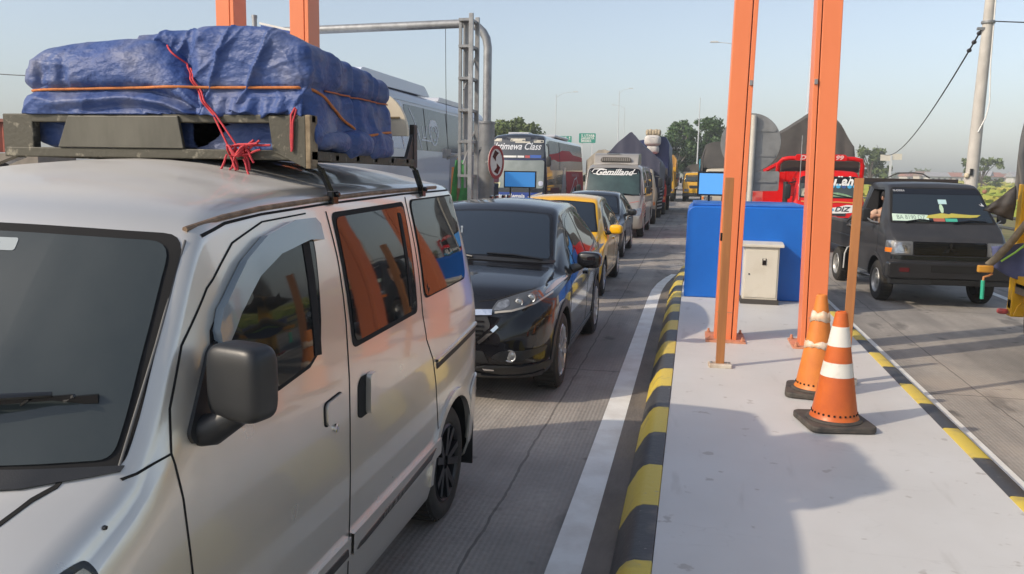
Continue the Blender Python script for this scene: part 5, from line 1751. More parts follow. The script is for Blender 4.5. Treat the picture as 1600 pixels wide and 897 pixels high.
MB().box((.05, -.09, .39), (.6, .03, .07)).build('number_plate_holder', seam_m, bp_)
for s in (1, -1):
    pod('wing_mirror', (s * 1.0, .78, 1.32), (.13, .06, .20), black_pl, pk, .4)
    MB().tube([(s * .82, .72, 1.2), (s * .92, .74, 1.22), (s * 1.0, .77, 1.28)], .014, 8).build('mirror_arm', mat('bright stay', (.4, .4, .38), .3, .7), pk, True)
# bed: floor and drop sides
bed = MB().box((0, 3.05, .70), (1.64, 2.18, .08)).box((0, 3.0, .60), (.8, 2.2, .14))
bed.box((0, 1.985, .90), (1.64, .05, .40)).box((0, 4.115, .90), (1.66, .05, .40))
bed.build('load_bed', lp, pk, bevel=.01)
for s in (1, -1):
    MB().prism([(1.96, .70), (4.14, .70), (4.14, 1.10), (1.96, 1.10)], 'x', s * .80, s * .845).prism([(1.96, .86), (4.14, .86), (4.14, .90), (1.96, .90)], 'x', s * .845, s * .86).build('bed_side', lp, pk, bevel=.006)
    MB().bar((s * .83, 1.96, 1.125), (s * .83, 4.14, 1.125), .05, .05).build('side_rail', mat('worn rail', (.13, .125, .12), .5, .3, var=.4), pk, bevel=.008)
    MB().box((s * .66, LRA - .42, .38), (.3, .015, .30)).build('mud_flap', rubber, pk)
MB().bar((-.83, 1.97, 1.8), (.83, 1.97, 1.8), .05, .05).bar((-.83, 1.97, 1.1), (-.83, 1.97, 1.82), .045, .045).bar((.83, 1.97, 1.1), (.83, 1.97, 1.82), .045, .045).build('head_rack', lp, pk)
MB().box((0.02, 1.97, 1.835), (1.50, .03, .10)).build('head_board', mat('rack dark', (.03, .022, .02), .7), pk, bevel=.004)
MB().tube([(-.35, 1.97, 1.90), (-.2, 1.97, 1.975), (.05, 1.97, 1.985), (.2, 1.97, 1.97), (.32, 1.97, 1.90)], .012, 8).build('rack_loop', mat('worn rail', (.13, .125, .12), .5, .3, var=.4), pk, True)
MB().tube([(-.90, 1.98, 1.05), (-1.02, 1.7, 1.10), (-1.04, 1.5, 1.12), (-.93, 1.45, 1.02)], .018, 8).bar((-.9, 2.2, 1.13), (-.86, 1.75, 1.35), .03).build('rope_hooks', mat('worn rail', (.13, .125, .12), .5, .3, var=.4), pk, True)
MB().tube([(-.86, 2.02, .72), (-.93, 1.95, .70), (-.98, 1.9, .60), (-.985, 1.9, .35)], .012, 8).build('loose_hose', mat('pale hose', (.5, .5, .48), .5), pk, True)

# ------------------------------------------------------------------ driver
skin = mat('skin', (.36, .19, .12), .55)
shirt = mat('orange beige shirt', (.55, .36, .26), .8)


def skin_body(name, joints, edges, m, parent, sub=2):
    me = bpy.data.meshes.new(name)
    me.from_pydata([j[0] for j in joints], edges, [])
    o = link(bpy.data.objects.new(name, me), parent)
    o.modifiers.new('skin', 'SKIN')
    sv = me.skin_vertices[0] if me.skin_vertices else None
    if sv is None:
        bm = bmesh.new(); bm.from_mesh(me); bm.verts.layers.skin.verify(); bm.to_mesh(me); bm.free()
        sv = me.skin_vertices[0]
    for i, j in enumerate(joints):
        r = j[1]
        sv.data[i].radius = r if isinstance(r, tuple) else (r, r)
        sv.data[i].use_root = (i == 0)
    s2 = o.modifiers.new('sub', 'SUBSURF'); s2.levels = sub; s2.render_levels = sub
    dg = bpy.context.evaluated_depsgraph_get()
    nm = bpy.data.meshes.new_from_object(o.evaluated_get(dg), depsgraph=dg)
    o.modifiers.clear(); o.data = nm
    nm.materials.clear(); nm.materials.append(m)
    nm.polygons.foreach_set('use_smooth', [True] * len(nm.polygons))
    return o


_d = Vector((-.17, -.10, 0)).copy()
_d.rotate(Matrix.Rotation(radians(5), 3, 'Z'))
PK_LOC = Vector((3.72, 13.18, .06)) + _d
drv = thing('person', 'driver in a pale orange shirt at the open window of the black pickup', 'person', PK_LOC, radians(5))
J = [((-.38, 1.42, .86), (.15, .12)), ((-.38, 1.38, 1.08), (.16, .11)), ((-.39, 1.34, 1.26), (.15, .09)), ((-.39, 1.31, 1.36), (.06, .06)), ((-.40, 1.29, 1.42), (.055, .06)),
     ((-.40, 1.285, 1.50), (.075, .092)), ((-.40, 1.28, 1.58), (.062, .08)),
     ((-.55, 1.32, 1.27), (.06, .06)), ((-.68, 1.24, 1.20), (.05, .05)), ((-.72, 1.12, 1.20), (.042, .042)), ((-.62, .98, 1.24), (.034, .034)), ((-.56, .93, 1.25), (.028, .034)),
     ((-.22, 1.32, 1.27), (.06, .06)), ((-.16, 1.15, 1.12), (.048, .048)), ((-.26, .98, 1.19), (.038, .038)), ((-.32, .93, 1.21), (.03, .034)),
     ((-.30, 1.15, .84), (.085, .085)), ((-.46, 1.15, .84), (.085, .085))]
E_ = [(0, 1), (1, 2), (2, 3), (3, 4), (4, 5), (5, 6), (2, 7), (7, 8), (8, 9), (9, 10), (10, 11), (2, 12), (12, 13), (13, 14), (14, 15), (0, 16), (0, 17)]
body = skin_body('person_body', J, E_, skin, drv)
# shirt: torso and sleeves
JS = [((-.38, 1.42, .86), (.162, .13)), ((-.38, 1.38, 1.08), (.172, .12)), ((-.39, 1.34, 1.26), (.158, .10)), ((-.39, 1.315, 1.33), (.075, .07)), ((-.55, 1.32, 1.27), (.072, .072)), ((-.66, 1.25, 1.21), (.062, .062)), ((-.22, 1.32, 1.27), (.072, .072)), ((-.17, 1.18, 1.15), (.06, .06))]
skin_body('shirt', JS, [(0, 1), (1, 2), (2, 3), (2, 4), (4, 5), (2, 6), (6, 7)], shirt, drv)
pod('hair', (-.40, 1.305, 1.565), (.175, .20, .135), mat('dark hair', (.015, .012, .010), .7), drv, .9)
hd = MB()
hd.lathe([(0, .0), (.012, .004), (.014, .02), (0, .03)], (-.40, 1.195, 1.50), 'y', 10)
hd.build('nose', skin, drv, True)
for s in (1, -1):
    pod('eye', (-.40 + s * .03, 1.203, 1.525), (.022, .012, .012), mat('eye', (.03, .02, .02), .3), drv, 1.0, None, 8)
    pod('ear', (-.40 + s * .078, 1.29, 1.51), (.02, .045, .065), skin, drv, .8, None, 8)
for sx, (hx, hy, hz) in ((1, (-.56, .93, 1.25)), (1, (-.32, .93, 1.21))):
    for k, ln in enumerate((.062, .072, .068, .052)):
        y0 = -.012 + .0
        pts = [Vector((hx - .030 + .02 * k, hy - .005, hz + .015)), Vector((hx - .030 + .02 * k, hy - .03, hz + .02)), Vector((hx - .030 + .02 * k, hy - .04, hz + .02 - ln * .35)), Vector((hx - .030 + .02 * k, hy - .02, hz + .015 - ln * .6))]
        MB().tube(pts, [.0095, .009, .0085, .007], 8).build('finger', skin, drv, True, 80)
    MB().tube([(hx + .035, hy + .02, hz + .01), (hx + .05, hy - .005, hz + .015), (hx + .045, hy - .028, hz + .005)], [.011, .010, .008], 8).build('thumb', skin, drv, True, 80)
st = MB()
st.tube([Vector((-.44 + .17 * cos(a), .94 + .05 * sin(a), 1.10 + .16 * sin(a))) for a in np.linspace(0, 2 * pi, 28)], .014, 8, False)
so = st.build('steering_wheel', black_pl, pk, True)

# ================================================================== COACHES
def coach(root, L, W, H, p, nose=.25):
    w = W / 2
    K = [(.0, .45, w * .86, .8, w * .74, 1.0, .06, 0, 0), (.03, .36, w * .95, 1.0, w * .84, 1.5, .08, .06, .02), (.06, .32, w * .985, 1.2, w * .90, 2.0, .10, .10, .03), (nose * .7, .30, w, 1.5, w * .90, H - .6, .14, .12, .04),
         (nose, .30, w, 1.5, w * .89, H - .30, .18, .10, .05), (nose + .25, .30, w, 1.5, w * .88, H - .08, .2, .06, .06), (nose + .7, .30, w, 1.5, w * .88, H, .22, 0, .07), (L * .5, .30, w, 1.5, w * .88, H, .22, 0, .07), (L - .4, .30, w, 1.5, w * .88, H, .22, 0, .07), (L - .1, .32, w * .99, 1.45, w * .86, H - .15, .2, -.05, .05), (L, .45, w * .9, 1.2, w * .75, H - .7, .1, -.02, 0)]
    body, B = loft_body('body', K, p, root, .16, 0, [arch_cut(s * w, y, .48, .58, .35) for s in (1, -1) for y in (2.4, L - 3.4)])
    for s in (1, -1):
        for y in (2.4, L - 3.4):
            wheel(root, s * (w - .02), y, .48, .28, 'truck')
    return B


cw = paint('coach white paint', (.46, .48, .53), 0, .3, .6, (.40, .37, .33), .12)
c1 = thing('coach', 'white coach with a long window band and a white portrait drawn on it', 'coach', (-7.15, 11.6, 0))
CB = coach(c1, 12.4, 2.5, 3.62, cw)
coach_glass = mat('coach window', (.07, .082, .095), .12, spec=.45)
gy = mat('coach grey', (.13, .14, .17), .35, coat=.5)
for s, fc in ((1, 'R'), (-1, 'L')):
    decal('window_band', roundpoly([(5.15, 3.26), (11.75, 3.26), (11.6, 2.32), (5.55, 2.32)], .12), fc, CB, coach_glass, c1, .006, .25)
    ribbon('window_joint', [[(6.5, 3.26), (6.6, 2.32)], [(8.2, 3.26), (8.25, 2.32)], [(10.0, 3.26), (10.0, 2.32)]], .03, fc, CB, seam_m, c1, .010)
    decal('blue_panel', [(1.2, 3.3), (5.0, 3.3), (5.4, 2.32), (1.2, 2.32)], fc, CB, mat('coach blue', (.015, .05, .26), .25, coat=1), c1, .007, .25)
    decal('front_window', roundpoly([(.5, 3.1), (1.1, 3.1), (1.1, 1.6), (.4, 1.6)], .1), fc, CB, coach_glass, c1, .006, .2)
    decal('grey_swoosh', [(8.4, 2.30), (11.8, 2.30), (11.8, 1.0), (10.9, .6), (7.9, .6)], fc, CB, gy, c1, .005, .25)
    decal('dark_panel', [(7.4, 1.1), (11.6, 1.1), (11.4, .45), (7.2, .45)], fc, CB, mat('coach dark', (.05, .055, .07), .3, coat=.5), c1, .009, .25)
    ribbon('gutter_line', [(.8, 3.34), (11.9, 3.34)], .04, fc, CB, mat('coach trim', (.35, .38, .44), .3, .4), c1, .012, .4)
    # drawing on the glass: portrait rings and swirls
    wdr = mat('white film', (.75, .78, .80), .6)
    cx, cz = 7.15, 2.78
    ribbon('portrait_drawing', [[(cx + .34 * cos(a), cz + .24 * sin(a)) for a in np.linspace(-.6, 4.2, 18)], [(cx + .24 * cos(a), cz - .10 + .22 * sin(a)) for a in np.linspace(0, 6.2, 18)], [(cx - .12, cz), (cx - .02, cz + .02)], [(cx + .08, cz + .02), (cx + .16, cz)], [(cx - .06, cz - .2), (cx + .1, cz - .2)]], .035, fc, CB, wdr, c1, .012, .1)
    decal('portrait_hair', roundpoly([(cx - .3, cz + .08), (cx - .22, cz + .24), (cx + .2, cz + .26), (cx + .3, cz + .1), (cx + .1, cz + .14), (cx - .1, cz + .12)], .06), fc, CB, wdr, c1, .011, .1)
    ribbon('swirl_drawing', [[(5.5, 3.2), (5.8, 2.95), (6.05, 2.6), (6.2, 2.34)], [(5.75, 2.5), (5.95, 2.8), (6.05, 2.7), (6.1, 2.5)], [(6.2, 2.55), (6.5, 2.55), (6.9, 2.54)], [(6.3, 2.85), (6.35, 2.6), (6.55, 2.62), (6.6, 2.85)]], .03, fc, CB, wdr, c1, .012, .1)
letters('side_lettering', 'SUN', .62, on_body('R', CB, 4.55, 2.85, .014), mat('white letter', (.6, .62, .66), .5), c1, .2)
ribbon('blue_flash', [(4.55, 3.28), (4.85, 2.8), (5.05, 2.35)], .05, 'R', CB, white_p, c1, .014)
MB().prism(roundpoly([(3.2, 3.55), (3.35, 3.80), (7.1, 3.80), (7.5, 3.58)], .12), 'x', -.95, .95).build('roof_air_unit', paint('pod paint', (.60, .66, .76), .0, .4, .5), c1, True, 40, .06, 3)
MB().prism(roundpoly([(8.3, 3.55), (8.4, 3.67), (11.4, 3.67), (11.5, 3.55)], .06), 'x', -.9, .9).build('roof_hatch', cw, c1, True, 40, .03)
decal('windscreen', roundpoly([(-1.08, 1.4), (1.08, 1.4), (1.0, 3.1), (-1.0, 3.1)], .15), 'F', CB, coach_glass, c1, .006, .2)

bd_ = paint('bus dark paint', (.018, .022, .032), .2, .2, 1.0, (.12, .11, .10), .06)
c2 = thing('coach', 'dark coach with a split windscreen, white script lettering and a red side', 'coach', (-7.22, 33.8, 0))
B2 = coach(c2, 12.0, 2.55, 3.48, bd_, .22)
bus_glass_u = mat('bus upper glass', (.055, .062, .072), .08, spec=.7)
decal('windscreen', roundpoly([(-1.12, 2.42), (1.12, 2.42), (1.08, 3.30), (-1.08, 3.30)], .14), 'F', B2, bus_glass_u, c2, .006, .15)
decal('lower_windscreen', roundpoly([(-1.14, 1.20), (1.14, 1.20), (1.14, 2.36), (-1.14, 2.36)], .12), 'F', B2, mat('bus lower glass', (.27, .30, .29), .12, spec=.7, col2=(.20, .23, .22), scale=2), c2, .006, .15)
ribbon('windscreen_bar', [(-1.16, 2.39), (-.6, 2.375), (0, 2.37), (.6, 2.375), (1.16, 2.39)], .06, 'F', B2, mat('dark blue trim', (.02, .03, .09), .4), c2, .012)
wl_ = mat('white letter', (.6, .62, .66), .5)
letters('windscreen_lettering', 'Istimewa Class', .40, on_body('F', B2, -.02, 2.90, .014), wl_, c2, .4, .82, .005)
for x0, w_, z_ in ((-.88, .38, 3.17), (.0, .62, 3.17), (.87, .40, 3.12)):
    decal('route_card', roundpoly([(x0 - w_ / 2, z_ - .055), (x0 + w_ / 2, z_ - .055), (x0 + w_ / 2, z_ + .055), (x0 - w_ / 2, z_ + .055)], .02), 'F', B2, mat('cream card', (.55, .52, .44), .6, var=.2, scale=14), c2, .012, .2)
decal('route_card', [(-.10, 3.05), (.52, 3.05), (.52, 3.11), (-.10, 3.11)], 'F', B2, mat('cream card', (.55, .52, .44), .6), c2, .012, .2)
decal('slogan_strip', [(-.62, 2.45), (-.02, 2.45), (-.02, 2.53), (-.62, 2.53)], 'F', B2, white_p, c2, .012, .2)
decal('slogan_strip', [(.02, 2.45), (.30, 2.45), (.30, 2.53), (.02, 2.53)], 'F', B2, white_p, c2, .012, .2)
decal('flag_strip', [(.55, 2.44), (1.0, 2.44), (1.0, 2.56), (.55, 2.56)], 'F', B2, mat('strip blue', (.05, .12, .42), .5), c2, .012, .2)
decal('red_badge', [(.34, 2.44), (.54, 2.44), (.54, 2.54), (.34, 2.54)], 'F', B2, mat('badge red', (.42, .08, .08), .5), c2, .012, .2)
decal('front_panel', roundpoly([(-1.16, .62), (1.16, .62), (1.16, 1.02), (-1.16, 1.02)], .08), 'F', B2, mat('coach blue', (.015, .05, .26), .25), c2, .012, .2)
letters('front_lettering', 'Putera Remaja', .27, on_body('F', B2, -.30, .86, .02), wl_, c2, .15, .85, .008)
decal('bumper_guard', [(.55, .80), (1.1, .98), (1.1, 1.05), (.5, .85)], 'F', B2, mat('guard', (.50, .46, .40), .4, .3), c2, .03, .1)
decal('headlamp', roundpoly([(-1.1, 1.18), (-.72, 1.18), (-.66, 1.42), (-1.1, 1.48)], .05), 'F', B2, mat('yellowed lens', (.55, .55, .34), .2, coat=.6), c2, .014, .1)
decal('badge', roundpoly([(.93, 1.30), (1.12, 1.30), (1.12, 1.50), (.93, 1.50)], .09), 'F', B2, mat('pale badge', (.55, .58, .70), .4), c2, .014, .1)
coach_red = mat('coach red', (.50, .02, .028), .6, spec=.2)  # flat red for the band over the side glass and lower panels
for s, fc in ((1, 'R'), (-1, 'L')):
    decal('window_band', roundpoly([(1.15, 3.2), (11.4, 3.25), (11.6, 2.9), (11.6, 1.98), (1.1, 1.95)], .2), fc, B2, mat('bus side glass', (.13, .145, .16), .25, spec=.3), c2, .006, .3)
    ribbon('window_joint', [[(3.9, 3.22), (3.75, 1.98)]], .09, fc, B2, seam_m, c2, .012)
    decal('red_band', [(1.15, 2.62), (2.2, 2.66), (3.6, 2.74), (4.6, 2.86), (7.0, 2.90), (8.0, 2.74), (11.4, 2.66), (11.4, 2.45), (7, 2.42), (4.4, 2.36), (3.2, 2.34), (2.4, 2.42), (1.15, 2.38)], fc, B2, coach_red, c2, .010, .3)
    decal('red_panel', [(5.5, 1.92), (11.6, 1.92), (11.6, .9), (9.5, .75), (8.5, 1.2), (7.0, .9), (6.0, .6), (5.6, 1.1)], fc, B2, coach_red, c2, .008, .3)
    decal('maroon_panel', [(1.1, 1.2), (3.4, 1.2), (3.4, .5), (1.1, .5)], fc, B2, mat('maroon livery', (.10, .012, .03), .5, spec=.25), c2, .008, .3)
    decal('pale_slash', [(3.8, .5), (4.9, 2.1), (5.5, 2.1), (5.2, .5)], fc, B2, mat('pale slash', (.30, .32, .38), .3, coat=.6), c2, .012, .2)
    ribbon('white_swirl', [[(6.2, .55), (7.2, 1.0), (8.2, 1.5), (9.2, 1.62)], [(6.8, .5), (7.6, .8), (8.2, 1.2), (8.0, .8)], [(9.0, 1.6), (9.6, 1.2), (9.8, .7)]], .06, fc, B2, wl_, c2, .014, .15)
letters('side_lettering', 'PARIWISATA', .26, on_body('R', B2, 8.6, 1.72, .016), mat('pink letter', (.55, .30, .32), .5), c2, 0, 1.7)
MB().box((0, 6.0, 3.50), (1.9, 4.0, .14)).build('roof_air_unit', cw, c2, bevel=.05)
MB().box((-.1, 1.2, 3.47), (.9, .7, .10)).build('roof_hatch', cw, c2, bevel=.03)
for s in (1, -1):
    MB().tube([(s * 1.2, .3, 3.0), (s * 1.35, -.1, 2.9), (s * 1.38, -.15, 2.5)], .03, 8).build('mirror_arm', black_pl, c2, True)
    pod('wing_mirror', (s * 1.38, -.15, 2.3), (.2, .12, .42), black_pl, c2, .5)


# ================================================================== TRUCKS
def tarp_poly(name, rings, m, parent, amp=.05, seed=0, div=24):
    """tarpaulin over a frame: rings are outlines (x, z) at depth y, subdivided and rippled"""
    vs, fs = [], []
    n = len(rings[0][1])
    R2 = []
    for (y0, r0), (y1, r1) in zip(rings, rings[1:]):
        for i in range(div):
            t = i / div
            R2.append((y0 + (y1 - y0) * t, [((1 - t) * a[0] + t * b_[0], (1 - t) * a[1] + t * b_[1]) for a, b_ in zip(r0, r1)]))
    R2.append(rings[-1])
    S = []
    for y, r in R2:
        pts = []
        for i in range(n - 1):
            for k in range(8):
                t = k / 8
                pts.append((r[i][0] * (1 - t) + r[i + 1][0] * t, y, r[i][1] * (1 - t) + r[i + 1][1] * t))
        pts.append((r[-1][0], y, r[-1][1]))
        S.append(pts)
    m_ = len(S[0])
    for pts in S:
        for p in pts:
            P = Vector(p)
            d = Vector((noise.noise(P * 1.6 + Vector((seed, 0, 0))), noise.noise(P * 1.6 + Vector((0, seed, 4))), noise.noise(P * 1.6 + Vector((9, 2, seed)))))
            d2 = Vector((noise.noise(Vector((P.y * 5, P.z * .8, seed))), 0, noise.noise(Vector((P.x * 4, P.y * 1.2, seed + 3)))))
            vs.append(P + d * amp + d2 * amp * .5)
    for i in range(len(S) - 1):
        for k in range(m_ - 1):
            a = i * m_ + k
            fs.append((a, a + 1, a + m_ + 1, a + m_))
    # end faces, filled from the outline to a centre line so that they can crease
    for idx, rev in ((0, False), (len(S) - 1, True)):
        pts = vs[idx * m_:(idx + 1) * m_]
        zb = min(p.z for p in pts)
        base = len(vs)
        for lev in range(1, 7):
            t = lev / 6
            for p in pts:
                q = Vector((p.x * (1 - t * .02), p.y + (.05 * noise.noise(Vector((p.x * 3, p.z * 2 + t, seed)))) * (1 if rev else -1), p.z * (1 - t) + zb * t))
                vs.append(q)
        prev = idx * m_
        for lev in range(6):
            cur = base + lev * m_
            for k in range(m_ - 1):
                fs.append((prev + k, cur + k, cur + k + 1, prev + k + 1))
            prev = cur
    o = mesh_obj(name, vs, fs, m, parent, True, 40)
    bm = bmesh.new(); bm.from_mesh(o.data); bmesh.ops.recalc_face_normals(bm, faces=bm.faces); bm.to_mesh(o.data); bm.free()
    return o


def truck(label, loc, W, cabH, L, cab_m, bed_m, tarp=None, tarp_m=None, ws_m=None, bumper_m=None, bed_z=(.95, 1.5), rz=0, cat='truck', name='truck', cargo=None):
    t = thing(name, label, cat, loc, rz)
    w = W / 2
    K = [(.0, .48, w * .86, .8, w * .78, .95, .04, 0, 0), (.02, .42, w * .95, .9, w * .86, 1.05, .05, .04, .01), (.05, .40, w * .98, 1.1, w * .90, 1.22, .05, .07, .01), (.08, .40, w, 1.2, w * .90, 1.35, .05, .07, .01),
         (.22, .40, w, 1.3, w * .86, cabH - .22, .08, .06, .02), (.36, .40, w, 1.3, w * .84, cabH - .05, .10, .04, .03), (.6, .40, w, 1.3, w * .84, cabH, .11, 0, .03), (1.55, .40, w, 1.3, w * .84, cabH, .11, 0, .03), (1.65, .42, w * .98, 1.3, w * .82, cabH - .08, .09, 0, .02), (1.67, .5, w * .94, 1.2, w * .8, cabH - .15, .06, 0, 0)]
    body, B = loft_body('cab', K, cab_m, t, .12, 0, [arch_cut(s * w, .85, .40, .50, .32) for s in (1, -1)])
    for s in (1, -1):
        wheel(t, s * (w - .02), .85, .40, .24, 'truck')
        wheel(t, s * (w - .0), L - 1.5, .40, .42, 'truck')
        fc = 'R' if s > 0 else 'L'
        decal('side_window', roundpoly([(.36, 1.38), (.62, cabH - .22), (1.3, cabH - .22), (1.3, 1.38)], .05), fc, B, glass, t, .006, .15)
        ribbon('panel_gap', [(.30, 1.3), (.34, .7), (.5, .95)] if False else [(1.38, cabH - .16), (1.38, .75)], .02, fc, B, seam_m, t, .003)
        pod('wing_mirror', (s * (w + .14), .12, cabH - .55), (.16, .10, .38), black_pl, t, .5)
        MB().tube([(s * (w - .06), .25, cabH - .3), (s * (w + .12), .12, cabH - .34)], .018, 6).build('mirror_arm', black_pl, t, True)
        decal('headlight', [(s * x, z) for x, z in roundpoly([(w * .50, .70), (w * .88, .70), (w * .88, .88), (w * .50, .88)], .04)][::s], 'F', B, lens, t, .010, .1)
        decal('indicator', [(s * x, z) for x, z in roundpoly([(w * .90, .72), (w * .975, .72), (w * .975, .86), (w * .90, .86)], .02)][::s], 'F', B, amber, t, .010, .1)
    ws = roundpoly([(-w * .86, 1.36), (w * .86, 1.36), (w * .80, cabH - .16), (-w * .80, cabH - .16)], .10)
    decal('windscreen_seal', ws, 'F', B, rubber, t, .004, .12)
    g = decal('windscreen', [(u * .965, (1.36 + cabH - .16) / 2 + (v - (1.36 + cabH - .16) / 2) * .92) for u, v in ws], 'F', B, ws_m or glass_ws, t, .008, .12)
    for a, b_ in (((.5, 1.38), (.0, 1.47)), ((-.1, 1.38), (-.6, 1.47))):
        MB().tube([vf(*a, .03, B), vf(*b_, .02, B)], .013, 6).build('wiper', gloss_black, t, True)
    decal('grille', roundpoly([(-w * .46, .92), (w * .46, .92), (w * .50, 1.12), (-w * .50, 1.12)], .03), 'F', B, black_pl, t, .010, .12)
    MB().prism(roundpoly([(-w, .36), (w, .36), (w, .60), (-w, .60)], .06), 'y', -.10, .10).build('bumper', bumper_m or black_pl, t, True, 35, .02)
    MB().box((0, (1.6 + L) / 2, .66), (.75, L - 1.7, .20)).build('chassis', well_m, t)
    MB().box((0, (1.75 + L) / 2, bed_z[0] - .06), (W + .06, L - 1.75, .12)).build('bed_floor', bed_m, t)
    for s in (1, -1):
        MB().box((s * (w + .02), (1.8 + L) / 2, sum(bed_z) / 2), (.05, L - 1.82, bed_z[1] - bed_z[0])).build('bed_side', bed_m, t, bevel=.008)
        pst = MB()
        for k in range(5):
            pst.box((s * (w + .05), 1.85 + (L - 1.95) * k / 4, sum(bed_z) / 2), (.04, .08, bed_z[1] - bed_z[0] + .02))
        pst.build('bed_stakes', bed_m, t)
        MB().box((s * w * .7, L - 1.0, .45), (.5, .02, .42)).build('mud_flap', rubber, t)
    MB().box((0, 1.78, (bed_z[0] + cabH) / 2), (W, .06, cabH - bed_z[0] + .1)).build('head_board', bed_m, t)
    if tarp:
        tarp_poly('tarpaulin', tarp, tarp_m, t, .05, len(label) * .37)
    return t, B, g


grey_tarp = mat('dark grey tarpaulin', (.060, .057, .055), .75, col2=(.085, .08, .075), scale=2.5, bump=.15, bscale=10)
navy_tarp = mat('navy tarpaulin', (.038, .042, .075), .6, col2=(.05, .052, .085), scale=2, bump=.2, bscale=8)
blue_tarp = mat('deep blue tarpaulin', (.022, .035, .12), .5, col2=(.03, .045, .13), scale=2, bump=.2, bscale=8)

# red truck behind the pickup
red_p = paint('red truck paint', (.58, .008, .010), 0, .4, .35, (.30, .12, .08), .02)
rt, RB, rg = truck('red truck with a lettered windscreen, red header bar and peaked dark tarpaulin', (3.32, 21.9, 0), 1.72, 2.06, 7.4, red_p, red_p,
    [(1.95, [(-1.34, 1.98), (-1.32, 2.62), (-1.16, 2.98), (-.12, 3.70), (.08, 3.72), (.55, 3.08), (.82, 2.72), (.95, 1.6)]), (2.1, [(-1.40, 1.98), (-1.36, 2.66), (-1.20, 3.04), (-.14, 3.76), (.06, 3.78), (.56, 3.12), (.85, 2.74), (.97, 1.6)]), (7.35, [(-1.40, 1.98), (-1.34, 2.5), (-1.1, 2.8), (0, 3.4), (.1, 3.3), (.6, 2.9), (.88, 2.6), (.97, 1.5)])],
    grey_tarp, mat('truck windscreen', (.05, .065, .065), .06), red_p, (.9, 2.05))
decal('sun_strip', [(-.68, 1.72), (.68, 1.72), (.66, 1.88), (-.66, 1.88)], 'F', RB, gloss_black, rg, .011, .1)
letters('windscreen_lettering', 'Amrullah', .30, on_body('F', RB, .0, 1.775, .016), white_p, rg, .25, 1.0, .012)
bl = mat('cyan sticker', (.05, .36, .62), .5)
for k in range(5):
    x0 = .07 + k * .135
    decal('round_sticker', [(x0 + .055 * cos(a), 1.655 + .05 * sin(a)) for a in np.linspace(0, 2 * pi, 14)[:-1]], 'F', RB, bl if k != 2 else mat('dark blue sticker', (.03, .08, .25), .5), rg, .014, .1)
decal('dash_clutter', [(.0, 1.40), (.55, 1.40), (.40, 1.46), (.2, 1.50), (.02, 1.50)], 'F', RB, mat('green clutter', (.25, .42, .25), .6, var=.4, scale=18), rg, .012, .1)
decal('dash_clutter', [(-.66, 1.40), (-.40, 1.40), (-.42, 1.54), (-.55, 1.60), (-.66, 1.58)], 'F', RB, mat('pale clutter', (.45, .42, .33), .6, var=.4, scale=18), rg, .012, .1)
decal('white_graphic', [(-.1, 1.10), (.20, 1.14), (.42, 1.20), (.66, 1.19), (.56, 1.12), (.64, 1.02), (.34, .99), (.0, .98)], 'F', RB, white_p, rt, .014, .1)
letters('front_lettering', 'DIZ', .17, on_body('F', RB, .30, 1.085, .020), mat('graphic ink', (.03, .03, .04), .5), rt, .3, 1.2, .004)
decal('blue_graphic', [(.02 + .1 * cos(a), 1.07 + .05 * sin(a)) for a in np.linspace(0, 2 * pi, 14)[:-1]], 'F', RB, bl, rt, .018, .1)
ribbon('orange_graphic', [(-.66, 1.27), (-.2, 1.24), (.2, 1.27), (.62, 1.25)], .03, 'F', RB, mat('orange graphic', (.6, .25, .05), .5), rt, .014)
hb = MB()
hb.tube([(-1.20, .9, 1.9), (-1.20, .75, 2.20), (-1.10, .68, 2.32), (-.95, .66, 2.35), (.62, .66, 2.35), (.80, .68, 2.31), (.85, .74, 2.18), (.85, .9, 1.35)], .055, 10)
hb.build('header_frame', red_p, rt, True)
hbo = MB().prism(roundpoly([(-.82, 2.29), (.42, 2.29), (.46, 2.36), (.40, 2.45), (-.80, 2.45)], .05), 'y', .55, .64).build('header_board', red_p, rt, bevel=.01)
letters('header_lettering', 'DO REZA 99', .15, on_plane((-.18, .542, 2.365), (1, 0, 0), (0, 0, 1)), mat('pale pink letter', (.70, .42, .40), .5), hbo, .2, 1.25, .006)
MB().box((-.15, .95, 2.15), (1.9, .04, .28)).build('roof_rack_board', mat('rack dark', (.03, .022, .02), .7), rt)
MB().prism([(1.9, .95), (7.3, .95), (7.3, 2.0), (1.9, 2.0)], 'x', -1.46, -1.42).build('bed_side', red_p, rt)
MB().box((-1.15, 1.93, 1.47), (.58, .05, 1.06)).build('bed_front', red_p, rt)
MB().bar((-1.46, 1.9, 1.5), (-1.46, 7.3, 1.5), .05, .08).build('side_rail', red_p, rt)
MB().bar((-1.20, .9, 2.2), (-1.44, 1.95, 2.02), .08).build('side_rail', red_p, rt)
MB().tube([(-.72, .10, 1.3), (-.73, .08, 2.9)], .010, 6).build('antenna', galv, rt, True)
npl = MB().box((.20, -.112, .40), (.36, .012, .12)).build('number_plate', mat('yellow white plate', (.62, .60, .48), .5), rt)
MB().tube([(-1.05, .15, 1.75), (-1.05, .15, 1.2)], .06, 8).build('mirror_tube', black_pl, rt, True)
decal('fog_mark', roundpoly([(.04, .80), (.2, .80), (.2, .93), (.04, .93)], .03), 'F', RB, mat('badge red', (.42, .08, .08), .5), rt, .016, .1)

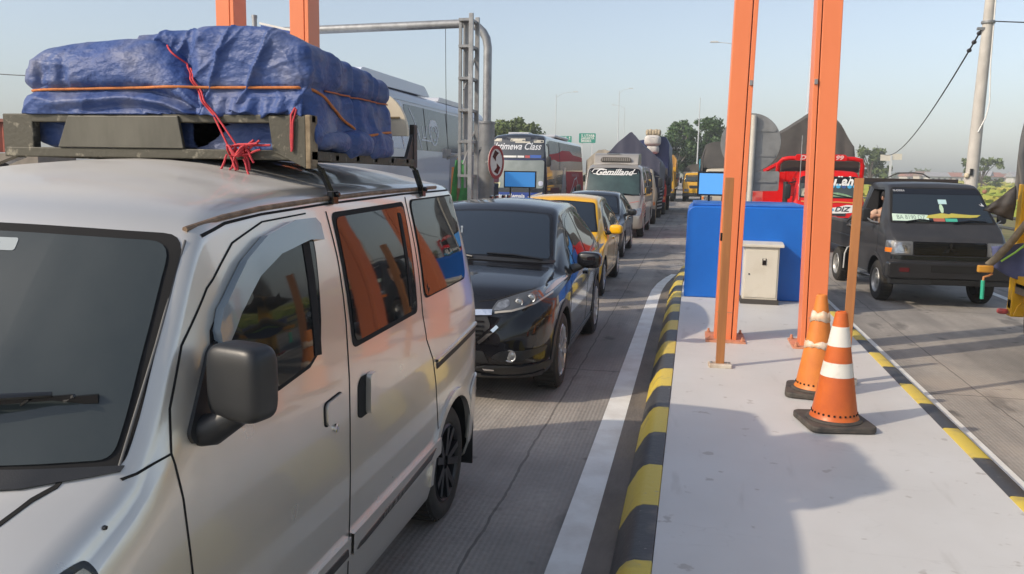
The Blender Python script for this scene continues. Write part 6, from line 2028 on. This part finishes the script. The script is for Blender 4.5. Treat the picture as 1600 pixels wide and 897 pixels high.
# truck with the peaked navy tarpaulin behind the minibus
beige_p = paint('beige cab paint', (.42, .36, .27), 0, .4, .6, (.3, .24, .16), .2)
wood_bed = mat('dark truck bed', (.05, .05, .055), .7, var=.3)
tA, _, _ = truck('truck under a sharply peaked navy tarpaulin behind the silver minibus', (-2.30, 31.0, 0), 1.90, 2.1, 7.0, beige_p, wood_bed,
    [(1.2, [(-1.04, 1.6), (-1.02, 2.62), (-.18, 3.42), (-.10, 3.44), (.30, 3.0), (.88, 2.48), (1.0, 2.35), (1.0, 1.2)]), (2.2, [(-1.04, 1.6), (-1.02, 2.6), (-.18, 3.36), (-.1, 3.38), (.30, 2.98), (.90, 2.46), (1.02, 2.33), (1.02, 1.2)]), (6.9, [(-1.04, 1.4), (-1.0, 2.5), (-.2, 3.0), (.0, 3.0), (.4, 2.8), (.9, 2.4), (1.02, 2.2), (1.02, 1.2)])], navy_tarp)
chev = MB()
for k in range(7):
    chev.prism([(-.0, .62 + k * .13), (.18, .66 + k * .13), (.18, .72 + k * .13), (0, .68 + k * .13)], 'y', -.006, .0)
cw_ = MB().box((.09, .02, 1.05), (.20, .03, .98)).build('striped_guard', mat('black barrier', (.02, .02, .022), .6), tA)
cw_.location = (.93, 2.0, -.1)
cs_ = chev.build('white_stripes', stripe_m, cw_)

# truck with a deep blue tarpaulin and white sacks on top, red cab
tB, _, _ = truck('tall red truck under a deep blue tarpaulin, carrying white sacks near its top', (-2.22, 38.6, 0), 1.95, 2.1, 7.5, red_p, wood_bed,
    [(1.9, [(-1.0, 1.5), (-.98, 3.0), (-.55, 3.42), (.25, 3.60), (.80, 3.66), (.98, 3.3), (1.02, 2.4), (1.02, 1.3)]), (7.4, [(-1.0, 1.4), (-1.0, 3.0), (-.5, 3.5), (.3, 3.6), (.8, 3.55), (1.0, 3.2), (1.04, 2.4), (1.04, 1.3)])], blue_tarp)
decal_lamp = MB().lathe([(.05, -.02), (.05, .02), (0, .03)], (.9, -.06, 1.25), 'y', 10).build('lamp', mat('lamp warm', (.8, .45, .12), .4, coat=1), tB)
sk = mat('white sack', (.58, .56, .52), .8, col2=(.45, .43, .42), scale=6, bump=.3, bscale=20)
for k, (x, y, z, lab) in enumerate(((-2.0, 40.15, 3.43, 'white striped sack strapped upright on the blue tarpaulin truck'), (-1.98, 40.25, 3.02, 'lower white sack half hidden under the striped sack on the blue tarpaulin truck'))):
    s_ = thing('sack', lab, 'sack', (x, y, z), 0, 'sacks on the blue tarpaulin truck')
    pod('sack_body', (0, 0, 0), (.78 - .2 * k, .8, .52 - .1 * k), sk, s_, .6)
    st_ = MB()
    for zz in (-.06, .05, .14):
        st_.lathe([(.36 - .1 * k, zz), (.385 - .1 * k, zz + .008), (.36 - .1 * k, zz + .016)], n=24)
    so_ = st_.build('stripe', mat('sack stripe', (.10, .13, .30), .7), s_, True)
    so_.scale = (1, 1.05, 1)
bn = thing('sack', 'beige bundle of sacking topping the white sacks on the blue tarpaulin truck', 'sack', (-1.98, 40.2, 3.80), 0, 'sacks on the blue tarpaulin truck')
for k in range(5):
    pod('fold', (-.26 + .13 * k, 0, .02 * (k % 2)), (.2, .5, .3), mat('beige sacking', (.46, .39, .28), .9, col2=(.33, .27, .19), scale=9), bn, .7)

# trucks further back in the queue
yel_t = paint('yellow truck paint', (.62, .33, .015), 0, .35, .8, (.4, .28, .12), .15)
truck('yellow truck with an orange load behind the blue tarpaulin truck', (-2.18, 57.5, 0), 1.8, 2.3, 7, yel_t, yel_t,
    [(1.9, [(-.9, 1.5), (-.9, 2.9), (-.6, 3.2), (0, 3.25), (.4, 3.25), (.7, 3.2), (.9, 2.9), (.92, 1.5)]), (6.9, [(-.9, 1.5), (-.9, 2.9), (-.6, 3.2), (0, 3.25), (.4, 3.25), (.7, 3.2), (.9, 2.9), (.92, 1.5)])], mat('ochre tarpaulin', (.45, .24, .05), .7, var=.2))
truck('pale green truck far along the queue behind the yellow truck', (-2.8, 74, 0), 1.8, 2.2, 7, paint('pale green paint', (.22, .30, .10), 0, .4, .5), wood_bed,
    [(1.9, [(-.9, 1.5), (-.9, 2.6), (-.5, 2.9), (0, 2.95), (.3, 2.95), (.6, 2.9), (.9, 2.6), (.92, 1.5)]), (6.9, [(-.9, 1.5), (-.9, 2.6), (-.5, 2.9), (0, 2.95), (.3, 2.95), (.6, 2.9), (.9, 2.6), (.92, 1.5)])], grey_tarp)
truck('red truck far along the queue near the vanishing point of the road', (-2.9, 98, 0), 1.9, 2.3, 7, red_p, red_p,
    [(1.9, [(-.9, 1.5), (-.9, 2.6), (-.5, 2.9), (0, 2.95), (.3, 2.95), (.6, 2.9), (.9, 2.6), (.92, 1.5)]), (6.9, [(-.9, 1.5), (-.9, 2.6), (-.5, 2.9), (0, 2.95), (.3, 2.95), (.6, 2.9), (.9, 2.6), (.92, 1.5)])], grey_tarp)
truck('orange truck farthest along the queue, a speck on the road', (-3.4, 132, 0), 2.0, 2.3, 7, paint('orange truck paint', (.5, .16, .04), 0, .4, .5), wood_bed)
truck('truck with a beige tarpaulin sloping behind the lettered coach', (-5.0, 47.2, 0), 2.0, 2.1, 7, beige_p, wood_bed,
    [(.6, [(-1.1, 1.5), (-1.1, 2.6), (-.4, 3.15), (-.1, 3.2), (.2, 3.1), (.6, 2.8), (1.1, 2.35), (1.1, 1.3)]), (6.9, [(-1.1, 1.5), (-1.1, 2.7), (-.6, 3.1), (0, 3.2), (.2, 3.1), (.6, 2.8), (1.1, 2.4), (1.1, 1.3)])], mat('beige tarpaulin', (.42, .37, .30), .8, var=.2, scale=2))
# right-hand lane, far
pale_p = paint('pale cab paint', (.50, .46, .38), 0, .4, .6, (.36, .29, .2), .2)
tP, PB, _ = truck('pale beige truck under a loose grey tarpaulin, behind the pale blue screen', (1.35, 40.2, 0), 1.95, 2.2, 8.5, pale_p, pale_p,
    [(.5, [(-.98, 2.22), (-1.0, 2.7), (-.86, 3.30), (-.5, 3.42), (.2, 3.44), (.7, 3.40), (.98, 3.2), (1.0, 2.25)]), (2.2, [(-1.08, 1.3), (-1.06, 2.6), (-.86, 3.32), (-.5, 3.46), (.2, 3.47), (.7, 3.44), (1.0, 3.2), (1.02, 1.3)]), (8.4, [(-1.05, 1.4), (-1.02, 2.4), (-.8, 2.9), (-.5, 3.0), (.2, 3.05), (.7, 3.0), (.95, 2.8), (1.0, 1.4)])], grey_tarp)
MB().box((-1.10, 4.5, 2.35), (.04, 2.2, .62)).build('blue_sheet', mat('cyan sheet', (.03, .40, .58), .5), tP)
MB().box((-1.13, 4.2, 2.0), (.04, 4.6, .10)).build('yellow_rail', yel_t, tP)
truck('yellow truck far up the right lane, left of the pale beige truck', (.10, 58.5, 0), 1.7, 2.0, 7, yel_t, pale_p,
    [(1.9, [(-.85, 1.5), (-.85, 2.2), (-.5, 2.5), (0, 2.6), (.3, 2.6), (.6, 2.5), (.85, 2.2), (.86, 1.5)]), (6.9, [(-.85, 1.5), (-.85, 2.2), (-.5, 2.5), (0, 2.6), (.3, 2.6), (.6, 2.5), (.85, 2.2), (.86, 1.5)])], grey_tarp)

# ------------------------------------------------------------------ yellow truck at the right edge: its rear end
yp = paint('yellow bed paint', (.66, .36, .012), 0, .42, .6, (.30, .17, .05), .22)
yt = thing('truck', 'yellow truck bed corner under a worn grey tarpaulin, beside the black pickup', 'truck', (3.80, 10.9, 0))
MB().box((.05, -.02, 1.06), (.15, .14, 1.58)).box((1.15, .02, 1.0), (2.1, .05, 1.3)).build('bed_end', yp, yt, bevel=.01)
MB().prism([(.0, .28), (.17, .28), (.17, .62), (.10, .62), (.10, .46), (.04, .40)], 'y', -.10, .06).build('hook_plate', yp, yt, bevel=.006)
MB().prism([(-.02, .0), (.10, .0), (.10, 1.0)], 'y', -.03, .05).build('gusset', yp, yt).location = (.08, -.05, .60)
MB().box((.06, -2.6, .70), (.12, 5.2, .14)).box((.06, -2.6, 1.35), (.06, 5.2, .5)).build('bed_side', yp, yt, bevel=.01)
MB().box((1.1, -2.5, .62), (2.2, 5.0, .12)).build('bed_floor', mat('bed planks', (.16, .12, .08), .8, var=.3), yt)
MB().box((.35, -.02, .42), (.75, .10, .10)).build('under_rail', mat('rusty beam', (.14, .10, .07), .8, var=.3), yt)
wheel(yt, .18, -1.6, .46, .45, 'truck')
pod('tail_lamp', (-.10, -.05, .33), (.12, .10, .07), mat('dull red lens', (.35, .06, .06), .4), yt, .7)
MB().box((0.02, -.06, .62), (.02, .02, .2)).build('chain', mat('rusty beam', (.14, .10, .07), .8, var=.3), yt)
tarp_poly('tarpaulin', [(.12, [(.02, 1.84), (-.04, 2.2), (-.02, 2.72), (.12, 3.02), (.4, 3.15), (1.2, 3.3), (1.9, 3.1), (2.2, 1.66)]), (-5.0, [(.04, 1.66), (-.02, 2.2), (.0, 2.7), (.12, 3.0), (.4, 3.15), (1.2, 3.3), (1.9, 3.1), (2.2, 1.66)])], mat('grey worn tarpaulin', (.16, .155, .15), .75, col2=(.10, .10, .10), scale=3, bump=.35, bscale=8), yt, .07, 4.2, 60)
# dark folded tarpaulin corner, strap, ratchet hook, cloth
fl_ = thing('folded_tarp', 'dark folded tarpaulin corner bulging beside the yellow truck post', 'tarpaulin', (3.72, 10.82, 1.52))
vs, fs = [], []
for i in range(19):
    for j in range(15):
        u, v = i / 18, j / 14
        x = -.29 + .27 * u
        zb = .0 - .10 * u
        ztp = .01 + .30 * u ** .9
        p = Vector((x - .05 * v * (1 - u), 0, zb + (ztp - zb) * v))
        fold_ = sin(14 * v + 5 * u) * .5 + sin(9 * u - 6 * v + 1)
        p.y = -.05 * sin(pi * v) * (.4 + .6 * u) + .007 * fold_
        vs.append(p)
for i in range(18):
    for j in range(14):
        a = i * 15 + j
        fs.append((a, a + 1, a + 16, a + 15))
fo = mesh_obj('fold', vs, fs, mat('dark brown tarp', (.022, .019, .018), .6, col2=(.045, .038, .034), scale=9), fl_, True)
fo.modifiers.new('solid', 'SOLIDIFY').thickness = .01
stp = thing('strap', 'grey brown webbing strap slanting down from the yellow truck to an orange hook', 'strap', (3.85, 10.7, 0))
pts = [(.10, 0, 1.56), (-.04, -.02, 1.42), (-.22, -.05, 1.15), (-.36, -.08, .98), (-.44, -.09, .90)]
vs, fs = [], []
for i, p in enumerate(pts):
    vs += [Vector(p) + Vector((-.032, 0, .024)), Vector(p) + Vector((.034, 0, -.030))]
fs = [(2 * i, 2 * i + 1, 2 * i + 3, 2 * i + 2) for i in range(len(pts) - 1)]
ob = mesh_obj('webbing', vs, fs, mat('webbing', (.22, .19, .14), .85, col2=(.14, .12, .085), scale=14), stp, True)
ob.modifiers.new('solid', 'SOLIDIFY').thickness = .012
MB().box((-.46, -.09, .855), (.17, .06, .085)).build('buckle', mat('orange buckle', (.55, .27, .03), .5, var=.3), stp, bevel=.015)
MB().tube([(-.38, -.09, .80), (-.42, -.10, .775), (-.47, -.10, .76), (-.475, -.10, .70)], .014, 8).build('hook', mat('orange hook', (.50, .22, .08), .5), stp, True)
MB().tube([(-.475, -.10, .72), (-.468, -.10, .50)], .022, 8).build('grip', mat('green grip', (.03, .40, .26), .5), stp, True)
gs = thing('strap', 'thin green cord running beside the webbing strap on the yellow truck', 'cord', (3.85, 10.66, 0))
MB().tube([(.15, 0, 1.40), (.0, -.02, 1.20), (-.15, -.03, 1.06), (-.30, -.05, .95)], .012, 6).tube([(.15, 0, 1.52), (.0, -.01, 1.5)], .012, 6).build('cord', mat('green cord', (.22, .42, .06), .7), gs, True)
cl_ = thing('cloth', 'blue grey cloth hanging under the strap on the yellow truck', 'cloth', (3.70, 10.75, .95))
vs, fs = [], []
for i in range(13):
    for j in range(11):
        u, v = j / 10, i / 12
        vs.append((-.22 + .40 * u + .03 * v, -.03 * sin(5 * u + 2 * v) - .012 * sin(13 * u), .22 - (.46 - .22 * (1 - u) ** 1.5) * v - .06 * (1 - u)))
for i in range(12):
    for j in range(10):
        a = i * 11 + j
        fs.append((a, a + 1, a + 12, a + 11))
ob = mesh_obj('cloth_sheet', vs, fs, mat('blue grey cloth', (.085, .10, .21), .8, col2=(.06, .07, .16), scale=6), cl_, True)
ob.modifiers.new('solid', 'SOLIDIFY').thickness = .006

# ================================================================== ROADSIDE
conc = mat('concrete pole', (.50, .48, .44), .8, col2=(.40, .38, .35), scale=3, bump=.1, bscale=30)
t = thing('power_pole', 'pale concrete power pole with a white cable clipped to it, behind the black pickup', 'pole', (6.52, 22.0, 0), 0)
MB().tube([(0, 0, 0), (.02, 0, 2.5), (.07, 0, 6.8)], [.155, .14, .105], 16).build('pole_shaft', conc, t, True)
MB().tube([(.14, -.08, 6.8), (.17, -.08, 4.6), (.23, -.08, 3.7), (.17, -.1, 3.35), (.02, -.14, 3.0)], .016, 8).build('white_cable', white_p, t, True)
MB().lathe([(.15, 0), (.155, .03), (.15, .06)], (.06, 0, 5.52), n=14).box((-.10, -.05, 5.40), (.16, .08, .06)).build('clamp', steel, t, True)
pod('lamp', (-.13, -.1, 1.98), (.10, .14, .12), mat('lamp cream', (.55, .48, .34), .5), t, .7)
MB().box((-.04, -.13, 2.06), (.06, .08, .16)).build('lamp_box', black_pl, t)
pod('red_lamp', (.30, -.1, 1.60), (.10, .1, .10), mat('reddish lamp', (.30, .15, .10), .6), t, .8)


def wire(label, a, b_, sag, r=.012, n=24):
    a, b_ = Vector(a), Vector(b_)
    pts = [a.lerp(b_, i / n) - Vector((0, 0, sag * 4 * (i / n) * (1 - i / n))) for i in range(n + 1)]
    o = MB().tube(pts, r, 6).build('wire', mat('cable black', (.025, .025, .03), .6), None, True)
    return tag(o, label, 'cable')


w1 = wire('thick black cable sagging from the concrete power pole down to the distant trees', (6.50, 21.95, 5.52), (17.77, 90, 5.1), 1.9, .022, 40)
wire('thin cable leaving the concrete power pole toward the top right of the photo', (6.6, 22, 5.58), (16, 20, 5.55), .25, .014)
wire('thin black wire ending behind the left end of the blue tarpaulin bundle', (-40, 34, 7.6), (-24.5, 29, 5.35), .5, .02)
isl = MB()
for k, f_ in enumerate((.012, .024, .036)):
    p = Vector((6.50, 21.95, 5.52)).lerp(Vector((17.77, 90, 5.1)), f_) - Vector((0, 0, 1.9 * 4 * f_ * (1 - f_)))
    isl.lathe([(.02, -.07), (.055, -.03), (.03, 0), (.055, .03), (.02, .07)], p, 'y', 10)
tag(isl.build('insulator', mat('dark insulator', (.03, .03, .035), .3), None, True), 'row of three dark insulators on the cable beside the concrete power pole', 'insulator')

far_steel = mat('lamp post steel', (.50, .52, .54), .6)


def lamp_post(label, x, y, h, arm, side=1):
    t = thing('street_lamp', label, 'street lamp', (x, y, 0), 0, 'street lamps along the toll road')
    MB().tube([(0, 0, 0), (0, 0, h)], [.085, .04], 10).build('pole_shaft', far_steel, t, True)
    if arm:
        MB().tube([(0, 0, h - .4), (side * arm * .4, 0, h + .15), (side * arm, 0, h + .3)], .028, 8).build('arm', far_steel, t, True)
        MB().prism(roundpoly([(side * arm - .35, h + .24), (side * arm + .35, h + .24), (side * arm + .3, h + .36), (side * arm - .3, h + .36)], .04), 'y', -.12, .12).build('lamp_head', far_steel, t)


lamp_post('street lamp with a single arm above the lettered coach, left of the green road sign', -18.6, 112, 12.2, 2.6)
lamp_post('tall thin street lamp above the peaked navy tarpaulin', -10.9, 120, 13.4, 1.6)
lamp_post('street lamp standing in front of the big dark green trees', .22, 88, 9.6, 0)
lamp_post('street lamp whose lamp head reaches out left of the left front orange column', 3.3, 72, 12.4, 2.2, -1)
lamp_post('street lamp rising out of the leafy tree behind the lettered coach', -16.9, 84, 6.6, 0)
lamp_post('faint street lamp between the green road sign and the navy tarpaulin', -12.6, 150, 13.5, 2.0, -1)
t = thing('street_lamp', 'pale pole rising behind the right orange column above the red truck tarpaulin', 'street lamp', (3.62, 30.2, 0), 0, 'street lamps along the toll road')
MB().tube([(0, 0, 0), (.06, 0, 4.2), (.15, 0, 8.6)], [.10, .085, .06], 12).build('pole_shaft', mat('pale blue steel', (.42, .48, .54), .5), t, True)

green_m = mat('road sign green', (.0, .22, .16), .5)


def road_sign(label, x, y, z, w, h, lines):
    t = thing('road_sign', label, 'road sign', (x, y, 0), 0, 'green signs over the toll road')
    MB().prism(roundpoly([(-w / 2, z - h / 2), (w / 2, z - h / 2), (w / 2, z + h / 2), (-w / 2, z + h / 2)], .12), 'y', -.03, .03).build('sign_panel', green_m, t)
    for s in (-1, 1):
        MB().box((s * w * .3, .12, z / 2), (.14, .14, z)).build('post', far_steel, t)
    for k, l in enumerate(lines):
        letters('lettering', l, .42, on_plane((-w / 2 + .3, -.035, z + h * .25 - k * h * .28), (1, 0, 0), (0, 0, 1)), white_p, t, 0, 1, .01, 'LEFT')
    pp = MB().prism([(w / 2 - .45, z + .2), (w / 2 - .32, z + .5), (w / 2 - .19, z + .2)], 'y', -.04, -.034).box((w / 2 - .32, -.037, z + .1), (.1, .006, .35)).build('arrow', white_p, t)


road_sign('green road sign with white lines of text above the beige tarpaulin truck', -14.0, 110, 6.35, 2.2, 1.25, ['S. UTARA', 'JAKARTA', 'BREBES'])
road_sign('smaller green road sign half hidden behind the lettered coach roof', -20.0, 128, 6.85, 2.6, 1.0, ['KELUAR', 'EXIT'])
t = thing('billboard', 'pair of pale boards on one post far out in the fields', 'billboard', (25.6, 120, 0))
MB().box((0, 0, 2.4), (.25, .25, 4.8)).build('post', far_steel, t)
for s, z in ((-1, 4.5), (1, 4.65)):
    MB().box((s * .72, 0, z), (1.25, .08, .8)).build('board', mat('pale board', (.58, .55, .48), .7, var=.1), t)

t = thing('guard_rail', 'grey guard rail with posts at the edge of the right field, behind the black pickup', 'guard rail', (9.6, 0, 0))
rl = MB()
for zz in (.72, .40):
    rl.prism([(0, zz - .05), (.03, zz), (0, zz + .05), (-.02, zz)], 'y', 10, 60)
rl.build('rail', mat('dark rail', (.10, .11, .11), .6, .3, var=.3), t)
for k in range(14):
    MB().box((.05, 10.2 + 3.8 * k, .42), (.08, .12, .84)).build('post', steel, t)

t = thing('shed', 'low shed with a red corrugated wall at the far left edge, behind the roof rack', 'shed', (-15.9, 16.2, 0))
wv = []
for k in range(41):
    wv.append((-1.4 + k * .07, -.02 if k % 2 else .02))
mbx = MB()
vs = [(x, y, z) for z in (2.12, 2.82) for x, y in wv]
mbx.add(vs, [(k, k + 1, k + 42, k + 41) for k in range(40)])
ob = mbx.build('corrugated_wall', mat('red corrugated', (.30, .075, .05), .6, var=.3, scale=5), t)
ob.modifiers.new('solid', 'SOLIDIFY').thickness = .02
MB().box((0, .6, 1.05), (2.7, 1.2, 2.1)).build('wall', mat('shed grey wall', (.24, .21, .18), .8, var=.3), t)
MB().prism([(-1.5, 2.8), (1.5, 2.8), (1.5, 2.87), (-1.5, 2.87)], 'y', -.1, 1.4).build('roof', mat('shed roof', (.22, .08, .06), .7), t)

# ------------------------------------------------------------------ trees
bark = mat('bark', (.16, .13, .10), .9, var=.4, scale=6)
bark_pale = mat('pale bark', (.34, .31, .27), .85, var=.3, scale=6)


def leaf_mat(name, c, c2):
    m = mat(name, c, .6, col2=c2, scale=.9, lo=.35, hi=.65)
    return m


lf_dark = leaf_mat('leaf dark green', (.055, .11, .022), (.025, .06, .014))
lf_mid = leaf_mat('leaf mid green', (.11, .15, .035), (.06, .09, .02))
lf_bright = leaf_mat('leaf yellow green', (.16, .20, .03), (.10, .15, .025))


def leaf_clump(mb, c, r, n, size, rng, squash=.8):
    for _ in range(n):
        while True:
            d = Vector((rng.uniform(-1, 1), rng.uniform(-1, 1), rng.uniform(-1, 1)))
            if .25 < d.length < 1:
                break
        d = d * (r * (.65 + .35 * rng.random()))
        d.z *= squash
        p = Vector(c) + d
        a = Vector((rng.uniform(-1, 1), rng.uniform(-1, 1), rng.uniform(-1, 1))).normalized()
        b_ = a.cross(Vector((rng.uniform(-1, 1), rng.uniform(-1, 1), rng.uniform(-1, 1)))).normalized()
        s = size * rng.uniform(.6, 1.3)
        mb.add([p - a * s, p - b_ * s * .5, p + a * s, p + b_ * s * .5], [(0, 1, 2, 3)])


def tree(label, x, y, clumps, trunk, limbs, leafm, barkm, dens=150, size=.22, seed=1, group='trees beyond the toll plaza', name='tree'):
    rng = random.Random(seed)
    t = thing(name, label, 'tree', (x, y, -.02), 0, group)
    mb = MB()
    mb.tube(trunk[0], trunk[1], 10)
    for pts, r in limbs:
        mb.tube(pts, r, 7)
    mb.build('trunk', barkm, t, True)
    cm = MB()
    for (c, r) in clumps:
        leaf_clump(cm, c, r, int(dens * r * r), size, rng)
    cm.build('crown', leafm, t, fix=False)
    return t


# the big dark tree group behind the pale truck: several leaning stems
def big_tree(label, x, y, h, spread, seed, n=13, leafm=lf_dark, barkm=bark_pale, dens=210, size=.20, low=.30):
    rng = random.Random(seed)
    cl, lim = [], []
    for k in range(n):
        a = rng.uniform(0, 2 * pi)
        rr = spread * rng.uniform(.1, 1.0) ** .7
        z = h * (low + (.92 - low) * rng.random()) - rr * .10 * h / spread * .5
        c = (rr * cos(a), rr * sin(a) * .8, z)
        cl.append((c, rng.uniform(.5, 1.05) * h * .14))
        if k % 2 == 0:
            lim.append(([(0, 0, h * .2), (c[0] * .4, c[1] * .4, h * .2 + (z - h * .2) * .55), c], [h * .018, h * .012, h * .004]))
    return tree(label, x, y, cl, ([(0, 0, 0), (.1, 0, h * .2), (.15, .1, h * .5), (.1, 0, h * .8)], [h * .032, h * .024, h * .014, h * .004]), lim, leafm, barkm, dens, size, seed)


big_tree('tall dark green tree, leftmost of the group behind the pale beige truck', -2.2, 96, 8.0, 2.2, 3, 34)
big_tree('tall dark green tree in the middle of the group behind the pale beige truck', .3, 98, 8.8, 2.1, 8, 34)
big_tree('tall dark green tree against the left edge of the left front orange column', 2.9, 97, 8.8, 2.2, 12, 34)
big_tree('rounded olive green tree behind the roof of the lettered coach', -17.6, 82, 7.3, 3.0, 21, 36, lf_mid, bark, 130, .26)
big_tree('second olive green tree left of the rounded one behind the grey pipe post', -21.2, 84, 7.4, 2.8, 23, 32, lf_mid, bark, 130, .26)
big_tree('green roadside tree right of the red truck tarpaulin, near the far boards', 28.0, 145, 7.2, 3.2, 31, 34, lf_mid, bark, 80, .34)
big_tree('lone bushy tree in the rice fields right of the concrete power pole', 51.0, 166, 6.8, 3.6, 35, 34, lf_mid, bark, 80, .36, .12)


def bush(label, x, y, r, seed, leafm=lf_mid):
    rng = random.Random(seed)
    t = thing('bush', label, 'bush', (x, y, -.02), 0, 'bushes in the field')
    cm = MB()
    for k in range(6):
        leaf_clump(cm, (rng.uniform(-r, r) * .6, rng.uniform(-r, r) * .6, r * rng.uniform(.3, .8)), r * .5, 55, r * .13, rng)
    cm.build('foliage', leafm, t, fix=False)
    MB().tube([(0, 0, 0), (.05, 0, r * .7)], [.04, .015], 6).build('stem', bark, t)


bush('small green bush in the field between the red truck and the black pickup', 15.1, 72, .95, 41)
bush('small bush farther out in the field under the far boards', 22.5, 112, 1.2, 43, lf_dark)
bush('low brownish bush on the field bank right of the concrete power pole', 24.5, 62, .9, 45, leaf_mat('dry leaf', (.20, .13, .06), (.12, .09, .04)))

# far tree line, paddy crops, village
rng = random.Random(77)
tl = MB()
for k in range(170):
    x = rng.uniform(-40, 420)
    y = 360 + rng.uniform(-60, 200) + abs(x) * .3
    r = rng.uniform(2.0, 4.2)
    for j in range(2):
        leaf_clump(tl, (x + rng.uniform(-4, 4), y, r * .8), r, 26, r * .34, rng, .75)
o = tl.build('treeline', leaf_mat('far foliage', (.09, .12, .04), (.05, .075, .025)), None, fix=False)
tag(o, 'hazy line of low trees along the far edge of the rice fields', 'tree line', None, 'stuff')
cr = MB()
for k in range(5200):
    y = 46 + 330 * rng.random() ** 1.5
    x = rng.uniform(.10 * y + 6, .62 * y)
    h = rng.uniform(.25, .6) * (1 + y / 260)
    a = rng.uniform(0, pi)
    wd = .3 + y * .0035
    cr.add([(x - wd * cos(a), y - wd * sin(a), -.03), (x + wd * cos(a), y + wd * sin(a), -.03), (x + .7 * wd * cos(a), y + .7 * wd * sin(a), h), (x - .7 * wd * cos(a), y - .7 * wd * sin(a), h * .9)], [(0, 1, 2, 3)])
o = cr.build('crop', mat('ripening rice', (.38, .34, .07), .9, col2=(.20, .27, .04), scale=.03, stretch=(.5, 1.5, 1), lo=.42, hi=.58), None, fix=False)
tag(o, 'yellow green rice growing across the fields on the right', 'rice', None, 'stuff')
roofs = [mat('far red roof', (.30, .13, .09), .8, var=.2), mat('far brown roof', (.24, .15, .11), .8, var=.2), mat('far grey roof', (.26, .26, .27), .8)]
wls = [mat('far pale wall', (.50, .48, .44), .9), mat('far cream wall', (.48, .42, .34), .9)]
hw = ['red roofed house', 'brown roofed house', 'grey roofed house']
places = ['at the village end below the far boards', 'right of the far boards', 'between the boards and the power pole', 'left of the lone bushy tree', 'a little left of the power pole', 'right behind the power pole', 'just right of the power pole', 'beside the lone bushy tree', 'right of the lone bushy tree', 'at the right end of the village', 'far right edge by the grey tarpaulin', 'behind the far boards']
for k in range(12):
    fx = 1386 + k * 18
    y = 330 + rng.uniform(-40, 70)
    x = (fx - 1085) / 1290 * y
    t = thing('house', 'distant %s in the village, %s' % (hw[k % 3], places[k]), 'house', (x, y, -.03), rng.uniform(-.5, .5), 'village houses beyond the fields')
    w, d, h = rng.uniform(5, 8), rng.uniform(4, 6), rng.uniform(2.4, 3.0)
    MB().box((0, 0, h / 2), (w, d, h)).build('wall', wls[k % 2], t)
    MB().prism([(-d * .65, h), (d * .65, h), (0, h + 1.7)], 'x', -w * .58, w * .58).build('roof', roofs[k % 3], t)
    MB().box((0, -d / 2 - .02, 1.3), (.9, .06, 1.9)).build('door', mat('far door', (.12, .09, .07), .8), t)
    for s in (-1, 1):
        MB().box((s * w * .3, -d / 2 - .02, 1.5), (.9, .06, .9)).build('window', mat('far window', (.06, .07, .08), .4), t)

# ================================================================== AIR
hz = MB().box((20, 270, 19), (900, 700, 40.5)).build('haze', mat('haze_tmp', (1, 1, 1), 1))
hm = bpy.data.materials.new('haze')
hm.use_nodes = True
nt = hm.node_tree
nt.nodes.clear()
out = nt.nodes.new('ShaderNodeOutputMaterial')
pv = nt.nodes.new('ShaderNodeVolumePrincipled')
pv.inputs['Color'].default_value = (.86, .93, 1.0, 1)
pv.inputs['Density'].default_value = 0.0009
pv.inputs['Anisotropy'].default_value = -0.15
nt.links.new(pv.outputs[0], out.inputs['Volume'])
hz.data.materials.clear()
hz.data.materials.append(hm)
tag(hz, 'thin morning haze over the whole place', 'haze', None, 'stuff')
